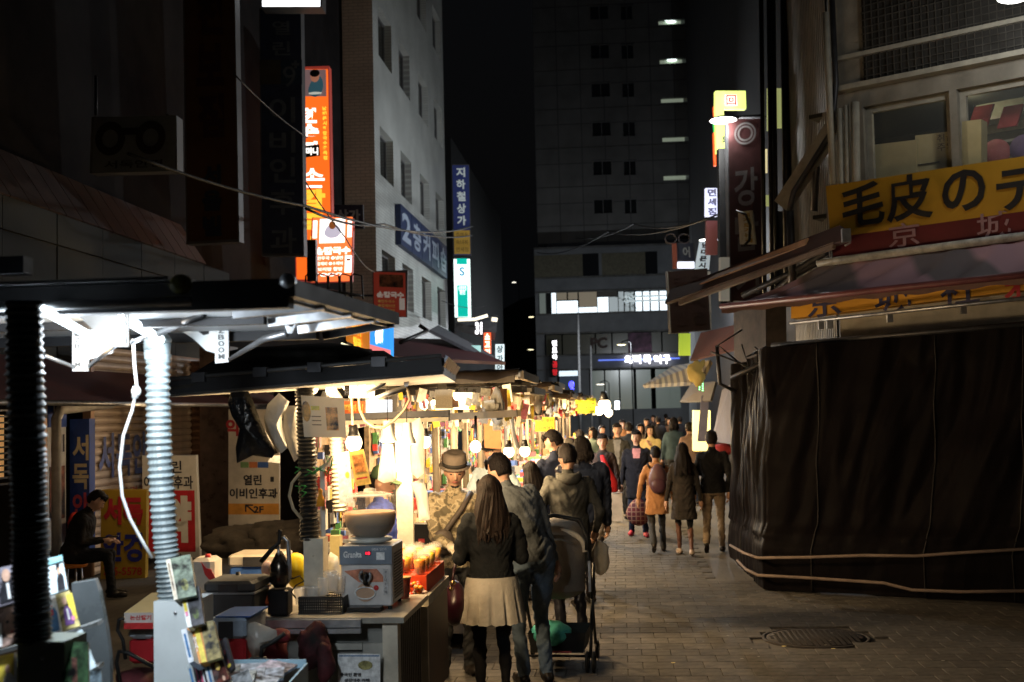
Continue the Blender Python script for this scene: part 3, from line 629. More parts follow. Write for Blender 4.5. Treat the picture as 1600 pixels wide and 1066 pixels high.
# ------------------------------------------------------------------ signs high on the left
def box_sign(name, label, pts, d, t, face, side=None):
    a, b_, c, e = [P(x, y, d) for x, y in pts]; th = thing(name, label, 'sign', (a+b_)/2)
    b = MB(); b.slab(a, b_, c, e, t); b.build('box', side or face, th)
    R_ = (b_-a).normalized(); U_ = (e-a).normalized(); n_ = R_.cross(U_)
    f = MB(); i = .02; w_ = (b_-a).length; h_ = (e-a).length
    at = lambda u, v: a+R_*(w_*u)+U_*(h_*v)
    f.slab(at(.03, .01)+n_*.006, at(.97, .01)+n_*.006, at(.97, .99)+n_*.006, at(.03, .99)+n_*.006, .004); f.build('face', face, th)
    return th, R_, U_, w_, h_, at, n_
dsf = mat('unlit_brown_sign', (.055, .027, .012), .7, var=.1, spec=.1); dsred = mat('unlit_dark_red_letters', (.02, .004, .006), .6); signside = mat('sign_side_metal', (.07, .07, .075), .6, .2)
th, R_, U_, w_, h_, at, n_ = box_sign('blade_sign', 'tall unlit brown vertical sign with dark letters, left of the blue clinic sign', [(291, 382), (374, 378), (366, -60), (285, -60)], 20, .35, dsf, signside)
b = MB(); text(b, '시', at(.5, .93), R_, U_, w=w_*.5, h=.7, bold=.05, lift=.02); text(b, '전', at(.5, .81), R_, U_, w=w_*.5, h=.7, bold=.05, lift=.02); text(b, '보', at(.5, .63), R_, U_, w=w_*.52, h=.7, bold=.05, lift=.02); text(b, '점', at(.5, .45), R_, U_, w=w_*.5, h=.72, bold=.05, lift=.02)
for k, ch in enumerate('서울빌'): text(b, ch, at(.5, .24-.09*k), R_, U_, w=w_*.36, h=.34, bold=.05, mi=1, lift=.02)
b.build('lettering', [dsred, mat('unlit_navy_letters', (.004, .008, .02), .6)], th)
bsf = mat('unlit_navy_sign', (.018, .025, .05), .5, var=.15)
th, R_, U_, w_, h_, at, n_ = box_sign('blade_sign', 'tall unlit navy clinic sign with grey Korean letters and a cross logo', [(409, 400), (475, 400), (470, 12), (405, 12)], 24, .4, bsf, signside)
b = MB(); v_ = lambda py: (400-py)/388
for ch, py, hh in (('열', 44, 22), ('린', 76, 22), ('이', 172, 40), ('비', 222, 34), ('인', 266, 40), ('후', 316, 40), ('과', 376, 40)): text(b, ch, at(.52, v_(py)), R_, U_, w=w_*(.42 if py < 100 else .62), h=h_*hh/388, bold=.02, lift=.02)
b.build('lettering', mat('dim_grey_letters', (.075, .085, .10), .6), th)
b = MB(); b.slab(at(.0, v_(132))+n_*.012, at(.5, v_(132))+n_*.012, at(.5, v_(94))+n_*.012, at(0, v_(94))+n_*.012, .004, 0); b.slab(at(.5, v_(132))+n_*.012, at(1, v_(132))+n_*.012, at(1, v_(94))+n_*.012, at(.5, v_(94))+n_*.012, .004, 1); text(b, '+', at(.85, v_(101)), R_, U_, w=.16, mi=2, lift=.02, bold=.06); text(b, '9', at(.7, v_(120)), R_, U_, w=.25, mi=2, lift=.02)
b.build('logo', [mat('dim_brown', (.045, .035, .022), .6), mat('dim_blue', (.014, .03, .055), .6), mat('dim_grey_letters', (.075, .085, .10), .6)], th)
# lit box above it
th, R_, U_, w_, h_, at, n_ = box_sign('light_box', 'bright white light box cut off by the top edge of the picture', [(407, 11), (503, 11), (503, -50), (407, -50)], 23, .5, emis('white_lightbox', (.92, .96, 1), 3.0), signside)
# spectacles sign
th, R_, U_, w_, h_, at, n_ = box_sign('spectacles_sign', 'unlit grey box sign with large black spectacles and small letters', [(140, 271), (277, 267), (276, 181), (143, 183)], 16, .3, mat('unlit_grey_face', (.09, .1, .1), .6, var=.1), signside)
b = MB()
for u in (.21, .67):
    c = at(u+.02, .6); n = 28; ri, ro = .5, 1
    pts = []; fs = []
    for k in range(n):
        a_ = 6.283*k/n; pts += [c+R_*(math.cos(a_)*w_*.17)+U_*(math.sin(a_)*h_*.30)+n_*.03, c+R_*(math.cos(a_)*w_*.09)+U_*(math.sin(a_)*h_*.16)+n_*.03]
    for k in range(n): l = (k+1) % n; fs.append((2*k, 2*l, 2*l+1, 2*k+1))
    b.add(pts, fs)
b.slab(at(.36, .66)+n_*.03, at(.54, .66)+n_*.03, at(.54, .78)+n_*.03, at(.36, .78)+n_*.03, .01); b.build('spectacles', mat('spectacle_black', (.012, .008, .008), .6), th)
b = MB(); text(b, '서독안경', at(.5, .14), R_, U_, w=w_*.66, h=h_*.14, bold=.02, lift=.02); b.build('lettering', mat('spectacle_black', (.012, .008, .008), .6), th)
b = MB(); q = P(262, 180, 16); b.cyl(q, q+V((-.2, .6, 0)), .02); b.cyl(P(150, 180, 16), P(150, 120, 16.5), .02); b.build('bracket', darkg, th)
# slivers of lit signs between the dark ones
for (x0, x1, ya, yb, d, cs, lb) in ((262, 266, 308, 340, 33, ((.7, .8, 1),), 'narrow bluish lit sign sliver above the book stall roof'), (263, 279, 352, 415, 32, ((.8, .1, .1), (.4, .7, .1), (.8, .1, .12)), 'multicoloured lit shop sign seen between the dark signs'), (289, 293, 342, 415, 31, ((1, .25, .05), (1, .2, .15)), 'thin orange lit sign edge left of the brown sign'), (408, 413, 180, 400, 31, ((1, .1, .05), (.9, .6, .05), (1, .15, .05), (.7, .8, .1)), 'thin red and yellow lit sign edge behind the navy sign')):
    a = P(x0, yb, d); c = P(x1, ya, d); th = thing('lit_sign', lb, 'sign', a)
    for k, col in enumerate(cs):
        z0 = a.z+(c.z-a.z)*k/len(cs); z1 = a.z+(c.z-a.z)*(k+1)/len(cs); b = MB(); b.bb((a.x, a.y, z0), (c.x, a.y+.25, z1-.02)); b.build('panel', emis('sliver_%02d%02d%02d' % tuple(int(q*10) for q in col), col, .55), th)
# orange restaurant sign
org = emis('orange_sign_face', (1, .16, .015), 1.0); wl = emis('white_sign_letters', (1, .93, .85), 1.9); yl = emis('yellow_sign_letters', (1, .62, .05), 1.1)
redside = mat('red_sign_side', (.45, .06, .04), .5, emit=.18, ecol=(1, .12, .08), var=0)
th, R_, U_, w_, h_, at, n_ = box_sign('restaurant_sign', 'tall lit orange restaurant sign with white and yellow Korean letters', [(462, 440), (520, 440), (514, 103), (456, 105)], 29, .4, org, redside)
v_ = lambda py: (440-py)/336
b = MB(); text(b, '한', at(.45, v_(180)), R_, U_, w=w_*.5, h=h_*.07, bold=.06); text(b, '순', at(.45, v_(205)), R_, U_, w=w_*.5, h=h_*.07, bold=.06); text(b, '자', at(.48, v_(232)), R_, U_, w=w_*.5, h=h_*.07, bold=.06); text(b, '손', at(.5, v_(278)), R_, U_, w=w_*.66, h=h_*.09, bold=.02); b.build('lettering', wl, th)
b = MB(); text(b, '칼', at(.5, v_(312)), R_, U_, w=w_*.68, h=h_*.1, bold=.07); text(b, '국', at(.5, v_(350)), R_, U_, w=w_*.68, h=h_*.1, bold=.07); text(b, '수', at(.5, v_(386)), R_, U_, w=w_*.68, h=h_*.1, bold=.07)
vtext(b, '남대문시장칼국수골목집', at(.86, v_(165)), at(.86, v_(250)), R_, w_*.11, bold=.06); b.build('lettering', yl, th)
b = MB(); b.slab(at(.15, v_(247))+n_*.02, at(.72, v_(243))+n_*.02, at(.7, v_(225))+n_*.02, at(.13, v_(229))+n_*.02, .01); b.build('black_patch', mat('sign_black_patch', (.01, .01, .01), .6), th)
b = MB(); text(b, '할머니', at(.42, v_(236)), R_, U_, w=w_*.5, h=h_*.036, bold=.04, lift=.03); b.build('lettering', wl, th)
ph = emis('photo_print_warm', (.35, .22, .22), .35)
b = MB(); b.slab(at(.1, v_(150))+n_*.015, at(.92, v_(150))+n_*.015, at(.92, v_(108))+n_*.015, at(.1, v_(108))+n_*.015, .006); pf = b.build('photo_panel', ph, th)
b = MB(); b.ell(at(.62, v_(133))+n_*.02, .2, .01, .28, mi=0); b.ell(at(.62, v_(119))+n_*.03, .11, .01, .14, mi=1); b.ell(at(.62, v_(114))+n_*.035, .12, .01, .09, mi=2); b.ell(at(.62, v_(145))+n_*.03, .16, .01, .05, mi=3); b.build('cook_figure', [emis('fig_teal', (.05, .14, .18), .4), emis('fig_skin', (.5, .2, .12), .5), mat('sign_black_patch', (.01, .01, .01), .6), emis('fig_pale', (.7, .7, .6), .6)], pf)
# second lit sign in front
th, R_, U_, w_, h_, at, n_ = box_sign('menu_sign', 'brightly lit red and white noodle menu sign on a balcony', [(484, 442), (550, 440), (552, 341), (487, 340)], 27, .25, emis('menu_orange_face', (1, .2, .05), 1.15), redside)
b = MB(); b.slab(at(.2, .6)+n_*.02, at(.8, .6)+n_*.02, at(.8, .97)+n_*.02, at(.2, .97)+n_*.02, .01); b.slab(at(.04, .68)+n_*.02, at(.14, .68)+n_*.02, at(.14, .95)+n_*.02, at(.04, .95)+n_*.02, .01); b.slab(at(.86, .68)+n_*.02, at(.96, .68)+n_*.02, at(.96, .95)+n_*.02, at(.86, .95)+n_*.02, .01)
text(b, '손칼국수', at(.52, .48), R_, U_, w=w_*.85, h=h_*.12, bold=.05, lift=.02)
for k in range(4): text(b, ('●만두국 ●냉면', '●칼제비 ●수제비', '●보리밥 찰밥', '7000')[k], at(.42, .37-.085*k), R_, U_, w=w_*.7, h=h_*.055, bold=.02, lift=.02)
b.slab(at(.82, .14)+n_*.02, at(.98, .14)+n_*.02, at(.98, .4)+n_*.02, at(.82, .4)+n_*.02, .01)
b.build('lettering', wl, th)
b = MB(); b.ell(at(.5, .78)+n_*.03, .2, .01, .16, mi=0); b.ell(at(.5, .87)+n_*.035, .08, .01, .09, mi=1); b.slab(at(.86, .32)+n_*.03, at(.95, .32)+n_*.03, at(.95, .35)+n_*.03, at(.86, .35)+n_*.03, .004, 1); b.build('cook_figure', [emis('fig_blueish', (.55, .5, .6), 1), emis('fig_brown', (.4, .12, .03), .5)], th)
# balcony railing & tree of wires in front
b = MB()
for k in range(5): q0 = P(478+k*18, 468, 26); b.tube([q0, q0+V((0, 0, .5)), q0+V((.05, 0, .55)), q0+V((.22, 0, .5)), q0+V((.24, 0, 0))], .02, 6)
b.cyl(P(470, 448, 26), P(565, 462, 26), .03); b.bb(P(486, 440, 26)-V((.06, .1, 0)), P(490, 375, 26)+V((.06, .1, 0))); tag(b.build('balcony_railing', blackm), 'black bent balcony railing in front of the lit menu sign', 'railing')
# dark red twin of the menu sign, unlit but given a faint glow
th, R_, U_, w_, h_, at, n_ = box_sign('menu_sign', 'unlit dark red noodle menu sign, given a faint glow, hanging before the white building', [(583, 494), (636, 496), (637, 422), (582, 424)], 33, .2, mat('menu_red_faint_glow', (.33, .05, .035), .5, emit=.055, ecol=(1, .12, .06), var=0), signside)
b = MB(); text(b, '손칼국수', at(.52, .49), R_, U_, w=w_*.8, h=h_*.14, bold=.05, lift=.02, mi=0)
for k in range(3): text(b, ('●만두국수', '●칼제비면', '보리밥')[k], at(.4, .34-.1*k), R_, U_, w=w_*.5, h=h_*.07, bold=.02, lift=.02, mi=1)
b.slab(at(.78, .16)+n_*.02, at(.94, .16)+n_*.02, at(.94, .42)+n_*.02, at(.78, .42)+n_*.02, .01, 0); b.slab(at(.2, .66)+n_*.02, at(.9, .66)+n_*.02, at(.9, .94)+n_*.02, at(.2, .94)+n_*.02, .01, 2)
b.build('lettering', [mat('pale_letters_dim', (.6, .55, .5), .6, emit=.12, ecol=(1, .9, .8), var=0), mat('yellow_letters_dim', (.5, .3, .08), .6, emit=.06, ecol=(1, .7, .2), var=0), mat('brown_picture', (.16, .07, .03), .6, var=.8, scale=5)], th)
b = MB(); b.cyl(P(545, 462, 33), P(583, 462, 33), .03); b.build('bracket', blackm, th)
# "상가" sign, blue and orange awning sign
th, R_, U_, w_, h_, at, n_ = box_sign('arcade_sign', 'small dark navy sign with two grey letters on the brown tiled wall', [(522, 357), (568, 357), (567, 320), (521, 320)], 35, .2, bsf, signside)
b = MB(); text(b, '상가', at(.5, .55), R_, U_, w=w_*.8, h=h_*.5, bold=.04, lift=.02); b.build('lettering', mat('arcade_letters', (.3, .32, .33), .6), th)
t1 = thing('corner_light_box', 'angled light box with an orange noodle face and a blue face with white letters', 'sign', P(575, 556, 22))
a, b1, c, e = P(541, 533, 22.4), P(577, 549, 21.4), P(578, 502, 21.4), P(540, 503, 22.4); b = MB(); b.slab(a, b1, c, e, .08); b.build('orange_face', emis('orange_sign_dim', (1, .3, .03), .5), t1)
R_ = (b1-a).normalized(); U_ = (e-a).normalized(); b = MB(); text(b, '칼국수', (a+b1+c+e)/4+V((0, 0, .1)), R_, U_, w=.5, h=.26, bold=.06, lift=.01); text(b, '칼국', (a+b1+c+e)/4-V((0, 0, .16)), R_, U_, w=.4, h=.18, bold=.06, lift=.01); b.build('lettering', yl, t1)
a, b1, c, e = P(578, 549, 21.35), P(609, 558, 20.8), P(609, 501, 20.8), P(578, 501, 21.35); b = MB(); b.slab(a, b1, c, e, .08); b.build('blue_face', emis('blue_sign_face', (.05, .38, 1), 1.0), t1)
R_ = (b1-a).normalized(); U_ = (e-a).normalized(); b = MB(); text(b, '생모자', (a+b1+c+e)/4+V((0, 0, .03)), R_, U_, w=.3, h=.32, bold=.09, lift=.01); b.build('lettering', wl, t1)
b = MB(); b.slab(a+V((0, -.01, 0)), b1+V((0, -.01, 0)), b1+V((0, -.01, .12)), a+V((0, -.01, .12)), .02); b.build('red_strip', emis('pink_strip', (1, .25, .25), 1.0), t1)
b = MB(); b.cyl(P(530, 542, 22), P(555, 551, 21.6), .02); b.cyl(P(534, 537, 22), P(562, 548, 21.6), .02); b.build('tube_lamp', emis('pale_yellow_tube', (1, .95, .6), 1.6), t1)
# vertical signs at the end of the white building
th, R_, U_, w_, h_, at, n_ = box_sign('arcade_blade_sign', 'blue vertical sign with white Korean letters over a yellow panel', [(709, 400), (736, 400), (733, 257), (706, 257)], 52, .4, mat('blue_sign_faint_glow', (.035, .05, .2), .5, emit=.012, ecol=(.2, .3, 1), var=0), signside)  # unlit blue sign, its letters and yellow panel given a faint glow
b = MB(); vtext(b, '지하철상가', at(.5, .98), at(.5, .32), R_, w_*.52, bold=.04, lift=.02); b.build('lettering', mat('white_letters_dim', (.7, .75, .75), .6, emit=.12, ecol=(.8, .9, .9), var=0), th)
b = MB(); b.slab(at(.04, .02)+n_*.02, at(.96, .02)+n_*.02, at(.96, .28)+n_*.02, at(.04, .28)+n_*.02, .01, 0)
for k in range(3): text(b, ('주매표', '숙녀복', '면세점')[k], at(.5, .23-.08*k), R_, U_, w=w_*.7, h=h_*.05, mi=1, lift=.03)
b.build('yellow_panel', [mat('yellow_panel_dim', (.5, .3, .05), .5, emit=.06, ecol=(1, .6, .1), var=0), mat('brown_letters', (.1, .06, .02), .6)], th)
th, R_, U_, w_, h_, at, n_ = box_sign('pharmacy_sign', 'bright white and turquoise lit vertical sign under the blue one', [(710, 497), (737, 497), (735, 404), (708, 404)], 51, .4, emis('pale_lightbox', (.82, 1, .95), 1.6), signside)
b = MB(); tq = emis('turquoise_print', (.0, .52, .4), .75)
for v0, v1, u0, u1 in ((.9, 1, .2, .8), (.02, .55, .2, .8)): b.slab(at(u0, v0)+n_*.02, at(u1, v0)+n_*.02, at(u1, v1)+n_*.02, at(u0, v1)+n_*.02, .01)
b.build('turquoise_print', tq, th)
b = MB(); text(b, '신한은행', at(.5, .5), R_, U_, w=w_*.46, h=.2, lift=.03, bold=.03, mi=0); text(b, '환전', at(.5, .43), R_, U_, w=w_*.3, h=.18, lift=.03, bold=.03, mi=0); text(b, 'S', at(.5, .78), R_, U_, w=w_*.3, lift=.03, bold=.03, mi=1); b.build('lettering', [emis('pale_lightbox', (.82, 1, .95), 1.6), emis('teal_emblem', (.1, .35, .55), .6)], th)
# smaller lit things beyond
def lit_panel(name, label, x0, y0, x1, y1, d, col, st, t=.2, txt=None, tcol=None, tst=1.5, vert=True):
    a = P(x0, y1, d); b1 = P(x1, y1, d); c = P(x1, y0, d); e = P(x0, y0, d); th = thing(name, label, 'sign', (a+b1)/2); b = MB(); b.slab(a, b1, c, e, t); b.build('box', emis('glow_%03d%03d%03d' % tuple(int(q*100) for q in col)+'_%d' % (st*100), col, st), th)
    if txt:
        b = MB(); R_ = (b1-a).normalized(); U_ = (e-a).normalized(); w_, h_ = (b1-a).length, (e-a).length
        if vert: vtext(b, txt, (c+e)/2, (a+b1)/2, R_, w_*.75, lift=.03, bold=.05)
        else: text(b, txt, (a+b1+c+e)/4, R_, U_, w=w_*.85, h=h_*.6, lift=.03, bold=.05)
        b.build('lettering', emis('glowl_%03d%03d%03d' % tuple(int(q*100) for q in tcol), tcol, tst), th)
    return th
lit_panel('lit_sign', 'small red lit vertical sign under the tilted eaves past the white building', 756, 520, 767, 556, 46, (1, .12, .03), .9, .2, '소고기', (1, .8, .6), 2)
lit_panel('lit_sign', 'tall white lit vertical sign with dark figures past the white building', 774, 538, 788, 598, 44, (.75, .88, .9), .95, .2, '상가안내', (.2, .25, .27), .3)
lit_panel('lit_sign', 'pale turquoise lit sign at the end of the sloping awning', 734, 540, 751, 566, 42, (.5, .85, .8), .7)
b = MB(); q = P(748, 513, 45); text(b, '31', q, RT, UP, w=.25, h=.45, bold=.05, depth=.03); tag(b.build('lit_number', emis('white_channel_letter', (1, .97, 1), 3.2)), 'small glowing white figures on the dark eaves past the white building', 'sign')
b = MB(); b.tube([P(715, 500, 46), P(742, 499, 46), P(762, 493, 46)], .06, 6); b.tube([P(768, 499, 46), P(777, 500, 46)], .08, 6); tag(b.build('light_strip', emis('warm_strip', (1, .9, .7), 1.4)), 'warm light strip along dark eaves beneath the turquoise sign', 'light')
b = MB(); b.slab(P(712, 505, 47), P(775, 520, 46), P(778, 492, 47), P(712, 500, 48), .3); b.slab(P(672, 515, 38), P(770, 565, 42), P(772, 556, 44), P(685, 508, 42), .1); tag(b.build('awning', mat('grey_eave', (.1, .1, .11), .7)), 'dark tilted eaves and awning beyond the corner of the white building', 'awning')
b = MB(); b.slab(P(600, 556, 30), P(790, 566, 40), P(700, 530, 44), P(600, 528, 37), .1); tag(b.build('awning', mar), 'dark maroon awning along the foot of the white building', 'awning')
b = MB(); b.tube([P(626, 535, 33), P(668, 517, 36), P(655, 508, 36)], .06); b.build('awning_arm', blackm, bld)
b = MB(); b.ell(P(893, 601, 70), .16, .16, .2); b.ell(P(894, 608, 70), .1, .1, .1); tag(b.build('blue_lamp', emis('blue_lamp_glow', (.05, .05, 1), 5)), 'small intense blue lamp above the far stall roofs', 'lamp')
# ================================================================== right side: fur shop, awnings, tarpaulin
A_ = P(1290, 290, 14.5); ua = math.radians(55); fu = V((math.sin(ua), -math.cos(ua), 0)); fn = V((-math.cos(ua), -math.sin(ua), 0))   # fu runs to the right, fn faces the street
def FA(px, py, off=0.0): return VP(px, py, A_+fn*off, fn)
fur = thing('fur_shop_building', 'corner shop building with a wide metal window above a yellow Japanese sign', 'building', (A_.x+2, A_.y, 0))
wallm = mat('painted_facade_metal', (.26, .24, .20), .6, var=.2, scale=3, bump=.05); framem = mat('window_frame_beige', (.38, .36, .30), .5, var=.15)
S0 = A_+fn*-.25; 
w0, w1 = FA(1349, 262, -.25), FA(1640, 118, -.25); zw0 = FA(1349, 275, -.25).z-.3; zw1 = FA(1349, 167, -.25).z
sx = lambda p: (V(p)-S0).dot(fu)
b = MB(); O = S0-V((0, 0, S0.z)); holes = [(sx(FA(1349, 200, -.25)), zw0, sx(FA(1485, 200, -.25)), zw1), (sx(FA(1497, 200, -.25)), zw0, 6.5, zw1)]
grid_wall(b, O, fu, (0, 0, 1), 8.0, 12, holes, .18); b.build('front_wall', wallm, fur)
# set-back left flank of ribbed sheet metal running away up the alley
fl = MB(); e0 = O; e1 = V((2.75, 19.0, 0)); dv = (e1-e0).normalized(); nn = V((-dv.y, dv.x, 0)); L_ = (e1-e0).length; n = 26
for k in range(n):
    a = e0+dv*(L_*k/n); c = e0+dv*(L_*(k+.55)/n); d = e0+dv*(L_*(k+1)/n); up = V((0, 0, 12))
    fl.quad(a+nn*.04, c+nn*.04, c+nn*.04+up, a+nn*.04+up); fl.quad(c+nn*.04, c, c+up, c+nn*.04+up); fl.quad(c, d, d+up, c+up); fl.quad(d, d+nn*.04, d+nn*.04+up, d+up)
fl.build('ribbed_side_wall', mat('ribbed_sheet_metal', (.20, .19, .165), .55, .2, var=.3, scale=2.5), fur)
for (x0, y0, x1, y1, r) in ((1340, 420, 1336, 160, .05), (1318, 420, 1312, 170, .035), (1328, 420, 1322, 165, .03), (1302, 290, 1290, 20, .04)):
    b = MB(); b.cyl(FA(x0, y0, .05), FA(x1, y1, .05), r, n=8); b.build('conduit', framem, fur)
# diagonal duct
b = MB(); p0, p1 = P(1222, 322, 15.2), P(1312, 185, 14.6); dd = (p1-p0).normalized(); b.box((p0+p1)/2, ((p1-p0).length, .12, .2), (dd, fn, dd.cross(fn))); b.build('diagonal_duct', mat('duct_metal', (.34, .32, .28), .5, .3), fur)
b = MB(); b.tube([P(1232, 335, 14.9), P(1240, 300, 14.9), P(1300, 205, 14.5), P(1306, 130, 14.5), P(1300, 0, 14.5)], .035, 8); b.tube([P(1272, 330, 14.9), P(1276, 250, 14.9), P(1288, 232, 14.8)], .04, 8); b.tube([P(1240, 470, 14.9), P(1234, 330, 14.9)], .05, 8); b.build('pipe', darkg, fur)
# window furniture
for k, (h0, h1) in enumerate(((holes[0][0], holes[0][2]), (holes[1][0], holes[1][2]))):
    f = MB(); q = lambda s, z, o=-.12: S0-V((0, 0, S0.z))+fu*s+fn*o+V((0, 0, z)); t_ = .07
    f.box(q(h0+t_/2, (zw0+zw1)/2), (t_, .06, zw1-zw0), (fu, fn, V((0, 0, 1)))); f.box(q(h1-t_/2, (zw0+zw1)/2), (t_, .06, zw1-zw0), (fu, fn, V((0, 0, 1)))); f.box(q((h0+h1)/2, zw1-t_/2), (h1-h0-2*t_, .055, t_), (fu, fn, V((0, 0, 1))))
    w = f.build('window', framem, fur); p = MB(); p.quad(q(h0, zw0), q(h1, zw0), q(h1, zw1), q(h0, zw1)); p.build('pane', mat('clear_shop_glass', (.5, .55, .55), .05, alpha=.12, var=0, spec=.8), w)
# drip ledge and upper grille of small square mesh
b = MB(); q = lambda s, z, o=0.0: O+fu*s+fn*o+V((0, 0, z)); zl = FA(1349, 150, -.2).z
b.box(q(4, zl+.12, .08), (8, .16, .06), (fu, fn, V((0, 0, 1)))); b.box(q(4, zl+.5, .05), (8, .1, .05), (fu, fn, V((0, 0, 1)))); b.build('ledge', framem, fur)
g0 = sx(FA(1352, 120, -.25)); gz0 = FA(1352, 127, -.25).z; gz1 = gz0+1.45
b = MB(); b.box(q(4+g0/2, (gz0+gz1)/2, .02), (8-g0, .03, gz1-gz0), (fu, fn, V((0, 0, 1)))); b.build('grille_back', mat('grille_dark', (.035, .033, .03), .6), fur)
b = MB()
for k in range(int((8-g0)/.085)): b.box(q(g0+.04+k*.085, (gz0+gz1)/2, .05), (.012, .012, gz1-gz0), (fu, fn, V((0, 0, 1))))
for k in range(int((gz1-gz0)/.085)): b.box(q(4+g0/2, gz0+.04+k*.085, .062), (8-g0, .010, .012), (fu, fn, V((0, 0, 1))))
tag(b.build('grille_mesh', mat('grille_bars', (.09, .085, .075), .5, .3), fur), kind='stuff')
# things behind the window
card = mat('corrugated_cardboard', (.50, .43, .24), .8, var=.1, scale=3)
def onwin(x0, y0, x1, y1, off, t, nm, m, label, cat):
    a, b1, c, e = FA(x0, y1, off), FA(x1, y1-(x1-x0)*.12, off), FA(x1, y0-(x1-x0)*.12, off), FA(x0, y0, off)
    b = MB(); b.slab(a, b1, c, e, t); return tag(b.build(nm, m), label, cat)
c1 = onwin(1352, 228, 1432, 300, -.55, .25, 'cardboard_box', card, 'plain tan cardboard box at the left end of the upstairs shop window', 'box')
c2 = onwin(1430, 212, 1500, 300, -.60, .25, 'cardboard_box', card, 'printed tan cardboard box in the middle of the upstairs shop window', 'box')
tx = MB(); text(tx, '취급\n주의', FA(1478, 222, -.59), fu, (0, 0, 1), w=.2, h=.2, lift=.01); tx.box(FA(1448, 256, -.585), (.3, .01, .012), (fu, fn, V((0, 0, 1)))); tx.build('print', mat('box_print_dark', (.08, .06, .04), .7), c2)
c3 = onwin(1503, 190, 1533, 285, -.34, .2, 'cardboard_box', card, 'upright tan cardboard box just right of the window mullion', 'box')
shl = thing('display_shelf', 'pale shelf unit with red and purple goods behind the upstairs window', 'shelf', FA(1570, 200, -.9))
s0_, s1_ = sx(FA(1500, 200, -.9)), 6.6; zz_ = [FA(1500, y, -.9).z for y in (268, 224, 185, 160)]
b = MB(); b.box(q((s0_+s1_)/2, (zz_[0]+zz_[3])/2, -1.25), (s1_-s0_, .03, zz_[3]-zz_[0]+.6), (fu, fn, V((0, 0, 1)))); b.build('back_panel', mat('shelf_back_pale', (.42, .40, .30), .7), shl)
for z in zz_[:3]: b = MB(); b.box(q((s0_+s1_)/2, z, -1.08), (s1_-s0_, .32, .03), (fu, fn, V((0, 0, 1)))); b.build('shelf_board', framem, shl)
b = MB(); b.box(q((s0_+s1_)/2, (zz_[0]+zz_[1])/2+.22, -1.22), (s1_-s0_, .02, .25), (fu, fn, V((0, 0, 1)))); b.build('grey_strip', mat('shelf_grey', (.10, .10, .09), .7), shl)
redg = mat('red_goods', (.42, .05, .05), .5); pkg = mat('pink_goods', (.5, .14, .14), .6); prg = mat('purple_goods', (.22, .14, .28), .6)
for (x, y, k, m, lb) in ((1530, 182, 0, redg, 'left red slanted pouch on the upper shelf behind the window'), (1576, 182, 0, redg, 'right red slanted pouch on the upper shelf behind the window'), (1557, 239, 1, pkg, 'round pink fan on the lower shelf behind the window'), (1600, 232, 1, prg, 'round purple fan on the lower shelf behind the window')):
    c = FA(x, y, -.95); b = MB()
    if k == 0: b.prism([c-fu*.14-V((0, 0, .12)), c+fu*.08-V((0, 0, .12)), c+fu*.17+V((0, 0, .12)), c-fu*.05+V((0, 0, .12))], fn*-.05)
    else: b.lathe(c, [(.01, -.02), (.16, -.015), (.16, .015), (.01, .02)], 24, (fu, V((0, 0, 1)), fn))
    tag(b.build('pouch' if k == 0 else 'round_fan', m), lb, 'pouch' if k == 0 else 'fan')
# ceiling of the room so the dark behind reads as a room
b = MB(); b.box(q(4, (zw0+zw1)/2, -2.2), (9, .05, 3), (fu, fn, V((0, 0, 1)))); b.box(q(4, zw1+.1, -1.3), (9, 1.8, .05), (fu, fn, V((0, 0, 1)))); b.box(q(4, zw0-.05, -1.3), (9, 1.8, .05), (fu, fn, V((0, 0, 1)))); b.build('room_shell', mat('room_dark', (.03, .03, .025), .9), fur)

area_pt('room_light', FA(1520, 170, -1.0), 5, (1, .93, .62), .15)
# signs on the fur shop
sgn = thing('fur_shop_sign', 'wide yellow sign with black Japanese letters above a dark red strip', 'sign', A_)
o1 = .12
a, b1, c, e = FA(1298, 372, o1), FA(1660, 322, o1), FA(1660, 235, o1), FA(1290, 291, o1)
yl2 = mat('fur_sign_yellow', (.36, .20, .015), .5, var=.12, scale=1.5); rd2 = mat('fur_sign_red', (.09, .008, .012), .5, var=.15, scale=2)
b = MB(); b.slab(a, b1, c, e, .3); b.build('yellow_panel', yl2, sgn)
a2, b2 = FA(1303, 413, o1), FA(1660, 372, o1)
b = MB(); b.slab(a2, b2, b1, a, .3); b.build('red_panel', rd2, sgn)
R_ = (b1-a).normalized(); U_ = V((0, 0, 1)); k1 = mat('sign_black_letters', (.012, .012, .015), .6)
b = MB()
for ch, x, y, h in (('毛', 1349, 319, .50), ('皮', 1421, 309, .52), ('の', 1506, 298, .46), ('デ', 1596, 290, .50)): text(b, ch, FA(x, y, o1), R_, U_, h=h, w=h*1.03, bold=.022)
b.build('lettering', k1, sgn)
b = MB()
for ch, x, y in (('京', 1413, 367), ('城', 1553, 351)): text(b, ch, FA(x, y, o1), R_, U_, h=.27, w=.36, bold=.008)
b.build('lettering', mat('sign_dull_pink_letters', (.28, .17, .2), .6), sgn)
bb2 = thing('lower_shop_sign', 'orange shop sign with navy characters half hidden below the awning', 'sign', FA(1240, 490, .3))
a, b1, c, e = FA(1236, 498, .4), FA(1660, 446, .4), FA(1660, 395, .4), FA(1236, 447, .4)
b = MB(); b.slab(a, b1, c, e, .2); b.build('panel', mat('lower_sign_orange', (.5, .24, .01), .5, var=.12, scale=1.5), bb2)
R2 = (b1-a).normalized(); b = MB()
for ch, x, y in (('京', 1288, 471), ('城', 1395, 461), ('社', 1500, 452)): text(b, ch, FA(x, y, .4), R2, U_, h=.36, w=.42, bold=.012)
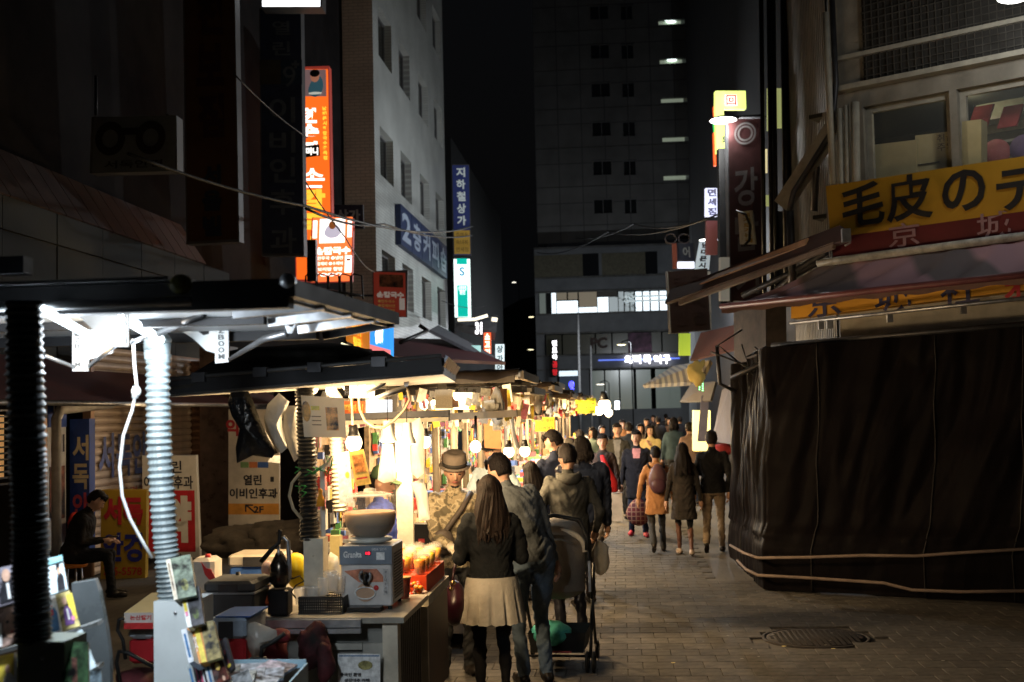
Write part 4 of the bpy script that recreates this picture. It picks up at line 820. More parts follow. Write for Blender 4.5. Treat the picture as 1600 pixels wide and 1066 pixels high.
text(b, 'オ', FA(1586, 451, .4), R2, U_, h=.26, w=.22, bold=.04, lift=.008, mi=1); b.build('lettering', [mat('navy_letters', (.02, .02, .07), .6), mat('sign_red_ink', (.38, .02, .03), .6)], bb2)
# bar with brackets under that sign
b = MB(); b.cyl(P(1235, 505, 13.6), P(1640, 462, 11.2), .02)
for x, y in ((1283, 500), (1296, 499), (1390, 489), (1505, 476)): b.box(P(x, y+8, 13.0), (.06, .06, .09))
b.build('fixing_rail', alu, bb2)

# big pink awning
pk = bpy.data.materials.new('pink_awning_canvas'); pk.use_nodes = True; t_ = pk.node_tree; bs_ = t_.nodes['Principled BSDF']; bs_.inputs['Roughness'].default_value = .8
uv = t_.nodes.new('ShaderNodeTexCoord'); sp_ = t_.nodes.new('ShaderNodeSeparateXYZ'); mth = t_.nodes.new('ShaderNodeMath'); mth.operation = 'MULTIPLY'; mth.inputs[1].default_value = 1.0
wv = t_.nodes.new('ShaderNodeTexWave'); wv.wave_type = 'BANDS'; wv.bands_direction = 'X'; wv.inputs['Scale'].default_value = .28; wv.inputs['Distortion'].default_value = .6; wv.inputs['Detail'].default_value = 2
cr = t_.nodes.new('ShaderNodeValToRGB'); cr.color_ramp.elements[0].position = .38; cr.color_ramp.elements[0].color = (.13, .11, .12, 1); cr.color_ramp.elements[1].position = .6; cr.color_ramp.elements[1].color = (.36, .22, .26, 1)
t_.links.new(uv.outputs['Object'], wv.inputs[0]); t_.links.new(wv.outputs[0], cr.inputs[0]); t_.links.new(cr.outputs[0], bs_.inputs['Base Color'])
aw = thing('pink_awning', 'long dusty pink canvas awning sloping out under the yellow fur shop sign', 'awning', P(1300, 440, 13.6))
r0, r1 = FA(1278, 418, .25), FA(1680, 366, .25); f0, f1 = P(1127, 479, 14.6), P(1680, 421, 10.9)
nx, ny = 60, 10; vs = []; fs = []
for i in range(nx+1):
    for j in range(ny+1):
        u, v = i/nx, j/ny; p = (r0*(1-u)+r1*u)*(1-v)+(f0*(1-u)+f1*u)*v; p = p+V((0, 0, -.10*math.sin(math.pi*v)*(.6+.4*math.sin(u*40)) + .02*noise.noise(V((u*20, v*3, 0))))); vs.append(p)
for i in range(nx):
    for j in range(ny): q_ = i*(ny+1)+j; fs.append((q_, q_+1, q_+ny+2, q_+ny+1))
b = MB(); b.add(vs, fs, 0, True); b.build('canvas', pk, aw)
b = MB(); b.cyl(f0, f1, .035); b.build('front_bar', mat('maroon_bar', (.12, .04, .05), .5), aw)
b = MB(); b.cyl(r0+V((0, 0, .05)), r1+V((0, 0, .05)), .045); b.build('roller_tube', mat('roller_paint', (.42, .42, .40), .5, var=.3, scale=9), aw)
b = MB(); nv_ = 40
vs = [f0*(1-i/nv_)+f1*(i/nv_)+V((0, 0, -.01)) for i in range(nv_+1)]; vs += [v+V((0, .0, -.07-.012*math.sin(i*1.3))) for i, v in enumerate(vs)]
b.add(vs, [(i, i+1, nv_+2+i, nv_+1+i) for i in range(nv_)]); b.build('valance', mat('valance_brown', (.09, .05, .045), .8), aw)
# darker folded awning to its left, seen edge-on, with peach lit strip
a2 = thing('folded_awning', 'half-open dark awning with a peach edge strip left of the pink awning', 'awning', P(1180, 420, 16))
dk = mat('dark_maroon_canvas', (.045, .02, .02), .8); b = MB(); b.slab(P(1320, 374, 13), P(1312, 352, 13.4), P(1048, 452, 20), P(1038, 474, 19.6), .06); b.build('canvas', dk, a2)
b = MB(); b.slab(P(1258, 382, 14.2), P(1262, 372, 14.2), P(1120, 428, 17.5), P(1092, 444, 18), .03); b.build('edge_strip', mat('peach_canvas', (.50, .30, .19), .7), a2)
b = MB(); b.slab(P(1300, 388, 13.3), P(1302, 378, 13.3), P(1060, 470, 19), P(1060, 477, 19), .04); b.build('front_profile', mat('brown_profile', (.2, .15, .12), .5), a2)
b = MB(); b.box(P(1322, 368, 12.9), (.09, .07, .14)); b.tube([P(1316, 358, 12.9), P(1326, 364, 12.9), P(1328, 380, 12.9), P(1320, 384, 12.9)], .012, 6); b.build('end_bracket', alu, a2)
b = MB(); b.tube([P(1290, 395, 14), P(1240, 425, 15), P(1160, 462, 15.4)], .04, 8); b.tube([P(1190, 480, 15.5), P(1240, 430, 15), P(1275, 410, 14.6)], .05, 8); b.build('folding_arm', darkg, a2)
# column & clutter behind, left of the tarpaulin
b = MB(); b.slab(P(1150, 840, 17.5), P(1200, 850, 16.4), P(1196, 470, 16.4), P(1146, 470, 17.5), .3); tag(b.build('brick_pillar', mat('pillar_render', (.08, .065, .055), .8, var=.3)), 'narrow rendered pillar at the corner behind the tarpaulin', 'pillar')
b = MB()
random.seed(11)
for k in range(6):
    x, y = random.uniform(1145, 1220), random.uniform(495, 580); b.tube([P(x, y, 15), P(x+random.uniform(-40, 40), y+random.uniform(10, 40), 14.9), P(x+random.uniform(-60, 60), y+random.uniform(-10, 60), 15)], .012, 6)
b.tube([P(1143, 590, 15), P(1170, 578, 14.8), P(1205, 560, 14.6)], .03, 6); b.tube([P(1120, 540, 15), P(1125, 600, 15), P(1150, 612, 15)], .025, 6)
tag(b.build('pipe_tangle', darkg), 'tangle of bent pipes and brackets under the awnings at the corner', 'pipes')

# ------------------------------------------------------------------ tarpaulin-covered stall
C0, C1, C2 = G(1141, 872), G(1190, 923), G(1660, 948); top0, top1, top2 = P(1150, 575, 16.0), P(1206, 545, 14.0), P(1680, 508, 12.4)
tarp = bpy.data.materials.new('dark_tarpaulin'); tarp.use_nodes = True; t_ = tarp.node_tree; bs_ = t_.nodes['Principled BSDF']; bs_.inputs['Roughness'].default_value = .5; bs_.inputs['Specular IOR Level'].default_value = .015
nz = t_.nodes.new('ShaderNodeTexNoise'); nz.inputs['Scale'].default_value = 1.2; nz.inputs['Detail'].default_value = 5; tc_ = t_.nodes.new('ShaderNodeTexCoord'); cr = t_.nodes.new('ShaderNodeValToRGB')
cr.color_ramp.elements[0].color = (.0035, .003, .0038, 1); cr.color_ramp.elements[1].color = (.0075, .006, .006, 1); t_.links.new(tc_.outputs['Object'], nz.inputs['Vector']); t_.links.new(nz.outputs[0], cr.inputs[0]); t_.links.new(cr.outputs[0], bs_.inputs['Base Color'])
wvn = t_.nodes.new('ShaderNodeTexNoise'); wvn.inputs['Scale'].default_value = 9; mp = t_.nodes.new('ShaderNodeMapping'); mp.inputs['Scale'].default_value = (1, 1, .25); t_.links.new(tc_.outputs['Object'], mp.inputs[0]); t_.links.new(mp.outputs[0], wvn.inputs['Vector'])
bp = t_.nodes.new('ShaderNodeBump'); bp.inputs['Strength'].default_value = .3; bp.inputs['Distance'].default_value = .03; t_.links.new(wvn.outputs[0], bp.inputs['Height']); t_.links.new(bp.outputs[0], bs_.inputs['Normal'])
L1 = (C1-C0).length; L2 = (C2-C1).length; NT = 190; NZ = 60; vs = []; fs = []
Lt = L1+L2
def perim(t):
    s = t*Lt
    if s < L1: u = s/L1; return C0*(1-u)+C1*u, top0*(1-u)+top1*u, 0, u
    u = (s-L1)/L2; return C1*(1-u)+C2*u, top1*(1-u)+top2*u, 1, u
nA = V((-.55, -.83, 0)); nL = V((-.95, -.3, 0))
for i in range(NT+1):
    t = i/NT; bse, tp, sd_, u = perim(t)
    nrm = nL.lerp(nA, min(1, max(0, (t*Lt-L1+.3)/.6))).normalized()
    for j in range(NZ+1):
        v = j/NZ; hgt = v
        bulge = (1-v)**2.2
        p = bse*(1-v**.55)+V((tp.x, tp.y, 0))*(v**.55); p.z = tp.z*v+.015
        if v < .17: p = bse.lerp(V((tp.x, tp.y, 0)), .06); p.z = tp.z*v+.015
        elif v < .26: k_ = (v-.17)/.09; q1 = bse.lerp(V((tp.x, tp.y, 0)), .06); q2 = bse*(1-v**.55)+V((tp.x, tp.y, 0))*(v**.55); p = q1.lerp(q2, k_); p.z = tp.z*v+.015
        s = t*Lt; sw = s + (1-v)*.9*(1 if s > L1 else .3)      # folds swing outward towards the base
        f_ = abs(math.sin(sw*1.9+noise.noise(V((sw*.6, v*1.0, 0)))*2.6))**.7*.13 + noise.noise(V((sw*3.2, v*.8, 3)))*.07 - abs(noise.noise(V((sw*5+v*2, v*1.6+sw*.5, 7))))*.09 - abs(noise.noise(V((sw*9-v*3, v*2.5, 17))))*.03
        sagn = noise.noise(V((s*1.6, v*7, 11)))*.035
        p += nrm*(f_*(.35+.65*math.sin(min(1, v*1.5)*1.57))*(1 if v > .2 else .35)+sagn)
        vs.append(p)
for i in range(NT):
    for j in range(NZ): a = i*(NZ+1)+j; fs.append((a, a+NZ+1, a+NZ+2, a+1))
ts = thing('covered_stall', 'closed market stall wrapped in a huge dark tarpaulin tied with two ropes', 'stall', (C1+C2)/2)
b = MB(); b.add(vs, fs, 0, True); b.build('tarpaulin', tarp, ts)
seam = mat('tarp_seam', (.012, .010, .010), .6)
for ic in (38, 74, 112, 149, 176):
    b = MB(); b.tube([vs[ic*(NZ+1)+j]+nA*.012 for j in range(0, NZ+1, 2)], .008, 5); b.build('seam', seam, ts)
ropem = mat('grey_rope', (.20, .15, .12), .8, var=.2)
for zz_, pts in ((0, [(1141, 852), (1162, 864), (1184, 872), (1260, 871), (1350, 868), (1430, 869), (1500, 864), (1620, 857)]), (1, [(1152, 876), (1166, 890), (1184, 899), (1260, 903), (1380, 911), (1425, 922), (1500, 925), (1620, 923)])):
    path = []
    for (x, y) in pts:
        u = (x-1184)/(1660-1184); base = C1.lerp(C2, max(0, u)) if u >= 0 else C1.lerp(C0, min(1, -u*476/43)); dpt = (base-CP).dot(fw)-.22; path.append(P(x, y, dpt))
    b = MB(); b.tube(path, .018, 6); b.build('rope', ropem, ts)
# frame hint of stall roof
b = MB(); b.cyl(P(1206, 540, 14.2), P(1680, 500, 12.2), .03); b.build('top_rail', darkg, ts)

# ------------------------------------------------------------------ signs and lamps on the right
pole_b = mat('unlit_sign_back', (.006, .006, .007), .5)
th, R_, U_, w_, h_, at, n_ = box_sign('blade_sign', 'tall unlit dark red vertical sign with grey outlined Korean letters', [(1141, 480), (1196, 474), (1195, 178), (1136, 182)], 23, .3, mat('dark_red_board', (.028, .008, .008), .5), signside)
b = MB(); lm = mat('outline_letters_grey', (.10, .09, .09), .6)
text(b, '◎', at(.5, .9), R_, U_, w=w_*.62, h=.42, lift=.02); text(b, '강', at(.5, .62), R_, U_, w=w_*.66, h=.72, bold=.02, lift=.02); text(b, '남', at(.5, .38), R_, U_, w=w_*.66, h=.68, bold=.02, lift=.02); text(b, '기', at(.5, .14), R_, U_, w=w_*.66, h=.62, bold=.02, lift=.02); b.build('lettering', lm, th)
b = MB(); q0 = P(1131, 470, 24); q1 = P(1128, 232, 24); b.slab(P(1126, 480, 24), P(1139, 480, 24), P(1136, 232, 24), P(1123, 232, 24), .25); tag(b.build('sign_post', pole_b), 'flat black edge-on sign board below the yellow lit sign', 'sign')
ys = thing('lit_blade_sign', 'bright yellow green L-shaped lit sign with a small red square seal', 'sign', P(1125, 240, 24.5))
yg = emis('yellowgreen_glow', (.85, 1, .25), 1.25); b = MB(); b.slab(P(1120, 239, 24.3), P(1133, 239, 24.3), P(1131, 170, 24.3), P(1118, 170, 24.3), .2); b.slab(P(1118, 170, 24.3), P(1166, 170, 24.3), P(1165, 142, 24.3), P(1118, 142, 24.3), .2); b.build('face', yg, ys)
b = MB(); b.slab(P(1133, 165, 24.2), P(1152, 165, 24.2), P(1151, 148, 24.2), P(1133, 148, 24.2), .02); b.build('seal_back', emis('seal_white', (1, 1, .9), 2), ys)
b = MB(); text(b, '回', P(1142.5, 156.5, 24.19), RT, UP, w=.2, h=.2, bold=.02, lift=.01); text(b, '5', P(1131, 218, 24.2), RT, UP, w=.07, h=.11, bold=.03, mi=1); b.build('lettering', [emis('seal_red', (.8, .06, .03), .6), mat('print_dark', (.02, .02, .03), .6)], ys)
for (y0, y1, col) in ((166, 190, (1, .12, .02)), (190, 207, (.02, .6, .12)), (207, 259, (1, .12, .02))):
    b = MB(); b.slab(P(1116.5, y1, 24.6), P(1119.5, y1, 24.6), P(1118.5, y0, 24.6), P(1115, y0, 24.6), .15); b.build('side_strip', emis('strip_%d' % int(col[1]*100), col, .9), ys)
# street lamps on brackets
sl = street_lamp_head(1130, 186, 23.0, 'white round street lamp on a long arm beside the yellow sign', (1, 1, .96), 7, .27, energy=330)
b = MB(); b.cyl(P(1134, 184, 23), P(1262, 183, 23), .03, n=8); b.tube([P(1228, 186, 23), P(1245, 188, 23), P(1262, 200, 23)], .02, 6); b.cyl(P(1262, 160, 23), P(1266, 330, 23), .06, n=8); b.build('bracket_arm', darkg, sl)
sl2 = street_lamp_head(1106, 374, 40.0, 'lower white round street lamp under the curved arm', (1, 1, .9), 5, .30, energy=2400)
b = MB(); b.tube([P(1112, 374, 40), P(1150, 373, 40), P(1180, 372, 39)], .04, 8); b.build('bracket_arm', darkg, sl2)
sl3 = street_lamp_head(1584, -9, 12.2, 'large white street lamp at the very top right corner', (1, 1, .96), 6, .17, energy=38)
b = MB(); b.cyl(P(1584, -15, 12.2), P(1700, -22, 12.2), .03); b.build('bracket_arm', darkg, sl3)
# assorted signs at mid-distance right
lit_panel('lit_sign', 'upper bluish white lit vertical sign left of the black post', 1103, 294, 1121, 338, 27, (.75, .78, 1), 1.3, .2, '면세점', (.3, .3, .5), .4)
lit_panel('painted_board', 'pink and teal painted panel with added faint glow beneath the upper bluish white sign', 1104, 345, 1121, 398, 27.4, (.35, .12, .11), .12)  # board given a faint glow though it is no lamp
th = thing('slanted_sign', 'slanted pale vertical sign covered in dark letters below the round lamp', 'sign', P(1097, 420, 28)); b = MB(); b.slab(P(1086, 421, 28), P(1108, 421, 28), P(1112, 375, 28), P(1094, 377, 28), .15); b.build('face', emis('slanted_face', (.55, .65, .7), .55), th)
b = MB(); vtext(b, '남대문시', P(1103, 378, 27.9), P(1096, 420, 27.9), RT, .16, bold=.05); b.build('lettering', mat('print_dark', (.02, .02, .03), .6), th)
lit_panel('lit_sign', 'tiny glowing white digits under the navy sign', 1060, 409, 1085, 419, 29, (.8, .85, 1), 1.6)
th, R_, U_, w_, h_, at, n_ = box_sign('blade_sign', 'small navy sign with an orange left edge and one grey Korean letter', [(1058, 408), (1086, 408), (1085, 380), (1056, 380)], 30, .2, bsf, signside)
b = MB(); text(b, '어', at(.55, .5), R_, U_, w=w_*.4, h=h_*.6, bold=.04, lift=.02); b.build('lettering', mat('arcade_letters', (.3, .32, .33), .6), th)
b = MB(); b.bb(P(1051, 420, 30)-V((0, .1, 0)), P(1057, 381, 30)+V((0, .1, 0))); b.build('orange_edge', mat('dull_orange_panel', (.30, .06, .02), .5, emit=.02, ecol=(1, .2, .05), var=0), th)
b = MB()
for x in (1048, 1069):
    c = P(x, 373, 30); b.tube([c+RT*(.14*math.cos(a))+UP*(.12*math.sin(a)) for a in [k*.524 for k in range(13)]], .018, 6)
b.build('emblem', mat('emblem_grey', (.14, .12, .12), .6), th)
th, R_, U_, w_, h_, at, n_ = box_sign('hanging_sign', 'large dark brown double sign with faint letters below the folded awning', [(1047, 522), (1112, 516), (1110, 424), (1042, 424)], 24, .25, mat('dark_brown_board', (.022, .010, .007), .5), mat('pale_sign_edge', (.34, .32, .28), .5))
b = MB(); vtext(b, '커피빈', at(.3, .95), at(.3, .1), R_, w_*.3, lift=.02, bold=.02); vtext(b, '면세점', at(.72, .95), at(.72, .1), R_, w_*.3, lift=.02, bold=.02); b.build('lettering', mat('faint_brown_letters', (.02, .008, .006), .6), th)
b = MB(); b.slab(P(1156, 382, 22), P(1180, 382, 21.5), P(1174, 329, 21.5), P(1153, 331, 22), .03); o = tag(b.build('banner', mat('white_banner_cloth', (.5, .5, .42), .7)), 'small white cloth banner with gold letters beside the dark red sign', 'banner')
b = MB(); vtext(b, '세계로가는길', P(1165, 332, 21.6), P(1170, 380, 21.6), RT, .14, lift=.03, bold=.04); b.build('lettering', mat('gold_letters', (.35, .22, .04), .6), o)
b = MB(); b.tube([P(1150, 330, 21.5), P(1165, 335, 21.4), P(1172, 352, 21.4), P(1171, 375, 21.4), P(1162, 385, 21.4)], .025, 6); tag(b.build('cable_loop', wire), 'black cable loop curling over the small white banner', 'cable')
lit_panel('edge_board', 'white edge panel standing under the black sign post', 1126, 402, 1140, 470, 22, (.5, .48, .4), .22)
# right-hand building behind, with lit windows
rb = thing('dark_tower_house', 'tall dark building on the right with slim greenish lit windows', 'building', (3.6, 24, 0))
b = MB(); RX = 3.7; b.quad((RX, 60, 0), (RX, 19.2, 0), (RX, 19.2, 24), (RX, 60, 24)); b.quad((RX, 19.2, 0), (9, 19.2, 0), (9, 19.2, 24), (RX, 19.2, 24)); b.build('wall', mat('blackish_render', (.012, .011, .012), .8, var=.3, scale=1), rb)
lw_ = emis('greenish_window_glow', (.62, .66, .25), .42); ly_ = emis('yellow_window_glow', (1, .85, .45), .75)
for (x0, y0, x1, y1, m) in ((1199, 138, 1206, 204, lw_), (1209, 138, 1222, 200, lw_), (1192, 233, 1199, 270, ly_), (1205, 234, 1210, 270, lw_), (1193, 305, 1203, 322, lw_), (1208, 305, 1212, 322, lw_)):
    b = MB(); b.slab(P(x0, y1, 19.0), P(x1, y1, 19.0), P(x1, y0, 19.0), P(x0, y0, 19.0), .05); b.build('window', m, rb)
b = MB()
for x in (1195, 1207, 1214, 1232, 1248): b.cyl(P(x, 480, 18.7), P(x-6, -20, 18.7), .035 if x < 1220 else .07, n=8)
b.build('downpipe', blackm, rb)
b = MB(); b.slab(P(1216, 470, 18.8), P(1238, 470, 18.8), P(1234, 330, 18.8), P(1216, 330, 18.8), .1); b.build('grey_panel', mat('dim_blue_panel', (.07, .08, .11), .5), rb)
# awnings further along on the right
def small_awning(label, pts, ds, m, t=.04):
    b = MB(); b.slab(*[P(x, y, d) for (x, y), d in zip(pts, ds)], t); return tag(b.build('awning', m), label, 'awning')
small_awning('maroon scalloped awning sagging beneath the large dark brown sign', [(1078, 563), (1150, 545), (1160, 505), (1095, 520)], (22, 19, 19.5, 23), mar)
ol = tile_mat('olive_striped_canvas', (.16, .13, .07), (.13, .10, .06), (.05, .04, .03), .12, 50, .03, .8, .2, 'XZ')
small_awning('olive striped canvas awning lit from below far along the alley', [(1004, 602), (1092, 596), (1110, 562), (1052, 572)], (34, 27, 27, 34), ol, .1)
lit_panel('lit_sign', 'lime green lit sign hanging between the awnings', 1062, 521, 1079, 556, 27, (.42, .6, .06), .45)
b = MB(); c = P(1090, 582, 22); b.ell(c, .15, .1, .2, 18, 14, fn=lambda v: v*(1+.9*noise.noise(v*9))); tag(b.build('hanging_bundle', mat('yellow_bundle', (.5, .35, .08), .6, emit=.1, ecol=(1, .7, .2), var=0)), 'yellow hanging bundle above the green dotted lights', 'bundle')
b = MB()
for k in range(14): b.ell(P(1093+(k % 2)*5, 588+k*1.7, 22), .014, .014, .014, 6, 4)
tag(b.build('led_string', emis('green_led', (.25, 1, .35), 4)), 'string of small green lights beside the yellow bundle', 'lights')
small_awning('dark grey canvas awning with a lit valance above the bright yellow shop', [(1062, 628), (1110, 626), (1118, 596), (1080, 600)], (26, 22, 22, 26), mat('grey_canvas', (.07, .065, .07), .8))
lit_panel('lit_shopfront', 'bright yellow white lit shop opening at the right of the alley', 1084, 642, 1110, 705, 25, (1, .85, .3), 1.5)
b = MB(); b.slab(P(1112, 690, 19), P(1142, 694, 17.5), P(1142, 600, 17.5), P(1128, 610, 19), .1); tag(b.build('cloth_tent', mat('blue_grey_tent', (.10, .10, .13), .8, bump=.2)), 'slumped blue grey cloth cover right of the lit shop opening', 'cloth')
b = MB(); b.slab(P(1090, 690, 23), P(1104, 690, 23), P(1108, 620, 23), P(1096, 618, 23), .03); tag(b.build('hanging_cloth', mat('grey_violet_cloth', (.16, .15, .19), .8)), 'grey violet cloth hanging in front of the yellow shop opening', 'cloth')
b = MB(); b.ell(P(1128, 703, 18), .2, .12, .09, fn=lambda v: v*(1+.3*noise.noise(v*15))); tag(b.build('red_goods_pile', redg), 'small heap of red goods right of the man in the black jacket', 'goods')
area_pt('shop_glow', P(1097, 668, 24.4), 60, (1, .8, .4), .2)
# overhead cables
def cable(pts, r, label):
    b = MB(); P_ = [P(*p) for p in pts]; path = []
    for a, c in zip(P_[:-1], P_[1:]):
        for k in range(8): u = k/8; path.append(a.lerp(c, u)+V((0, 0, -.5*(a-c).length*.06*4*u*(1-u)*.5)))
    path.append(P_[-1]); b.tube(path, r, 5); return tag(b.build('overhead_cable', wire if r > .01 else mat('pale_cable', (.12, .12, .13), .6)), label, 'cable')
cable([(200, 240, 14), (478, 322, 18), (738, 354, 36)], .022, 'thick black overhead cable running across the orange sign, upper one')
cable([(478, 326, 18), (600, 350, 26), (738, 368, 36)], .022, 'second black overhead cable just below the thick one')
cable([(478, 285, 20), (540, 372, 22), (585, 425, 30)], .012, 'thin slanting cable in front of the menu sign')
cable([(365, 115, 16), (480, 215, 20)], .012, 'thin cable slanting across the navy clinic sign')
cable([(840, 395, 60), (950, 362, 40), (1130, 332, 24)], .02, 'grey overhead cable rising towards the black post on the right')
cable([(900, 372, 50), (990, 350, 38), (1130, 332, 24)], .02, 'upper grey overhead cable joining the same post')
cable([(690, 470, 40), (760, 478, 50)], .012, 'thin cable below the white building windows')
# ================================================================== book stall (nearest)
Zv = V((0, 0, 1)); Xv = V((1, 0, 0)); Yv = V((0, 1, 0))
def hose(name, label, pts, d, r, m, pitch=.02, amp=.12, parent=None, top_cap=True):
    a = [P(x, y, d) for x, y in pts]; path = []; rr = []
    L = sum((a[i+1]-a[i]).length for i in range(len(a)-1)); n = int(L/pitch)*2
    for i in range(n+1):
        u = i/n*(len(a)-1); k = min(int(u), len(a)-2); p = a[k].lerp(a[k+1], u-k)
        p = p+V((noise.noise(V((i*.03, 0, 1)))*.006, noise.noise(V((i*.03, 5, 1)))*.006, noise.noise(V((i*.9, 9, 0)))*.002)); path.append(p); rr.append(r*(1+(amp if i % 2 else -amp)+noise.noise(V((i*.5, 2, 2)))*.09+noise.noise(V((i*.06, 2, 8)))*.07))
    b = MB(); b.tube(path, rr, 20, smooth=False); o = b.build(name, m, parent)
    if label: tag(o, label, 'post')
    return o
st1 = thing('book_stall', 'nearest market stall with cool white lights, selling discs and magazines', 'stall', (-1.75, 4.0, 0))
roofm = mat('roof_dark_frame', (.022, .022, .024), .6, .15, var=.3); whitec = mat('white_ceiling_panel', (.74, .78, .82), .35, var=.05)
RN, RF, RX0, RX1, RZ = 3.45, 4.95, -3.3, -.945, 2.41
b = MB(); b.bb((RX0, RN, RZ), (RX1-.30, RF, RZ+.05)); b.build('ceiling', whitec, st1)
b = MB(); b.bb((RX0, RN-.03, RZ-.045), (RX1, RN+.03, RZ+.04)); b.bb((RX0, RN-.05, RZ+.045), (RX1-.35, RN+.02, RZ+.055)); b.bb((RX0, RF-.03, RZ-.04), (RX1-.30, RF+.03, RZ+.06)); b.bb((RX0, (RN+RF)/2-.02, RZ-.03), (RX1-.30, (RN+RF)/2+.02, RZ-.003)); b.build('roof_frame', roofm, st1)
b = MB(); b.cyl((RX0, RN-.055, RZ-.02), (RX1-.28, RN-.055, RZ-.02), .014); b.build('edge_tube', alu, st1)
for k in range(3): b = MB(); b.box((RX0+.5+k*.52, RN-.05, RZ+.1), (.09, .06, .05)); b.build('clamp', darkg, st1)
b = MB(); b.ell((RX1-.31, RN-.05, RZ+.03), .035, .02, .03); b.build('hinge_cover', mat('olive_cover', (.10, .09, .02), .3), st1)
# opened side flap: tilts up a little to the right
fa, fb, fc_, fd = V((RX1-.30, RN, RZ)), V((RX1, RN, RZ+.012)), V((RX1+.0, RF+.1, RZ+.045)), V((RX1-.30, RF+.1, RZ))
flap = MB(); flap.slab(fd, fc_, fb, fa, .018)
fo = flap.build('side_flap', mat('flap_panel', (.10, .105, .11), .35, .3, var=.2), st1)
for u in (0, .25, .5, .75, 1):
    b = MB(); p0 = fa.lerp(fd, u); p1 = fb.lerp(fc_, u); dd = (p1-p0).normalized(); b.box((p0+p1)/2-Zv*.022, ((p1-p0).length, .035, .03), (dd, Yv, dd.cross(Yv))); b.build('flap_rib', alu if u in (.25, .5, .75) else roofm, fo)
b = MB(); dd = (fc_-fb).normalized(); b.box((fb+fc_)/2+Zv*.0, (.04, (fc_-fb).length+.06, .05), (dd.cross(Zv)*-1, dd, Zv)); b.build('flap_edge', roofm, fo)
b = MB(); b.box((fb+fc_)/2+V((-.03, 0, -.03)), (.012, (fc_-fb).length, .01), (dd.cross(Zv)*-1, dd, Zv)); b.build('edge_trim', alu, fo)
b = MB(); b.lathe(fb+V((0, -.03, .02)), [(.004, -.02), (.022, -.012), (.022, .012), (.004, .02)], 14, (Xv, Zv, Yv)); b.build('end_knob', mat('knob_grey', (.4, .42, .45), .3, .6), fo)
# name-plate brackets (vertical plate + triangular web) and lettering
def bracket(px, pts, d, m, tx, tcol, parent, hole=None):
    P0 = [P(x, y, d) for x, y in pts]; b = MB(); b.prism(P0, fw*.012); o = b.build('bracket_plate', m, parent)
    if hole: h = MB(); h.prism([P(x, y, d-.004) for x, y in hole], fw*.003); h.build('cutout', mat('cutout_dark', (.03, .03, .03), .8), o)
    t = MB(); x, y0, y1 = px; vtext(t, 'BIZBOOM', P(x, y0, d-.003), P(x+1, y1, d-.003), RT, (y1-y0)/7*.9/F*d, lift=.004, bold=.02); t.build('lettering', tcol, o); return o
lk = mat('plate_letters_grey', (.12, .12, .12), .5)
bracket((190, 452, 538), [(175, 542), (201, 542), (201, 445), (160, 445), (95, 447), (98, 470), (150, 520)], 3.95, mat('plate_painted_shade', (.06, .055, .05), .5), 0, emis('cutout_letters_glow', (.9, .95, 1), 1.2), st1, [(108, 466), (150, 452), (150, 475), (135, 480)])  # shade put into the plate colour; letters glow for light through cut-outs
bracket((345, 492, 562), [(336, 568), (357, 566), (357, 488), (300, 488), (262, 503), (275, 512), (300, 528), (322, 548), (336, 552)], 5.0, whitep, 0, lk, st1, [(296, 508), (326, 504), (326, 522), (318, 524)])
bracket((121, 508, 574), [(113, 580), (137, 580), (138, 562), (175, 552), (176, 500), (113, 497)], 4.5, whitep, 0, lk, st1)
# struts and corner plates
b = MB(); b.tube([P(248, 521, 4.5), P(318, 490, 4.2)], .014, 8); b.build('strut', blackm, st1)
b = MB(); b.tube([P(358, 562, 4.9), P(412, 530, 4.8), P(448, 521, 4.7)], [.008, .014, .014], 8); b.tube([P(203, 536, 4.3), P(240, 522, 4.5)], .008, 8); b.tube([P(70, 556, 4.3), P(116, 574, 4.5)], .007, 8); b.tube([P(140, 572, 4.5), P(180, 540, 4.3)], .008, 8); b.build('gas_strut', alu, st1)
for pts, d, hx, hy in (([(308, 458), (336, 458), (324, 490), (315, 490)], 4.2, 320, 470), ([(441, 497), (467, 497), (456, 521), (449, 521)], 4.6, 454, 507)):
    b = MB(); b.prism([P(x, y, d) for x, y in pts[::-1]], fw*.01); o = b.build('corner_plate', darkg if hx == 320 else alu, st1)
    h = MB(); c = P(hx, hy, d-.003); h.lathe(c, [(.001, 0), (.009, 0), (.009, .002), (.001, .002)], 12, (RT, UP, -fw)); h.build('bolt_hole', whitep if hx == 320 else mat('cutout_dark', (.03, .03, .03), .8), o)
# posts
hose('corrugated_post', 'thick black corrugated hose post at the far left of the picture', [(38, 470), (42, 700), (48, 860), (52, 1003)], 3.4, .049, mat('black_hose', (.012, .022, .024), .35, var=.3), .0165, .075)
hosec = mat('cool_grey_hose', (.30, .36, .38), .4, var=.25, scale=14)
hose('corrugated_post', 'pale grey corrugated hose post with a crumpled top, beside the white cable', [(247, 560), (249, 700), (258, 840), (268, 940)], 4.7, .046, hosec, .0235, .085)
b = MB(); path = [P(246+2*math.sin(i*1.7), 526+i*4.2, 4.7) for i in range(10)]; b.tube(path, [.040, .046, .052, .048, .051, .046, .050, .045, .049, .046], 18)
b.v = [(x+noise.noise(V((x*30, y*30, z*30)))*.012, y+noise.noise(V((x*30, y*30, z*30+9)))*.012, z) for x, y, z in b.v]; b.build('crumpled_sleeve', hosec, st1)
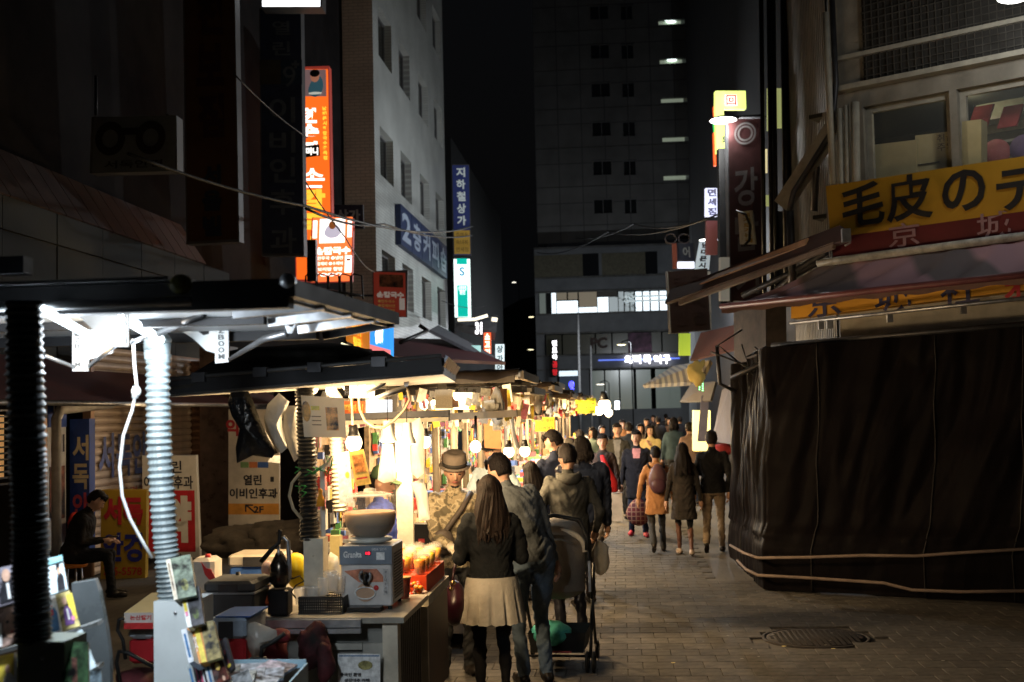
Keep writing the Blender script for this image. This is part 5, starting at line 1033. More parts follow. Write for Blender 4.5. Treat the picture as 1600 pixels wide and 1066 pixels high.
# lights of this stall
tubeW = emis('cool_tube', (.80, .92, 1), 6)
for a, c, r in ((P(62, 481, 3.4), P(157, 534, 4.2), .013), (P(204, 503, 4.25), P(250, 531, 4.6), .018)):
    b = MB(); b.cyl(a, c, r, n=10); tag(b.build('tube_light', tubeW), ('slanting bright white tube light left of the dark name plate' if r < .016 else 'bright white tube light above the pale corrugated post'), 'light')
    area_pt('tube_light_lamp', a.lerp(c, .35 if r < .016 else .5)+V((0, -.06, -.05)), 75 if r < .016 else 26, COOL, .08)
t = thing('warm_bulb', 'small warm bulb glowing beside the left white name plate', 'bulb', P(163, 525, 4.35)); b = MB(); b.ell(P(163, 525, 4.35), .032, .032, .036); b.build('glass', emis('warm_bulb_glow', (1, .78, .5), 5), t)
b = MB(); b.cyl(P(163, 508, 4.35), P(163, 516, 4.35), .014); b.build('cap', blackm, t); area_pt('bulb_lamp', P(163, 530, 4.3), 8, WARM, .03)
b = MB(); b.tube([P(x, y, 4.45) for x, y in ((208, 530), (210, 570), (214, 605), (207, 640), (193, 680), (187, 730), (191, 775), (203, 810), (222, 845), (238, 872))], .0062, 8); b.ell(P(213, 612, 4.45), .018, .018, .02); b.cyl(P(213, 604, 4.45), P(211, 622, 4.45), .013)
tag(b.build('white_cable', whitep), 'white power cable with an in-line connector hanging beside the pale corrugated post', 'cable')
# cabinets under the posts
cab = mat('grey_green_cabinet', (.16, .18, .16), .5, var=.1)
a, c = P(27, 1003, 3.36), P(104, 1003, 3.36); b = MB(); b.bb((a.x, a.y, .1), (c.x, a.y+.14, a.z)); o = b.build('base_cabinet', cab, st1); b = MB(); b.ell(V(((a.x+c.x)/2+.005, a.y-.002, P(67, 1027, 3.36).z)), .006, .004, .006, 8, 5); b.build('screw', alu, o)
a, c = P(240, 940, 4.62), P(287, 940, 4.62); b = MB(); b.bb((a.x, a.y, .1), (c.x+.05, a.y+.2, a.z)); o = b.build('base_cabinet', mat('pale_blue_cabinet', (.66, .72, .74), .4, var=.06), st1); b = MB(); b.ell(V((a.x+.085, a.y-.002, P(273, 957, 4.62).z)), .007, .004, .007, 8, 5); b.build('screw', alu, o)
b = MB(); pz = [(112, 912), (148, 906), (155, 925), (166, 985), (172, 1030), (172, 1080), (120, 1080)]; b.prism([P(x, y, 3.95) for x, y in pz[::-1]], fw*.03); b.build('rack_end_panel', mat('rack_end_grey', (.16, .18, .19), .3, var=.15), st1)
for (x0, y0, x1, y1) in ((72, 1000, 157, 972), (0, 1018, 40, 1006), (130, 1046, 158, 1040)):
    b = MB(); p0, p1 = P(x0, y0, 3.8), P(x1, y1, 3.8); dd = (p1-p0).normalized(); b.box((p0+p1)/2, ((p1-p0).length, .05, .012), (dd, fw, dd.cross(fw))); b.build('rack_shelf', mat('shelf_grey_metal', (.3, .31, .31), .4, .4), st1)
# magazines, discs: front cover + printed figure
def cover(kind, label, q, d, t, base, fig=None, spine=None, dd=0.0, title=None):
    """q: four picture corners tl tr br bl; fig: list of (kind,u,v,w,h,mat)"""
    dd = dd or (.0 if kind in ('poster_',) else min(.16, abs(q[3][1]-q[0][1])/F*d*(1.1 if kind == 'poster' else .7))*(kind in ('poster', 'magazine', 'disc_case', 'disc_case_spine'))); ds = (d, d, d-dd, d-dd); tl, tr, br, bl = [P(x, y, k) for (x, y), k in zip(q, ds)]
    b = MB(); b.slab(bl, br, tr, tl, t); o = b.build(kind, base, None); tag(o, label, kind.replace('_', ' '))
    n = (br-bl).cross(tl-bl).normalized(); R_, U_ = (br-bl), (tl-bl); at = lambda u, v, e=.002: bl+R_*u+U_*v+n*e
    for i, (k, u, v, w, h, m) in enumerate(fig or []):
        f = MB(); e = .0015+.0008*i
        if k == 'r': f.quad(at(u-w/2, v-h/2, e), at(u+w/2, v-h/2, e), at(u+w/2, v+h/2, e), at(u-w/2, v+h/2, e))
        elif k == 'o': f.add([at(u+w/2*math.cos(a), v+h/2*math.sin(a), e) for a in [j*.524 for j in range(12)]], [tuple(range(12))])
        elif k == 'b': f.add([at(u-w*.5, v-h/2, e), at(u+w*.5, v-h/2, e), at(u+w*.42, v+h*.25, e), at(u+w*.15, v+h/2, e), at(u-w*.15, v+h/2, e), at(u-w*.42, v+h*.25, e)], [tuple(range(6))])
        else: text(f, k, at(u, v, e), R_, U_, w=R_.length*w, h=U_.length*h, bold=.03, lift=.0005)
        f.build('print', m, o)
    return o
pr = lambda n_, c: mat('print_'+n_, c, .35, var=.25, scale=30)
pW, pK, pSk, pB, pR, pY, pP, pG, pT = pr('white', (.78, .8, .8)), pr('black', (.02, .02, .025)), pr('skin', (.55, .35, .26)), pr('blue', (.05, .16, .35)), pr('red', (.5, .04, .04)), pr('yellow', (.75, .6, .08)), pr('pink', (.7, .25, .4)), pr('green', (.05, .16, .05)), pr('teal', (.25, .5, .55))
busy = lambda n_, c: mat('busy_'+n_, c, .35, var=.9, scale=22)
cover('poster', 'star poster of a dark haired figure in a dark suit at the left edge', [(-14, 890), (24, 882), (38, 936), (-6, 950)], 3.55, .006, busy('greyfilm', (.16, .15, .18)), [('o', .5, .72, .3, .34, pSk), ('b', .5, .3, .6, .5, pK), ('r', .52, .3, .1, .4, pW)])
cover('poster', 'narrow pink and white poster beside the black post', [(24, 882), (62, 875), (70, 938), (40, 936)], 3.56, .006, pW, [('o', .75, .5, .5, .55, pP)])
cover('poster', 'white poster of a slim figure in black right of the black post', [(60, 876), (96, 868), (106, 921), (66, 934)], 3.7, .006, pr('paleblue', (.62, .74, .8)), [('r', .6, .86, .7, .16, pT), ('b', .78, .25, .3, .46, pK), ('o', .76, .55, .14, .24, pSk), ('o', .74, .68, .16, .14, pK)])
cover('poster', 'white poster of a figure in red scarf and blue coat', [(66, 935), (86, 929), (97, 987), (72, 996)], 3.72, .006, pW, [('b', .6, .35, .6, .6, pB), ('o', .45, .82, .3, .2, pK), ('r', .5, .58, .25, .25, pR)])
cover('poster', 'poster of a figure in purple on a yellow and brown ground', [(86, 929), (108, 922), (125, 978), (98, 986)], 3.72, .006, busy('ochre', (.45, .38, .16)), [('r', .8, .55, .35, .7, pY), ('b', .5, .34, .55, .5, pr('violet', (.16, .08, .25))), ('o', .45, .74, .26, .22, pSk), ('r', .52, .36, .1, .3, pW), ('o', .75, .22, .22, .14, pP)])
cover('poster', 'close-up face poster in warm tones below the suit poster', [(-6, 955), (26, 946), (40, 1000), (-4, 1014)], 3.5, .006, busy('warmface', (.35, .24, .2)), [('o', .55, .5, .6, .7, pSk), ('o', .4, .6, .14, .08, pK), ('o', .72, .6, .14, .08, pK), ('r', .62, .3, .2, .05, pR), ('r', .1, .3, .2, .6, pW)])
cover('poster', 'yellow poster of a pale figure at the bottom left corner', [(-6, 1026), (25, 1020), (28, 1080), (-6, 1086)], 3.4, .006, pY, [('b', .6, .2, .6, .6, pW), ('o', .55, .6, .26, .24, pSk), ('r', .93, .5, .12, 1, pW)])
cover('poster', 'pale blue poster standing behind the green magazine', [(100, 1000), (127, 983), (150, 1042), (120, 1060)], 3.75, .006, pr('paleblue', (.62, .74, .8)), [('o', .6, .6, .15, .15, pP), ('r', .4, .2, .3, .2, pK)])
cover('magazine', 'dark green magazine cover beside the grey cabinet', [(95, 1004), (138, 1003), (139, 1085), (97, 1085)], 3.4, .012, busy('darkgreen', (.04, .10, .04)), [('r', .5, .4, .2, .6, busy('reddish', (.2, .08, .06)))])
cover('magazine', 'patterned blue magazine at the foot of the left rack', [(135, 1050), (158, 1045), (160, 1085), (138, 1085)], 3.5, .01, busy('bluewhite', (.18, .24, .28)))
b = MB()
for x in (88, 97, 104): b.cyl(P(x, 1000, 3.5), P(x+2, 990, 3.5), .009, n=8)
tag(b.build('clips', alu), 'row of shiny metal clips on the cabinet beside the black post', 'clips')
cover('disc_case', 'thick disc box with a mossy grey cover and cream spine, topmost on the right rack', [(266, 873), (297, 866), (307, 930), (278, 936)], 4.45, .02, busy('moss', (.14, .18, .14)), [('o', .5, .3, .4, .3, busy('mossyellow', (.25, .26, .1)))])
cover('disc_case_spine', 'cream printed spine of the topmost disc box', [(259, 875), (266, 873), (278, 936), (272, 938)], 4.45, .06, pr('cream', (.7, .66, .55)), [('r', .5, .5, .5, .8, busy('creamprint', (.5, .4, .32)))])
cover('disc_case', 'dark disc box with a white and magenta spine', [(289, 921), (311, 915), (319, 974), (300, 979)], 4.4, .02, busy('nightgrey', (.05, .05, .06)), [('o', .5, .3, .5, .3, busy('nightgreen', (.10, .14, .04)))])
cover('disc_case_spine', 'white spine with yellow and magenta print of the dark disc box', [(281, 923), (289, 921), (300, 979), (293, 981)], 4.4, .06, pW, [('r', .5, .55, .7, .3, pY), ('r', .5, .35, .6, .12, pP), ('o', .5, .85, .6, .08, pP)])
cover('disc_case', 'olive brown box set with an orange spine in the middle of the right rack', [(313, 974), (333, 969), (346, 1027), (324, 1034)], 4.35, .02, busy('olivebrown', (.2, .16, .06)), [('o', .5, .6, .2, .1, pK)])
cover('disc_case_spine', 'yellow and orange lettered spine of the olive box set', [(292, 980), (313, 974), (324, 1034), (305, 1038)], 4.35, .06, pr('orange', (.6, .25, .05)), [('DAGOJOD', .3, .5, .9, .4, pW), ('r', .75, .5, .4, 1, pY)])
cover('disc_case', 'black disc case with a pink figure leaning behind the olive box set', [(341, 1003), (352, 996), (365, 1044), (357, 1052)], 4.4, .015, pK, [('r', .5, .4, .3, .5, busy('pinkfig', (.4, .1, .12))), ('o', .5, .15, .6, .1, pY)])
cover('disc_case', 'disc case with a golden sunburst on dark red near the bottom', [(324, 1034), (346, 1027), (358, 1060), (338, 1072)], 4.3, .015, busy('darkred', (.08, .02, .015)), [('o', .55, .62, .35, .3, pr('gold', (.7, .45, .1))), ('o', .55, .62, .14, .14, pr('palegold', (.9, .75, .35))), ('o', .7, .1, .2, .2, pSk)])
for i, (x, nm, c) in enumerate(((283, 'white spine with blue print', (.6, .64, .7)), (291, 'grey striped spine', (.35, .4, .42)), (303, 'magenta spine with black letters', (.6, .1, .2)), (312, 'white spine with black letters', (.7, .72, .74)), (319, 'silver spine', (.45, .48, .5)))):
    yo = 985 if i == 0 else 1040-i
    cover('disc_case_spine', nm+' of a disc case low on the right rack', [(x, yo), (x+8, yo-3), (x+20, yo+48), (x+12, yo+52)], 4.3, .08, pr('sp%d' % i, c), [('r', .5, .5, .4, .7, pK if i in (2, 3) else pB)])
cover('disc_case', 'dark silver disc case lying slanted beside the pale blue tray', [(361, 1056), (388, 1046), (400, 1075), (368, 1080)], 4.25, .012, busy('silver', (.15, .16, .17)))
# pale blue tray of flat discs
tr = thing('disc_tray', 'pale blue tray filled with plastic wrapped discs at the bottom', 'tray', P(440, 1066, 4.6)); lb_ = mat('pale_blue_plastic', (.30, .45, .55), .4)
z_ = P(478, 1040, 4.55).z; c0_, c1_, c2_ = P(395, 1052, 4.6), P(478, 1040, 4.6), P(440, 1066, 4.2)
b = MB(); b.slab(V((c1_.x, c1_.y, z_-.12)), V((c2_.x+.03, c2_.y-.3, z_-.12)), V((c2_.x+.03, c2_.y-.3, z_)), V((c1_.x, c1_.y, z_)), .008)
b.slab(V((c0_.x-.1, c1_.y, z_-.02)), V((c1_.x, c1_.y, z_-.02)), V((c1_.x, c1_.y, z_+.012)), V((c0_.x-.1, c1_.y, z_+.012)), .008); b.bb((c0_.x-.15, c2_.y-.3, z_-.13), (c1_.x-.01, c1_.y, z_-.12)); b.build('tray', lb_, tr)
for k in range(9):
    cx = c0_.x-.06+(k % 3)*.085+random.uniform(-.01, .01); cy = c1_.y-.08-(k//3)*.1; ang = random.uniform(-.3, .3); R_ = V((math.cos(ang), math.sin(ang), .05)).normalized(); n_ = V((random.uniform(-.15, .15), -.15, 1)).normalized(); R_ = (R_-n_*R_.dot(n_)).normalized()
    b = MB(); b.box(V((cx, cy, z_-.012+.004*(k % 4))), (.12, .12, .01), (R_, n_.cross(R_), n_)); b.build('disc_case', busy('flat%d' % (k % 4), ((.5, .5, .52), (.4, .42, .46), (.5, .42, .45), (.55, .55, .5))[k % 4]), tr)

# ================================================================== juice and food stall
st2 = thing('juice_stall', 'juice and food stall with a drink dispenser, lit by warm bulbs', 'stall', (-1.9, 6.8, 0))
ctm = mat('worn_counter_top', (.36, .34, .29), .4, .2, var=.25, scale=5); warmw = mat('warm_white_panel', (.6, .56, .48), .5, var=.1)
cz = 1.0; XL, XR = G(350, 968, cz).x, -1.15; YN, YFa = 6.30, 7.1
b = MB(); b.bb((XL, YN-.03, cz-.045), (G(578, 955, cz).x, YN+.05, cz-.005)); b.bb((G(350, 968, cz).x, YN-.035, cz-.075), (G(578, 955, cz).x, YN-.005, cz-.05)); b.build('edge_rail', alu, st2)
b = MB(); b.bb((XL-.3, YN, cz-.03), (XR, YFa, cz)); b.build('counter_top', ctm, st2)
b = MB(); b.bb((XL-.3, YN+.09, .12), (-1.27, YN+.12, cz-.035)); b.build('front_panel', mat('front_panel_grey', (.22, .22, .2), .6, var=.15), st2)
b = MB(); b.bb((P(562, 1010, 6.3).x, YN+.06, .1), (P(594, 1010, 6.3).x, YN+.085, P(560, 1010, 6.3).z)); b.bb((P(508, 1010, 6.3).x, YN+.06, P(560, 1020, 6.3).z), (P(562, 1010, 6.3).x-.003, YN+.085, P(560, 1010, 6.3).z)); b.build('lower_panel', mat('lower_panel_pale', (.36, .35, .31), .6), st2)
b = MB(); b.bb((-1.27, YN+.03, .1), (-1.19, YN+.12, cz-.035)); b.build('corner_leg', creamp, st2)
slm = mat('dark_slat_metal', (.06, .055, .05), .4, .3)
for k in range(11):
    y = YN+.15+k*.058; b = MB(); b.bb((-1.215, y, .12), (-1.19, y+.028, cz-.035)); b.build('slat', slm, st2)
b = MB(); b.bb((-1.225, YN+.13, .12), (-1.218, YFa, cz-.035)); b.build('slat_backing', blackm, st2)
pp = cover('notice_sheet', 'white framed notice with a leafy photo and small text on the counter front', [(528, 1022), (594, 1022), (594, 1080), (528, 1080)], 6.28, .008, pW, [('r', .5, .95, .95, .03, pB), ('r', .5, .05, .95, .03, pB), ('o', .65, .7, .35, .25, busy('leafphoto', (.3, .28, .12))), ('중국인 환영', .3, .45, .5, .1, pK), ('생강대추 라떼', .45, .3, .6, .09, pK), ('o', .66, .15, .2, .07, pR)])
# red and black apron bundle hanging from the counter
b = MB(); b.ell(P(492, 1010, 6.25), .09, .06, .13, 26, 20, fn=lambda v: v*(1+.3*noise.noise(v*10+V((3, 0, 0)))-.3*abs(noise.noise(v*26)))); b.ell(P(508, 1035, 6.2), .05, .05, .10, 14, 10, fn=lambda v: v*(1+.4*noise.noise(v*16)))
tag(b.build('hanging_apron', mat('maroon_black_cloth', (.06, .012, .015), .8, var=.8, scale=6)), 'crumpled maroon and black apron hanging from the juice counter', 'apron')
# roof with lifted wing
b = MB(); nl, nr, frr, fl_ = P(268, 606, 6.5), P(692, 570, 6.2), P(712, 585, 7.6), P(330, 585, 7.9); b.slab(fl_, frr, nr, nl, -.05); b.build('roof_panel', mat('roof_underside', (.55, .52, .44), .5, var=.2), st2)
b = MB()
for a, c, r in ((nl, nr, .035), (nl.lerp(fl_, .5), nr.lerp(frr, .5), .02), (nl.lerp(fl_, .25), nr.lerp(frr, .25), .015), (nl.lerp(fl_, .75), nr.lerp(frr, .75), .015), (fl_, frr, .03)):
    dd = (c-a).normalized(); b.box((a+c)/2, ((c-a).length, r*2, r*2), (dd, Yv, dd.cross(Yv)))
b.build('roof_frame', roofm, st2)
b = MB(); b.slab(nr+V((0, 0, -.01)), frr+V((0, 0, -.01)), frr+V((.03, 0, .04)), nr+V((.03, 0, .04)), .02); b.build('wing_edge', mat('polished_edge', (.35, .36, .4), .3, .9), st2)
b = MB(); q0 = P(330, 578, 6.6); tp = [P(265, 604, 6.4), P(330, 585, 6.45), P(345, 560, 6.9), P(470, 540, 7.2), P(640, 562, 6.8), P(690, 569, 6.3)]; bt_ = [p-V((0, 0, .02)) for p in tp]
b.slab(P(268, 603, 6.45), P(640, 573, 6.3), P(600, 548, 7.3), P(360, 548, 7.5), .02); b.ell(P(470, 556, 7.2), .5, .35, .07, 18, 8, fn=lambda v: v*(1+.2*noise.noise(v*3))); b.build('roof_tarp', mat('black_roof_tarp', (.026, .023, .019), .8, var=.6, bump=.6), st2)
for o_, r_ in ((.045, .010), (-.04, .006)): b = MB(); b.cyl(nl+V((0, -.045, o_)), nr+V((0, -.045, o_)), r_, n=8); b.build('edge_tube', mat('dull_edge_tube', (.16, .16, .16), .5, .5), st2)
for u_ in (.12, .35, .55, .78): b = MB(); b.box(nl.lerp(nr, u_)+V((0, -.05, .04)), (.07, .05, .05)); b.build('clamp', darkg, st2)
# post, block and ribbed hoses
hose('corrugated_post', 'black corrugated hose post behind the cups of the juice stall', [(476, 604), (480, 720), (484, 845)], 6.65, .05, mat('black_hose_warm', (.02, .019, .017), .35, var=.3), .022, .09)
hose('corrugated_post', 'beige ribbed hose post left of the drink dispenser', [(524, 640), (527, 720), (532, 800)], 7.5, .042, mat('beige_hose', (.30, .26, .2), .5), .026, .12)
b = MB(); a, c = P(474, 842, 6.6), P(505, 842, 6.6); b.bb((a.x, a.y, cz), (c.x, a.y+.12, a.z)); b.cyl(V(((a.x+c.x)/2, a.y-.004, P(490, 868, 6.6).z)), V(((a.x+c.x)/2, a.y+.0, P(490, 868, 6.6).z)), .006); b.build('post_block', creamp, st2)
b = MB(); b.bb(P(501, 840, 6.7), P(506, 728, 6.7)+V((0, .02, 0))); b.build('white_batten', warmw, st2)
a, c = P(620, 835, 8.95), P(641, 650, 8.95); b = MB(); b.bb((a.x, a.y, .9), (c.x, a.y+.05, c.z)); tag(b.build('square_post', creamp), 'flat cream wooden post between the hanging bags', 'post')
# warm lights
bulbg = emis('warm_white_bulb', (1, .82, .52), 5)
def bulb(px, py, d, r, label, energy, cap=True):
    c = P(px, py, d); t = thing('light_bulb', label, 'bulb', c, None); b = MB(); b.ell(c, r, r, r*1.1, 16, 10); b.build('glass', bulbg, t)
    b = MB(); b.tube([c+Zv*r*.8, c+Zv*(r*1.6), c+Zv*(r*2.1)], [r*.75, r*.5, r*.45], 10); b.build('socket', blackm if cap else whitep, t)
    if energy: area_pt('bulb_lamp', c-Zv*(r*1.5+.01)+V((.0, -.05, 0)), energy, WARM, r)
    return t
bulb(553, 692, 7.3, .05, 'large bare warm bulb hanging in front of the ribbed beige hose', 60)
for x, y, lb in ((606, 680, 'left'), (636, 683, 'right')):
    c = P(x, y, 7.6); t = thing('spot_lamp', lb+' one of two cream cone shaped lamps hanging from wires', 'lamp', c); b = MB(); b.lathe(c, [(.028, .09), (.03, .05), (.042, .0), (.058, -.035), (.055, -.04), (.01, .0)], 18, close=False); b.build('shade', whitep, t)
    b = MB(); b.ell(c+V((0, 0, -.036)), .05, .05, .014, 14, 7); b.build('glass', bulbg, t); b = MB(); b.cyl(c+Zv*.09, c+Zv*.36, .003, n=6); b.build('wire', wire, t); area_pt('spot_lamp_light', c-Zv*.07, 50, WARM, .04)
for i, (x, y) in enumerate(((412, 602), (447, 602), (489, 607), (517, 610), (546, 601), (566, 596))):
    bulb(x, y, 6.9, .03 if i != 4 else .042, 'small warm bulb under the juice stall roof, %s from its left end' % ('first', 'second', 'third', 'fourth', 'fifth', 'sixth')[i], 55 if i in (1, 4) else 0)
bulb(664, 690, 8.8, .045, 'glaring warm bulb between the printed white bag and the seller hat', 75)
# bracket plates glowing in lamp light
b = MB(); b.prism([P(x, y, 6.95) for x, y in ((545, 622), (585, 622), (586, 592), (575, 578), (562, 590), (545, 590))], fw*.01); o = b.build('bracket_plate', whitep, st2)
b = MB(); b.prism([P(x, y, 6.8) for x, y in ((538, 618), (546, 618), (546, 590), (538, 590))], fw*.01); o = b.build('bracket_plate', mat('plate_brown', (.12, .10, .08), .5), st2); tx = MB(); vtext(tx, 'BOOM', P(542, 591, 6.79), P(542, 617, 6.79), RT, .02, lift=.003); tx.build('lettering', whitep, o)
b = MB(); b.tube([P(572, 614, 6.8), P(600, 600, 6.8), P(604, 580, 6.8)], .012, 8); b.tube([P(576, 626, 6.9), P(605, 616, 6.9), P(634, 606, 6.9)], [.008, .016, .016], 8); b.build('gas_strut', alu, st2)
b = MB(); b.prism([P(x, y, 6.85) for x, y in ((629, 589), (642, 589), (637, 604), (632, 604))][::-1], fw*.01); b.build('corner_plate', alu, st2)
# loops of beige hose wire
for pts, d, r, lb in ((((551, 664), (550, 640), (549, 612)), 7.2, .008, 'straight beige cable of the large bare bulb'), (((560, 614), (562, 640), (570, 657), (585, 667), (600, 668), (618, 655), (632, 640), (640, 625), (638, 612), (634, 606)), 7.2, .009, 'wide sagging loop of beige cable above the cone lamps'),
    (((470, 738), (456, 755), (452, 775), (458, 795), (472, 812)), 6.6, .009, 'beige cable arc left of the black post'), (((495, 735), (510, 725), (518, 712)), 6.6, .008, 'short beige cable end right of the black post'), (((499, 640), (498, 690), (492, 728)), 6.7, .005, 'thin cable hanging beside the laminated menu')):
    b = MB(); b.tube([P(x, y, d) for x, y in pts], r, 6); tag(b.build('beige_cable', mat('beige_cable', (.5, .42, .28), .5)), lb, 'cable')
b = MB()
for k in range(9): x = 466+random.uniform(-8, 40); y = 742+random.uniform(-16, 26); b.tube([P(x, y, 6.55), P(x+8, y+4*random.random(), 6.55), P(x+random.uniform(-6, 14), y+10, 6.56)], .003, 5)
b.tube([P(515, 716, 6.5), P(509, 712, 6.5), P(512, 722, 6.5), P(520, 715, 6.5), P(517, 730, 6.5), P(512, 740, 6.5), P(518, 742, 6.5)], .004, 5); tag(b.build('green_twine', mat('green_twine', (.03, .3, .06), .5)), 'bits of green plastic twine tied round the black post', 'twine')
t = thing('yellow_tassel', 'orange yellow tassel hanging beside the black corrugated post', 'tassel', P(501, 778, 6.6)); b = MB(); b.lathe(P(501, 778, 6.6), [(.004, .05), (.012, .04), (.010, .02), (.018, -.0), (.026, -.045), (.001, -.045)], 12, close=False); b.build('tassel', mat('tassel_orange', (.7, .28, .02), .7, bump=.4), t)
# hanging bags
def bag(name, label, pts, d, m, th=.06, bump=.4, parent=None):
    """pts: silhouette polygon (px); puffed to a cushion"""
    from mathutils.geometry import tessellate_polygon
    pl = [P(x, y, d) for x, y in pts]; c = sum(pl, V((0, 0, 0)))/len(pl); n = -fw; vs = []; fs = []; N = len(pl); seg = []
    for i in range(N): 
        for k in range(4): seg.append(pl[i].lerp(pl[(i+1) % N], k/4))
    M_ = len(seg); rings = 5
    for side in (1, -1):
        b0 = len(vs)
        for r in range(rings):
            u = r/rings
            for i, p in enumerate(seg):
                q = p.lerp(c, u); w = noise.noise(q*22)*.35+noise.noise(V((q.x*9, q.y*9, q.z*4)))*.6; vs.append(q+n*(side*th*math.sqrt(u)*(1+w*bump)))
        vs.append(c+n*(side*th))
        for r in range(rings-1):
            for i in range(M_): j = (i+1) % M_; f = (b0+r*M_+i, b0+r*M_+j, b0+(r+1)*M_+j, b0+(r+1)*M_+i); fs.append(f if side > 0 else f[::-1])
        for i in range(M_): j = (i+1) % M_; f = (b0+(rings-1)*M_+i, b0+(rings-1)*M_+j, b0+rings*M_); fs.append(f if side > 0 else f[::-1])
    b = MB(); b.add(vs, fs, 0, True); o = b.build(name, m, parent)
    if label: tag(o, label, 'bag')
    return o
poly_b = mat('black_polythene', (.012, .013, .016), .25, var=.3, spec=.6, bump=.4, scale=5, bscale=25); poly_w = mat('white_polythene', (.7, .68, .62), .35, var=.08, bump=.3); poly_c = mat('milky_polythene', (.36, .34, .3), .25, var=.1, alpha=.75, bump=.3)
bag('plastic_bag', 'big black plastic bag hanging under the left end of the juice stall roof', [(360, 614), (385, 606), (396, 628), (408, 660), (430, 708), (425, 716), (395, 712), (370, 724), (368, 700), (374, 670), (362, 650), (356, 630)], 6.5, poly_b, .05)
bag('plastic_bag', 'dark shiny bag hanging behind the big black one', [(392, 622), (402, 650), (434, 708), (420, 714), (398, 712)], 6.62, mat('grey_polythene', (.10, .09, .08), .2, bump=.4), .03)
bag('plastic_bag', 'white plastic bag of bread hanging beside the black bags', [(436, 614), (418, 632), (412, 655), (420, 690), (428, 705), (440, 708), (449, 700), (441, 668), (440, 640), (452, 628)], 6.7, poly_w, .05)
bag('plastic_bag', 'clear bag with a bottle hanging left of the black post', [(444, 634), (462, 634), (466, 660), (466, 716), (460, 722), (450, 700), (442, 670)], 6.75, poly_c, .035)
b = MB(); b.prism([P(x, y, 6.9) for x, y in ((418, 722), (437, 724), (437, 712), (425, 712))], fw*.01); tag(b.build('paper_sheet', pW), 'corner of a bright white sheet below the black bag', 'paper')
bag('plastic_bag', 'white tapering bag of straws below the left cone lamp', [(598, 694), (614, 694), (619, 735), (618, 752), (600, 755), (590, 750), (592, 732)], 7.6, poly_c, .05)
bag('plastic_bag', 'printed white bag hanging right of the cream post', [(644, 660), (656, 652), (663, 672), (662, 740), (652, 748), (642, 738), (640, 700)], 8.0, poly_w, .05)
bag('plastic_bag', 'small white and green bag below the printed white one', [(641, 755), (660, 748), (668, 770), (672, 812), (655, 816), (650, 780)], 8.1, poly_w, .04)
bag('plastic_bag', 'clear crumpled bag under the roof above the hanging menus', [(513, 612), (525, 606), (536, 622), (537, 650), (518, 648)], 7.0, poly_c, .04)
# menus hanging
cover('menu_sheet', 'laminated menu with corn and drinks photos hanging from the roof', [(470, 618), (537, 622), (541, 684), (475, 683)], 6.45, .004, mat('laminated_sheet', (.8, .77, .7), .9, var=.05, trans=.65), [('o', .1, .62, .22, .5, busy('cornphoto', (.5, .25, .04))), ('r', .32, .7, .2, .1, pY), ('r', .33, .5, .22, .02, pK), ('r', .33, .4, .22, .02, pK), ('r', .33, .3, .22, .02, pK), ('r', .7, .45, .28, .55, busy('drinkphoto', (.75, .35, .1)))])
cover('menu_sheet', 'narrow white menu strip left of the yellow churros sheet', [(527, 708), (545, 705), (552, 785), (530, 788)], 7.0, .004, pW, [('o', .65, .55, .3, .12, pY)])
cover('menu_sheet', 'yellow sheet with a photo of fried snacks hanging below the bare bulb', [(545, 706), (568, 702), (580, 756), (556, 760)], 6.9, .004, pr('warmyellow', (.75, .5, .12)), [('r', .5, .62, .7, .5, busy('friedphoto', (.5, .2, .05))), ('r', .5, .2, .7, .05, pR)])
# drink dispenser
dp = thing('drink_dispenser', 'steel drink dispenser with a round glass bowl of pale brown liquid', 'dispenser', P(575, 950, 6.6))
a = P(533, 949, 6.58); w_, h_, dpt = .282, .325, .34; fx, fy = a.x, a.y; z0 = cz+.02
steel = mat('worn_steel_front', (.60, .58, .56), .4, .15, var=.15, scale=9)
b = MB(); b.bevbox((fx+w_/2, fy+dpt/2, z0+h_/2), (w_, dpt, h_), .008); body = b.build('body', steel, dp)
b = MB(); b.bb((fx-.003, fy-.012, z0+h_-.10), (fx+w_+.003, fy-.002, z0+h_)); hp_ = b.build('header_panel', mat('blue_grey_header', (.17, .21, .26), .4), dp)
tx = MB(); text(tx, 'Granita', (fx+.07, fy-.012, z0+h_-.045), Xv, Zv, w=.10, h=.035, bold=.03, lift=.002); text(tx, '냉음료 일번지', (fx+.215, fy-.012, z0+h_-.018), Xv, Zv, w=.08, h=.014, lift=.002); tx.bb((fx+.20, fy-.0145, z0+h_-.075), (fx+.245, fy-.0125, z0+h_-.035)); tx.build('lettering', pW, hp_)
b = MB(); b.bb((fx+.138, fy-.016, z0+h_-.05), (fx+.172, fy-.0125, z0+h_-.028)); disp = b.build('display', pK, hp_); tx = MB(); text(tx, '18', (fx+.155, fy-.016, z0+h_-.039), Xv, Zv, w=.024, h=.016, bold=.03, lift=.001); tx.build('digits', emis('red_digits', (1, .02, .05), 2.5), disp)
b = MB(); b.tube([V((fx+.14+.03*math.cos(t_), fy-.03, z0+.165+.03*math.sin(t_))) for t_ in [2.0+k*.42 for k in range(13)]], .008, 8); b.build('tap_ring', alu, dp)
b = MB(); b.cyl((fx+.14, fy-.04, z0+.165), (fx+.14, fy, z0+.165), .02); b.cyl((fx+.14, fy-.035, z0+.165), (fx+.145, fy-.03, z0+.12), .014); b.build('tap', blackm, dp)
b = MB(); b.add([V((fx+.02, fy-.003, z0+.19)), V((fx+.10, fy-.003, z0+.2)), V((fx+.10, fy-.003, z0+.13)), V((fx+.26, fy-.003, z0+.13)), V((fx+.20, fy-.003, z0+.2))], [(0, 2, 1), (1, 2, 3, 4)]); b.build('front_print', mat('print_dusty_orange', (.5, .2, .12), .5, var=.5, scale=14), dp)
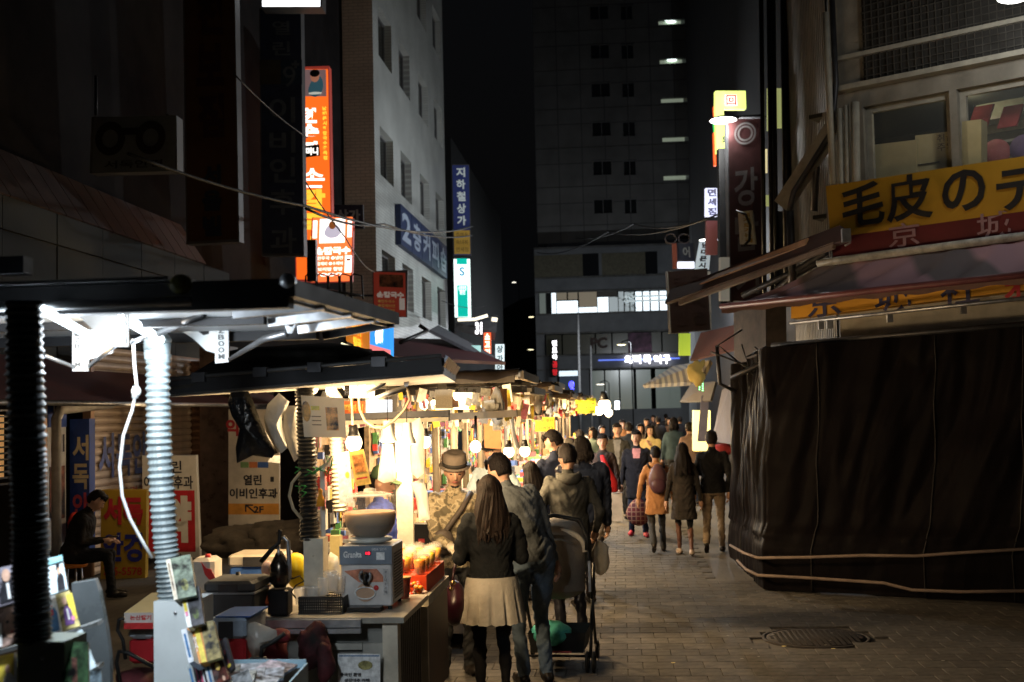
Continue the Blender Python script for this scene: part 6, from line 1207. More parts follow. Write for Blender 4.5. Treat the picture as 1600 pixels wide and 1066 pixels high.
b = MB(); b.lathe(V((fx+.135, fy-.004, z0+.075)), [(.001, .001), (.05, .001)], 22, (Xv, Zv, -Yv), close=False); b.build('drink_photo', mat('print_latte', (.5, .33, .22), .5), dp)
b = MB(); b.tube([V((fx+.135+.056*math.cos(t_), fy-.006, z0+.072+.032*math.sin(t_))) for t_ in [k*.35 for k in range(19)]], .004, 5); b.lathe(V((fx+.195, fy-.006, z0+.10)), [(.001, .001), (.014, .001)], 14, (Xv, Zv, -Yv), close=False, mi=1); b.bb((fx+.235, fy-.006, z0+.06), (fx+.26, fy-.003, z0+.2), 2); b.build('sticker', [pW, pR, pr('stickergrey', (.5, .5, .5))], dp)
tx = MB(); vtext(tx, '생강대추라떼', V((fx+.248, fy-.007, z0+.195)), V((fx+.248, fy-.007, z0+.065)), Xv, .012, lift=.001); tx.build('lettering', pK, dp)
b = MB(); b.bb((fx+.05, fy-.08, z0-.015), (fx+.23, fy-.002, z0+.006)); b.build('drip_tray', blackm, dp)
b = MB()
for k in range(16): b.bb((fx+w_+.001, fy+.06, z0+.03+k*.016), (fx+w_+.004, fy+dpt-.05, z0+.037+k*.016))
b.build('vent_slats', mat('vent_dark_brown', (.05, .035, .03), .5), dp)
b = MB()
for dx in (.02, w_-.02):
    for dy in (.03, dpt-.03): b.cyl((fx+dx, fy+dy, cz), (fx+dx, fy+dy, z0), .012)
b.build('feet', rubber, dp)
bc = V((fx+w_/2-.005, fy+.15, z0+h_)); br_ = .148
b = MB(); b.lathe(bc, [(.07, .0), (.12, .012), (.12, .03), (.06, .035)], 26); b.build('bowl_base', mat('base_pale', (.55, .55, .5), .4), dp)
prof = [(.085, .032), (.115, .055), (.138, .10), (br_, .155), (.146, .20), (.136, .235), (.131, .25), (.137, .252), (.137, .258), (.130, .258)]
glb = mat('bowl_glass', (.9, .85, .75), .04, var=0, alpha=.16, spec=1.0); b = MB(); b.lathe(bc, prof, 32, close=False); b.build('bowl', glb, dp)
liq = bpy.data.materials.new('rice_drink'); liq.use_nodes = True; lt = liq.node_tree; lb2 = lt.nodes['Principled BSDF']; lb2.inputs['Roughness'].default_value = .35
tcn = lt.nodes.new('ShaderNodeTexCoord'); sx3 = lt.nodes.new('ShaderNodeSeparateXYZ'); crn = lt.nodes.new('ShaderNodeValToRGB'); mrn = lt.nodes.new('ShaderNodeMapRange'); mrn.inputs[1].default_value = h_+.05; mrn.inputs[2].default_value = h_+.19
crn.color_ramp.elements[0].color = (.17, .11, .065, 1); crn.color_ramp.elements[1].color = (.66, .40, .18, 1); crn.color_ramp.elements[0].position = .45; crn.color_ramp.elements[1].position = .85  # drink colour brightened, more towards the top, for lamp light through it
lt.links.new(tcn.outputs['Object'], sx3.inputs[0]); lt.links.new(sx3.outputs[2], mrn.inputs[0]); lt.links.new(mrn.outputs[0], crn.inputs[0]); lt.links.new(crn.outputs[0], lb2.inputs['Base Color'])
b = MB(); b.lathe(bc, [(.08, .036), (.110, .057), (.133, .10), (.1425, .155), (.141, .172), (.13, .174)], 32); b.build('drink', liq, dp)
b = MB(); b.lathe(bc, [(.134, .259), (.12, .268), (.07, .280), (.035, .284), (.034, .296), (.02, .302), (.01, .302)], 28); b.build('lid', mat('lid_milky', (.8, .76, .68), .15, alpha=.35, var=0), dp)
# perforated basket with clear cups
bk = thing('cup_basket', 'black perforated basket of clear plastic cups', 'basket', P(495, 950, 6.4)); a, c = P(461, 952, 6.4), P(531, 947, 6.4); bx0, bx1, by = a.x, c.x, 6.42
b = MB(); hh = .085; nx_, nz_ = 20, 6; pw = (bx1-bx0)
for j in range(nz_+1): z = cz+.005+hh*j/nz_; b.bb((bx0, by, z-.003), (bx1, by+.004, z+.003)); b.bb((bx0, by+.16, z-.003), (bx1, by+.164, z+.003))
for i in range(nx_+1): x = bx0+pw*i/nx_; b.bb((x-.003, by+.0005, cz), (x+.003, by+.0035, cz+hh)); b.bb((x-.003, by+.1605, cz), (x+.003, by+.1635, cz+hh))
b.bb((bx0-.004, by-.004, cz+hh-.004), (bx1+.004, by+.0, cz+hh+.006)); b.bb((bx0, by+.01, cz), (bx1, by+.15, cz+.003)); b.bb((bx0-.004, by+.001, cz), (bx0, by+.16, cz+hh)); b.bb((bx1, by+.001, cz), (bx1+.004, by+.16, cz+hh)); b.build('basket', rubber, bk)
cupm = mat('clear_cup_plastic', (.85, .82, .75), .1, var=0, alpha=.36, spec=.9)
c0 = thing('plastic_cup', 'clear plastic cup in the black basket', 'cup', (0, 0, 0), 'clear cups standing in the black basket'); b = MB(); b.lathe(V((0, 0, 0)), [(.026, 0), (.036, .085), (.038, .09), (.036, .092)], 16, close=False); b.build('cup', cupm, c0); b = MB()
for k in range(3): b.lathe(V((0, 0, .02+k*.02)), [(.0305+.002*k, 0), (.0315+.002*k, .003)], 16, close=False)
b.build('stacked_rims', cupm, c0)
spots = [(x, y, h) for x, y, h in ((467, 0, 0), (477, .04, 0), (487, 0, .0), (495, .05, .0), (505, 0, .05), (512, .04, .08), (519, 0, .07), (525, .05, .05), (500, .09, .06), (482, .09, .0))]
for i, (x, dy, h) in enumerate(spots):
    q = V((P(x, 930, 6.5).x, by+.05+dy, cz+.045+h)); o = c0 if i == 0 else copy_tree(c0)
    o.location = q; LOC[o.name] = q
    o['label'] = 'clear plastic cup in the black basket, %s from the left' % ('first', 'second', 'third', 'fourth', 'fifth', 'sixth', 'seventh', 'eighth', 'ninth', 'tenth')[sorted(q_[0] for q_ in spots).index(x)]
    o['group'] = 'clear cups standing in the black basket'
# syrup pump / juicer, yellow thing, bag of cups, coolers
jp = thing('juice_press', 'dark hand juice press with a long lever and steel arm', 'juice press', P(438, 950, 6.45)); bx_ = P(438, 952, 6.45)
b = MB(); b.bevbox(V((bx_.x, bx_.y, cz+.075)), (.11, .11, .14), .01); b.build('base', blackm, jp)
b = MB(); b.lathe(V((bx_.x, bx_.y, cz+.15)), [(.03, 0), (.055, .03), (.055, .11), (.04, .14), (.025, .17), (.012, .19)], 18); b.build('cup', mat('tarnished_steel', (.12, .10, .08), .25, .9), jp)
b = MB(); b.tube([P(x, y, 6.45) for x, y in ((452, 905), (452, 880), (450, 846), (444, 840), (437, 843))], .012, 10); b.cyl(P(436, 880, 6.45), P(435, 852, 6.45), .008); b.build('arm', alu, jp)
b = MB(); b.tube([P(408, 878, 6.4), P(425, 858, 6.4), P(436, 848, 6.42), P(438, 828, 6.42)], [.013, .012, .009, .012], 10); b.build('lever', rubber, jp)
b = MB(); b.tube([P(x, y, 6.4) for x, y in ((455, 905), (468, 900), (475, 908), (462, 915), (455, 925), (462, 935))], .004, 6); b.build('cord', wire, jp)
b = MB(); b.ell(P(465, 892, 6.75), .07, .06, .10, fn=lambda v: v*(1+.15*noise.noise(v*12))); tag(b.build('yellow_sack', mat('yellow_plastic', (.75, .58, .02), .5)), 'bright yellow plastic sack behind the juice press', 'sack')
bag('plastic_bag', 'milky bag of paper cups behind the clear cups', [(506, 888), (516, 862), (528, 870), (535, 905), (533, 930), (506, 925)], 6.85, poly_w, .05)
b = MB(); b.bb(P(516, 900, 7.0), P(530, 838, 7.0)+V((0, .08, 0))); tag(b.build('cream_carton', mat('pale_yellow_card', (.7, .6, .3), .6)), 'pale yellow carton behind the cups left of the dispenser', 'carton')
snk = thing('snack_packets', 'orange and red snack packets left of the juice press', 'snacks', P(412, 925, 6.5)); b = MB(); b.ell(P(418, 890, 6.6), .035, .03, .05, mi=0); b.ell(P(412, 912, 6.5), .03, .03, .03, mi=1); b.tube([P(414, 922, 6.45), P(412, 945, 6.4)], [.016, .028], 8, 2); b.build('packets', [mat('packet_pinkwhite', (.6, .45, .42), .2), mat('packet_orange', (.6, .22, .03), .3), mat('packet_redorange', (.6, .12, .04), .4)], snk)
def cooler(label, x0, x1, ytop, ysplit, ybot, d, lidm, bodym, dp_=.26, latch=None, strip=None):
    a, c = P(x0, ybot, d), P(x1, ybot, d); zt, zs, zb_ = P(x0, ytop, d).z, P(x0, ysplit, d).z, P(x0, ybot, d).z; t = thing('cool_box', label, 'cool box', V(((a.x+c.x)/2, a.y+dp_/2, zb_)))
    w_ = c.x-a.x; b = MB(); b.bevbox(V((a.x+w_/2, a.y+dp_/2, (zs+zb_)/2)), (w_*.96, dp_*.96, zs-zb_), .012); b.build('body', bodym, t)
    b = MB(); b.bevbox(V((a.x+w_/2, a.y+dp_/2, (zs+zt)/2+.001)), (w_, dp_, zt-zs), .014); l = b.build('lid', lidm, t); b = MB(); b.bb((a.x+w_*.3, a.y-.006, zs+.005), (a.x+w_*.68, a.y-.001, zt-.012)); b.build('lid_handle', darkg if not latch else alu, l)
    if strip: b = MB(); b.bb((a.x-.003, a.y-.004, zs-.006), (c.x+.003, a.y+dp_*.98, zs+.004)); b.build('rim', strip, t)
    return t
cooler('charcoal grey cool box with a two-part lid at the left end of the counter', 318, 400, 910, 928, 966, 6.2, mat('cooler_charcoal_lid', (.07, .075, .08), .5), mat('cooler_charcoal', (.045, .05, .055), .5), .3, None, mat('cooler_rim_grey', (.25, .26, .27), .5))
b = MB(); b.lathe(P(372, 903, 6.45), [(.04, 0), (.04, .006), (.012, .012), (.012, .03), (.001, .032)], 16, close=False); tag(b.build('pot_lid', blackm), 'small dark pot lid with a knob on the charcoal cool box', 'lid')
cooler('blue cool box with a cream lid behind the charcoal one', 356, 440, 868, 887, 915, 7.4, mat('cooler_cream', (.5, .44, .34), .5), mat('cooler_blue', (.03, .09, .30), .5), .3)
cooler('red cool box with a blue and grey lid standing low beside the counter', 324, 386, 968, 1000, 1046, 5.7, mat('cooler_grey_lid', (.30, .36, .44), .5), mat('cooler_red', (.33, .015, .02), .5), .34)
a = P(333, 967, 5.7); b = MB(); b.bb((a.x, a.y+.03, a.z), (a.x+.17, a.y+.32, a.z+.006)); tag(b.build('blue_lid_inset', mat('cooler_blue', (.03, .09, .30), .5)), 'blue top inset of the low red cool box', 'lid')
ct = cooler('red cool box with a grey latched lid on the folding trolley', 199, 244, 984, 1000, 1038, 5.6, mat('cooler_grey2', (.42, .46, .5), .5), mat('cooler_red', (.33, .015, .02), .5), .3, True)
sb = thing('strawberry_carton', 'open cardboard fruit carton printed red and white on top of the trolley', 'carton', P(215, 984, 5.6)); a, c = P(194, 983, 5.55), P(241, 983, 5.55); zt = P(194, 958, 5.55).z; b = MB(); b.bb((a.x, a.y, a.z), (c.x, a.y+.3, zt)); b.build('carton', mat('carton_white', (.55, .5, .47), .7), sb)
b = MB(); b.bb((a.x, a.y-.004, a.z), (c.x, a.y-.001, a.z+.028)); b.build('red_band', pR, sb); tx = MB(); text(tx, '논산딸기', V(((a.x+c.x)/2+.01, a.y, (a.z+zt)/2+.015)), Xv, Zv, w=.1, h=.022, bold=.03, lift=.002); tx.build('lettering', pR, sb)
b = MB(); b.slab(V((a.x, a.y, zt)), V((c.x, a.y, zt)), V((c.x, a.y+.28, zt+.05)), V((a.x+.02, a.y+.28, zt+.05)), .005); b.build('flap', card, sb)
trl = thing('folding_trolley', 'black folding luggage trolley frame under the fruit carton', 'trolley', P(200, 1066, 5.6)); b = MB(); b.tube([P(x, y, 5.5) for x, y in ((194, 966), (186, 968), (184, 985), (192, 1000), (196, 1030))], .009, 6); b.tube([P(x, y, 5.5) for x, y in ((245, 1045), (200, 1020), (186, 1018), (182, 1035), (190, 1080))], .010, 6); b.build('frame', rubber, trl)
b = MB(); b.ell(P(215, 1062, 5.6), .09, .1, .05, fn=lambda v: v*(1+.4*noise.noise(v*16))); b.build('load', mat('maroon_black_cloth', (.06, .012, .015), .8, var=.8, scale=6), trl)
bag('plastic_bag', 'crumpled translucent bag lying over the red cool box', [(384, 975), (400, 972), (432, 985), (434, 998), (420, 1005), (412, 1020), (396, 1030), (388, 1015), (380, 995)], 5.75, poly_c, .06, .8)
b = MB(); b.tube([P(x, y, 5.6) for x, y in ((408, 1030), (409, 1012), (425, 1004), (445, 990))], .011, 6); b.tube([P(x, y, 5.6) for x, y in ((385, 1040), (395, 1032), (412, 1032), (420, 1042))], .02, 8); tag(b.build('trolley_handle', rubber), 'black trolley handle beside the crumpled bag', 'handle')
b = MB(); b.ell(P(438, 993, 5.9), .05, .05, .035, fn=lambda v: v*(1+.5*noise.noise(v*22))); b.ell(P(425, 1015, 6.0), .08, .08, .10, fn=lambda v: v*(1+.4*noise.noise(v*14))); tag(b.build('dark_red_cloth', mat('dark_red_cloth', (.12, .01, .015), .8, var=.4)), 'heap of dark red cloth behind the trolley handle', 'cloth')
jc = thing('oil_canister', 'translucent white canister with a red cap and red print', 'canister', P(318, 925, 6.6)); a, c = P(298, 928, 6.6), P(335, 928, 6.6); b = MB(); b.bevbox(V(((a.x+c.x)/2, a.y+.08, (a.z+P(300, 873, 6.6).z)/2)), (c.x-a.x, .16, P(300, 873, 6.6).z-a.z), .02); b.build('body', mat('canister_white', (.5, .46, .4), .4), jc)
b = MB(); b.cyl(P(325, 874, 6.65), P(325, 866, 6.65), .016); b.build('cap', pR, jc); b = MB(); pts = [P(x, y, 6.59) for x, y in ((314, 878), (322, 888), (330, 890), (341, 912), (326, 905), (320, 898))]; b.prism(pts[::-1], fw*.003); b.build('red_print', pR, jc)

# ================================================================== fruit-cup stall (between juice stall and seller)
st3 = thing('fruit_stall', 'stall of fruit cups with glowing orange punnets beside the seller in the hat', 'stall', (-1.7, 8.0, 0))
b = MB(); b.bb((-2.6, 7.15, .93), (-1.17, 8.02, .97)); b.build('counter_top', warmw, st3)
b = MB(); b.bb((-1.19, 7.16, .35), (-1.165, 7.98, .925)); b.build('side_panel', mat('brown_board', (.13, .09, .065), .5, var=.3, scale=3), st3)
b = MB(); b.bb((-1.20, 7.14, .925), (-1.155, 8.0, .985)); b.bb((-1.20, 7.12, .2), (-1.16, 7.155, .925)); b.build('edge_trim', creamp, st3)
b = MB(); b.bb((-2.4, 7.3, .25), (-1.3, 7.9, .3)); b.cyl((-1.35, 7.3, .1), (-1.35, 7.3, .3), .04); b.cyl((-1.3, 7.8, .1), (-1.36, 7.8, .1), .1, n=16); b.build('undercarriage', darkg, st3)
for k, (y, m, c) in enumerate(((7.35, .97, 0), (7.75, 1.0, 1))):
    pass
fr_cols = [('orange', (.85, .28, .02)), ('yellow', (.9, .6, .05)), ('red', (.7, .05, .02)), ('golden', (.85, .42, .04))]
fruits = {n_: mat('fruit_'+n_, c, .3, var=.35, scale=40, spec=.6) for n_, c in fr_cols}
protoc = {}
for n_, c in fr_cols:
    t = thing('fruit_cup', 'x', 'cup', (0, 0, 0)); b = MB(); b.lathe(V((0, 0, 0)), [(.03, 0), (.042, .10), (.043, .105)], 14, close=False); b.build('cup', mat('clear_cup2', (.9, .85, .75), .1, var=0, alpha=.13, spec=.9), t)
    b = MB(); b.lathe(V((0, 0, .003)), [(.001, 0), (.028, 0), (.037, .075), (.03, .085), (.001, .09)], 12, close=False); b.build('fruit', fruits[n_], t); b = MB(); b.ell(V((0, 0, .105)), .043, .043, .026, 12, 6); b.build('dome_lid', mat('clear_cup2', (.9, .85, .75)), t); protoc[n_] = t
used_p = set()
idx_ = 0
for r_ in range(3):
    for q_ in range(6):
        n_ = fr_cols[(r_*2+q_*3) % 4][0]; loc = V((-1.47+r_*.115+random.uniform(-.015, .015), 7.33+q_*.12+random.uniform(-.02, .02), 1.09))
        o = protoc[n_] if n_ not in used_p else copy_tree(protoc[n_]); used_p.add(n_); o.location = loc; LOC[o.name] = loc
        o['label'] = '%s fruit cup in the %s row, %s from the front of the fruit stall' % (n_, ('left', 'middle', 'street side')[r_], ('first', 'second', 'third', 'fourth', 'fifth', 'sixth')[q_]); o['group'] = 'fruit cups on the fruit stall'
        idx_ += 1
b = MB(); b.bb((-1.54, 7.26, .97), (-1.185, 7.99, 1.085)); tag(b.build('red_display_step', mat('display_red', (.7, .07, .02), .5)), 'bright red display step under the fruit cups', 'display')
b = MB()
for k in range(70): b.ell(V((-1.36+random.uniform(-.2, .17), 7.17+(k % 8)*.010, .985+random.uniform(0, .06))), .018, .018, .016, 8, 6, mi=k % 3)
tag(b.build('fruit_heap', [fruits['red'], fruits['orange'], mat('fruit_wrap', (.5, .35, .3), .2)]), 'heap of small wrapped red and orange fruit at the front of the fruit stall', 'fruit', kind='stuff')
t = thing('pink_cup', 'tall dull pink plastic cup with a gold rim right of the dispenser', 'cup', P(640, 948, 6.9)); q = V((-1.27, 6.95, cz)); b = MB(); b.lathe(q, [(.034, 0), (.045, .115)], 20, close=False); b.lathe(q+Zv*.002, [(.001, 0), (.032, 0)], 16, close=False); b.build('cup', mat('pink_cup_plastic', (.42, .12, .13), .3, alpha=.9, var=.1), t); b = MB(); b.lathe(q, [(.044, .112), (.048, .116), (.048, .122), (.001, .124)], 20, close=False); b.build('rim', mat('gold_rim', (.6, .4, .15), .35), t)
# cross beam of the third stall and goods seen through
def beam(label, pts, d, h_, m, nm='stall_beam'):
    a, c = P(*pts[0], d), P(*pts[1], d); dd = (c-a).normalized(); b = MB(); b.box((a+c)/2, ((c-a).length, .08, h_), (dd, Yv, dd.cross(Yv))); return tag(b.build(nm, m), label, 'beam')
beam('upper dark rail across the juice stall at the level of the seller hat', ((538, 652), (702, 646)), 8.7, .05, darkg)
beam('pale lower rail under the dark one above the hanging bags', ((538, 661), (702, 655)), 8.65, .028, creamp)
beam('brown canvas edge of the next stall roof', ((690, 652), (808, 646)), 10.4, .06, mat('brown_canvas_edge', (.2, .15, .09), .7))

# ================================================================== the row of stalls going down the alley
GOODS = [('red', (.5, .05, .04)), ('white', (.7, .68, .6)), ('yellow', (.7, .5, .06)), ('blue', (.06, .12, .35)), ('black', (.02, .02, .02)), ('pink', (.6, .2, .25)), ('green', (.08, .25, .08)), ('brown', (.2, .1, .05)), ('cream', (.6, .52, .38))]
gm = {n_: mat('goods_'+n_, c, .5, var=.3, scale=20) for n_, c in GOODS}
ords = ['third', 'fourth', 'fifth', 'sixth', 'seventh', 'eighth', 'ninth', 'tenth', 'eleventh', 'twelfth', 'thirteenth']
protos_box = {}; 
def goods_box(col, size, loc, rz, label, group, nm='goods_box', kind='box'):
    key = (col, nm)
    if key not in protos_box:
        b = MB()
        if nm == 'goods_box': b.bb((-.5, -.5, 0), (.5, .5, 1))
        elif nm == 'hanging_bag': b.ell(V((0, 0, -.5)), .5, .5, .5, 12, 9, fn=lambda v: V((v.x*(1-.5*max(0, v.z)*1.2), v.y*(1-.5*max(0, v.z)*1.2), v.z))*(1+.2*noise.noise(v*4)))
        elif nm == 'cap': b.ell(V((0, 0, .25)), .5, .5, .6, 12, 8, fn=lambda v: V((v.x, v.y, max(v.z, -.2)))); b.bb((-.35, -.9, .02), (.35, -.35, .09))
        me_ = b.build(nm, poly_w if col == 'bagwhite' else gm.get(col, poly_w), None, origin=(0, 0, 0)); protos_box[key] = me_; o = me_
    else: o = protos_box[key].copy(); S.collection.objects.link(o)
    o.location = loc; o.scale = size; o.rotation_euler = (0, 0, rz); o['label'] = label; o['category'] = kind; o['group'] = group; return o
random.seed(5)
Ys = [10.4, 12.8, 15.3, 18.0, 20.9, 24.0, 27.2, 30.8, 34.9, 39.4, 44.5]
usedl = set()
hang_w = {}
for si, Y0 in enumerate(Ys):
    od = ords[si]; far = si > 5; XRr = -1.2-(.08 if si % 2 else 0)
    z = 2.30+random.uniform(-.03, .05) + (.04 if si > 2 else 0); ln = (1.9 if si < 2 else 2.1) if si < 6 else 3.0
    t = thing('market_stall', 'lit dark-roofed market stall, %s in the row counting from the camera' % od, 'stall', (-2.1, Y0+ln/2, 0), 'row of market stalls down the alley')
    tl_ = random.uniform(-.05, .06); b = MB(); b.slab((-3.2, Y0, z-tl_), (XRr+.35, Y0, z+tl_), (XRr+.35, Y0+ln, z+tl_+.03), (-3.2, Y0+ln, z-tl_+.03), -.035); b.build('roof', mat('roof_underside', (.55, .52, .44), .5, var=.2), t)
    b = MB()
    b.bb((-3.25, Y0-.03, z-.03+tl_*.5), (XRr+.3, Y0+.02, z+.04+tl_*.5)); b.bb((XRr+.33, Y0, z+tl_-.02), (XRr+.38, Y0+ln, z+tl_+.05))
    b.bb((-3.25, Y0+.05, z+.06), (XRr+.28, Y0+ln, z+.09)); b.build('roof_frame', roofm if si % 2 else mat('brown_canvas_edge', (.2, .15, .09), .7), t)
    b = MB(); b.bb((-2.7, Y0+.15, .15), (XRr-.1, Y0+ln-.1, .86)); b.build('counter', mat('stall_skirt_%d' % (si % 3), ((.25, .2, .15), (.12, .12, .14), (.3, .12, .08))[si % 3], .7, var=.2), t)
    b = MB(); b.bb((-2.75, Y0+.1, .865), (XRr-.05, Y0+ln-.05, .90)); b.build('table_top', warmw, t)
    for yy in (Y0+.25, Y0+ln-.25):
        b = MB(); b.cyl((-2.0, yy, .9), (-2.0, yy, z-.03), .04, n=10); b.build('post', mat('beige_hose', (.30, .26, .2), .5), t)
    b = MB(); b.bb((-2.75, Y0+.1, .9), (-2.7, Y0+ln-.1, z-.1)); b.build('back_rack', mat('rack_backing', (.26, .19, .12), .7, var=.5, scale=9), t)
    if si < 7:
        c_ = MB(); vs = []; fs = []; ni, nj = 26, 9
        for i in range(ni+1):
            for j in range(nj+1):
                x = -3.3+(XRr+.34+3.3)*i/ni; v = j/nj; hang = .07+.07*noise.noise(V((x*3, si, 0))); y = Y0-.06+ln*max(0, v-.15)/.85*1.0; zz_ = z+.10+.05*noise.noise(V((x*2.2, y*2, si)))+.03*noise.noise(V((x*6, y*6, si)))
                if v < .15: zz_ = z+.09-hang*(1-v/.15); y = Y0-.07+.02*noise.noise(V((x*8, j, si)))
                vs.append((x, y, zz_))
        for i in range(ni):
            for j in range(nj): q_ = i*(nj+1)+j; fs.append((q_, q_+nj+1, q_+nj+2, q_+1))
        c_.add(vs, fs, 0, True); c_.build('roof_cover', mat('black_roof_tarp', (.018, .018, .017)) if si % 2 else mat('brown_roof_tarp', (.05, .035, .025), .8, var=.3), t)
    # bulbs
    nb = 5 if si < 6 else 3
    for k in range(nb):
        yy = Y0+.35+k*(ln-.6)/max(1, nb-1); xx = XRr-.25-.35*((k+si) % 2); c = V((xx, yy, z-.12-.06*(k % 2))); tb = thing('light_bulb', '%s warm bulb from the front under the %s stall roof' % (('first', 'second', 'third', 'fourth', 'fifth')[k], od), 'bulb', c, 'bulbs of the market stall row')
        r = (.045 if k % 2 else .034) if si < 6 else .055; b = MB(); b.ell(c, r, r, r*1.15, 12, 8); b.build('glass', bulbg if si % 4 != 3 else emis('cool_white_bulb', (.95, .97, 1), 5), tb); b = MB(); b.cyl(c+Zv*r, c+Zv*(r+.05), r*.5, n=8); b.build('socket', blackm, tb)
    area_pt('stall_lamp', V((XRr-.35, Y0+.6, z-.35)), (280, 300, 340, 420, 520, 600, 700, 800, 900, 900, 900)[si], WARM if si % 4 != 3 else (1, .95, .85), .08)
    # hanging goods at the street edge, back rack and front edge
    names = ['white', 'cream', 'yellow', 'white', 'white', 'brown', 'white', 'red', 'cream', 'white', 'white', 'cream']
    nh = 8 if si < 6 else 6
    hcount = {}
    for k in range(nh):
        col = names[(k*5+si*3) % 12]; wd = random.uniform(.07, .16); hh = random.uniform(.15, .34); y = Y0+.15+(ln-.3)*k/(nh-1)
        if k % 4 == 3: x = random.uniform(-2.6, XRr-.3); y = Y0+random.uniform(.02, .3)
        else: x = XRr+.12+random.uniform(-.12, .05)
        x = x
        typ = k % 3
        lb = '%s %s hanging from the %s stall roof, %s along it from the front' % (col, ('plastic bag', 'card sign', 'packet')[typ], od, ('first', 'second', 'third', 'fourth', 'fifth', 'sixth', 'seventh', 'eighth')[k])
        if typ == 0: goods_box(col if col not in ('white',) else 'bagwhite', (wd, .1, hh), V((x, y, z-.05)), random.uniform(-.4, .4), lb, 'goods hanging from the stall roofs', 'hanging_bag', 'bag')
        else: goods_box(col, (wd, .02 if typ == 1 else .06, hh*.8), V((x, y, z-.06-hh*.8)), random.uniform(-.3, .3), lb, 'goods hanging from the stall roofs', 'goods_box', ('bag', 'sign', 'packet')[typ])
    for k in range(12 if si < 5 else 8):
        col = GOODS[(k*4+si) % 9][0]; x = XRr-.18-(k % 3)*.36+random.uniform(-.05, .05); y = Y0+.3+(k//3)*(ln-.6)/3.6; s_ = random.uniform(.12, .3)
        lb = '%s goods carton, %s row on the %s stall table, %s from the front' % (col, ('outer', 'middle', 'inner')[k % 3], od, ('first', 'second', 'third', 'fourth')[k//3])
        goods_box(col, (random.uniform(.16, .28), random.uniform(.16, .3), s_), V((x, y, .902)), random.uniform(-.3, .3), lb, 'goods on the stall tables', 'goods_box' if k % 4 else 'cap', 'box' if k % 4 else 'cap')
    tr_ = MB(); tr_.c = 0
    for k in range(240 if si < 4 else 110):
        x = random.uniform(-2.6, XRr-.08); y = random.uniform(Y0+.15, Y0+ln-.12); s_ = random.uniform(.02, .05); tr_.box((x, y, .905+s_*.5+random.uniform(0, .10)), (s_*1.6, s_*1.3, s_), None, random.randrange(9))
    for k in range(70):
        y = random.uniform(Y0+.12, Y0+ln-.12); s_ = random.uniform(.05, .13); tr_.box((-2.66, y, random.uniform(1.0, z-.2)), (.05, s_, s_*random.uniform(.8, 1.8)), None, random.randrange(9))
    for k in range(130 if si < 5 else 60):
        y = random.uniform(Y0, Y0+ln); s_ = random.uniform(.03, .09); x = random.choice((XRr+random.uniform(-.1, .2), random.uniform(-2.6, XRr))); a_ = random.uniform(-.8, .8); dd = V((math.cos(a_), math.sin(a_), random.uniform(-.3, .3))).normalized(); nn_ = dd.cross(Zv).normalized()
        tr_.box((x, y, z-.07-random.uniform(0, .30)), (s_*random.uniform(.6, 1.4), .012, s_*random.uniform(.8, 2.4)), (dd, nn_, dd.cross(nn_)), random.choice((1, 1, 2, 8, 1, 8, 0, 4, 7, 5)))
    tag(tr_.build('small_goods', [gm[n_] for n_, _ in GOODS]), 'mass of small colourful goods on and above the table of the %s stall' % od, 'goods', kind='stuff')
# distinct signs in the row
def hangsign(label, x0, y0, x1, y1, d, col, lines, tcol=(.15, .12, .02), em=0.0):
    a, b1, c, e = P(x0, y1, d), P(x1, y1, d), P(x1, y0, d), P(x0, y0, d); t = thing('card_sign', label, 'sign', (a+b1)/2); b = MB(); b.slab(a, b1, c, e, .01); b.build('card', mat('card_%d_%d' % (x0, y0), col, .6, emit=em, ecol=col, var=0), t)
    b = MB(); n_ = len(lines)
    for k, s_ in enumerate(lines): p = e.lerp(a, (k+.5)/n_); q = c.lerp(b1, (k+.5)/n_); text(b, s_, (p+q)/2, RT, UP, w=(b1-a).length*.85, h=(e-a).length/n_*.55, bold=.03, lift=.004)
    b.build('lettering', mat('card_ink_%d' % int(tcol[0]*100), tcol, .6), t)
hangsign('yellow green sign with four lines of writing hanging in the row of stalls', 898, 622, 931, 646, 29, (.55, .58, .03), ('미스터코리아', '남대문 도매', '모든 상품 할인', '환영합니다'), em=.12)
hangsign('olive yellow card sign above the dark heads', 836, 652, 866, 674, 16.5, (.42, .36, .02), ('특별 할인', '5000'), (.2, .12, .02))
hangsign('orange sign with yellow letters seen under the juice stall roof', 535, 627, 570, 648, 8.9, (.55, .12, .03), ('떡볶이',), (.7, .5, .1), em=.05)
lit_panel('lit_showcase', 'small bright bluish showcase seen between roof and rail', 572, 625, 612, 646, 10.5, (.75, .85, 1), 1.1, .05)
for x, y, r, lb in ((936, 641, .14, 'left'), (944, 634, .2, 'middle'), (951, 645, .12, 'right')): bulb(x, y, 36, r, '%s one of three large glaring lamps far down the stall row' % lb, 160 if lb == 'middle' else 0)
lit_panel('tube_light', 'vertical white tube light at the end of the stall row', 961, 627, 968, 640, 40, (.85, .92, 1), 5, .1)
lit_panel('warm_light_box', 'left warm glowing square light box under the third stall roof', 680, 614, 703, 641, 11.0, (1, .72, .35), 2.2, .1)
lit_panel('warm_light_box', 'right warm glowing square light box under the third stall roof', 708, 614, 738, 640, 11.3, (1, .78, .42), 2.6, .1)
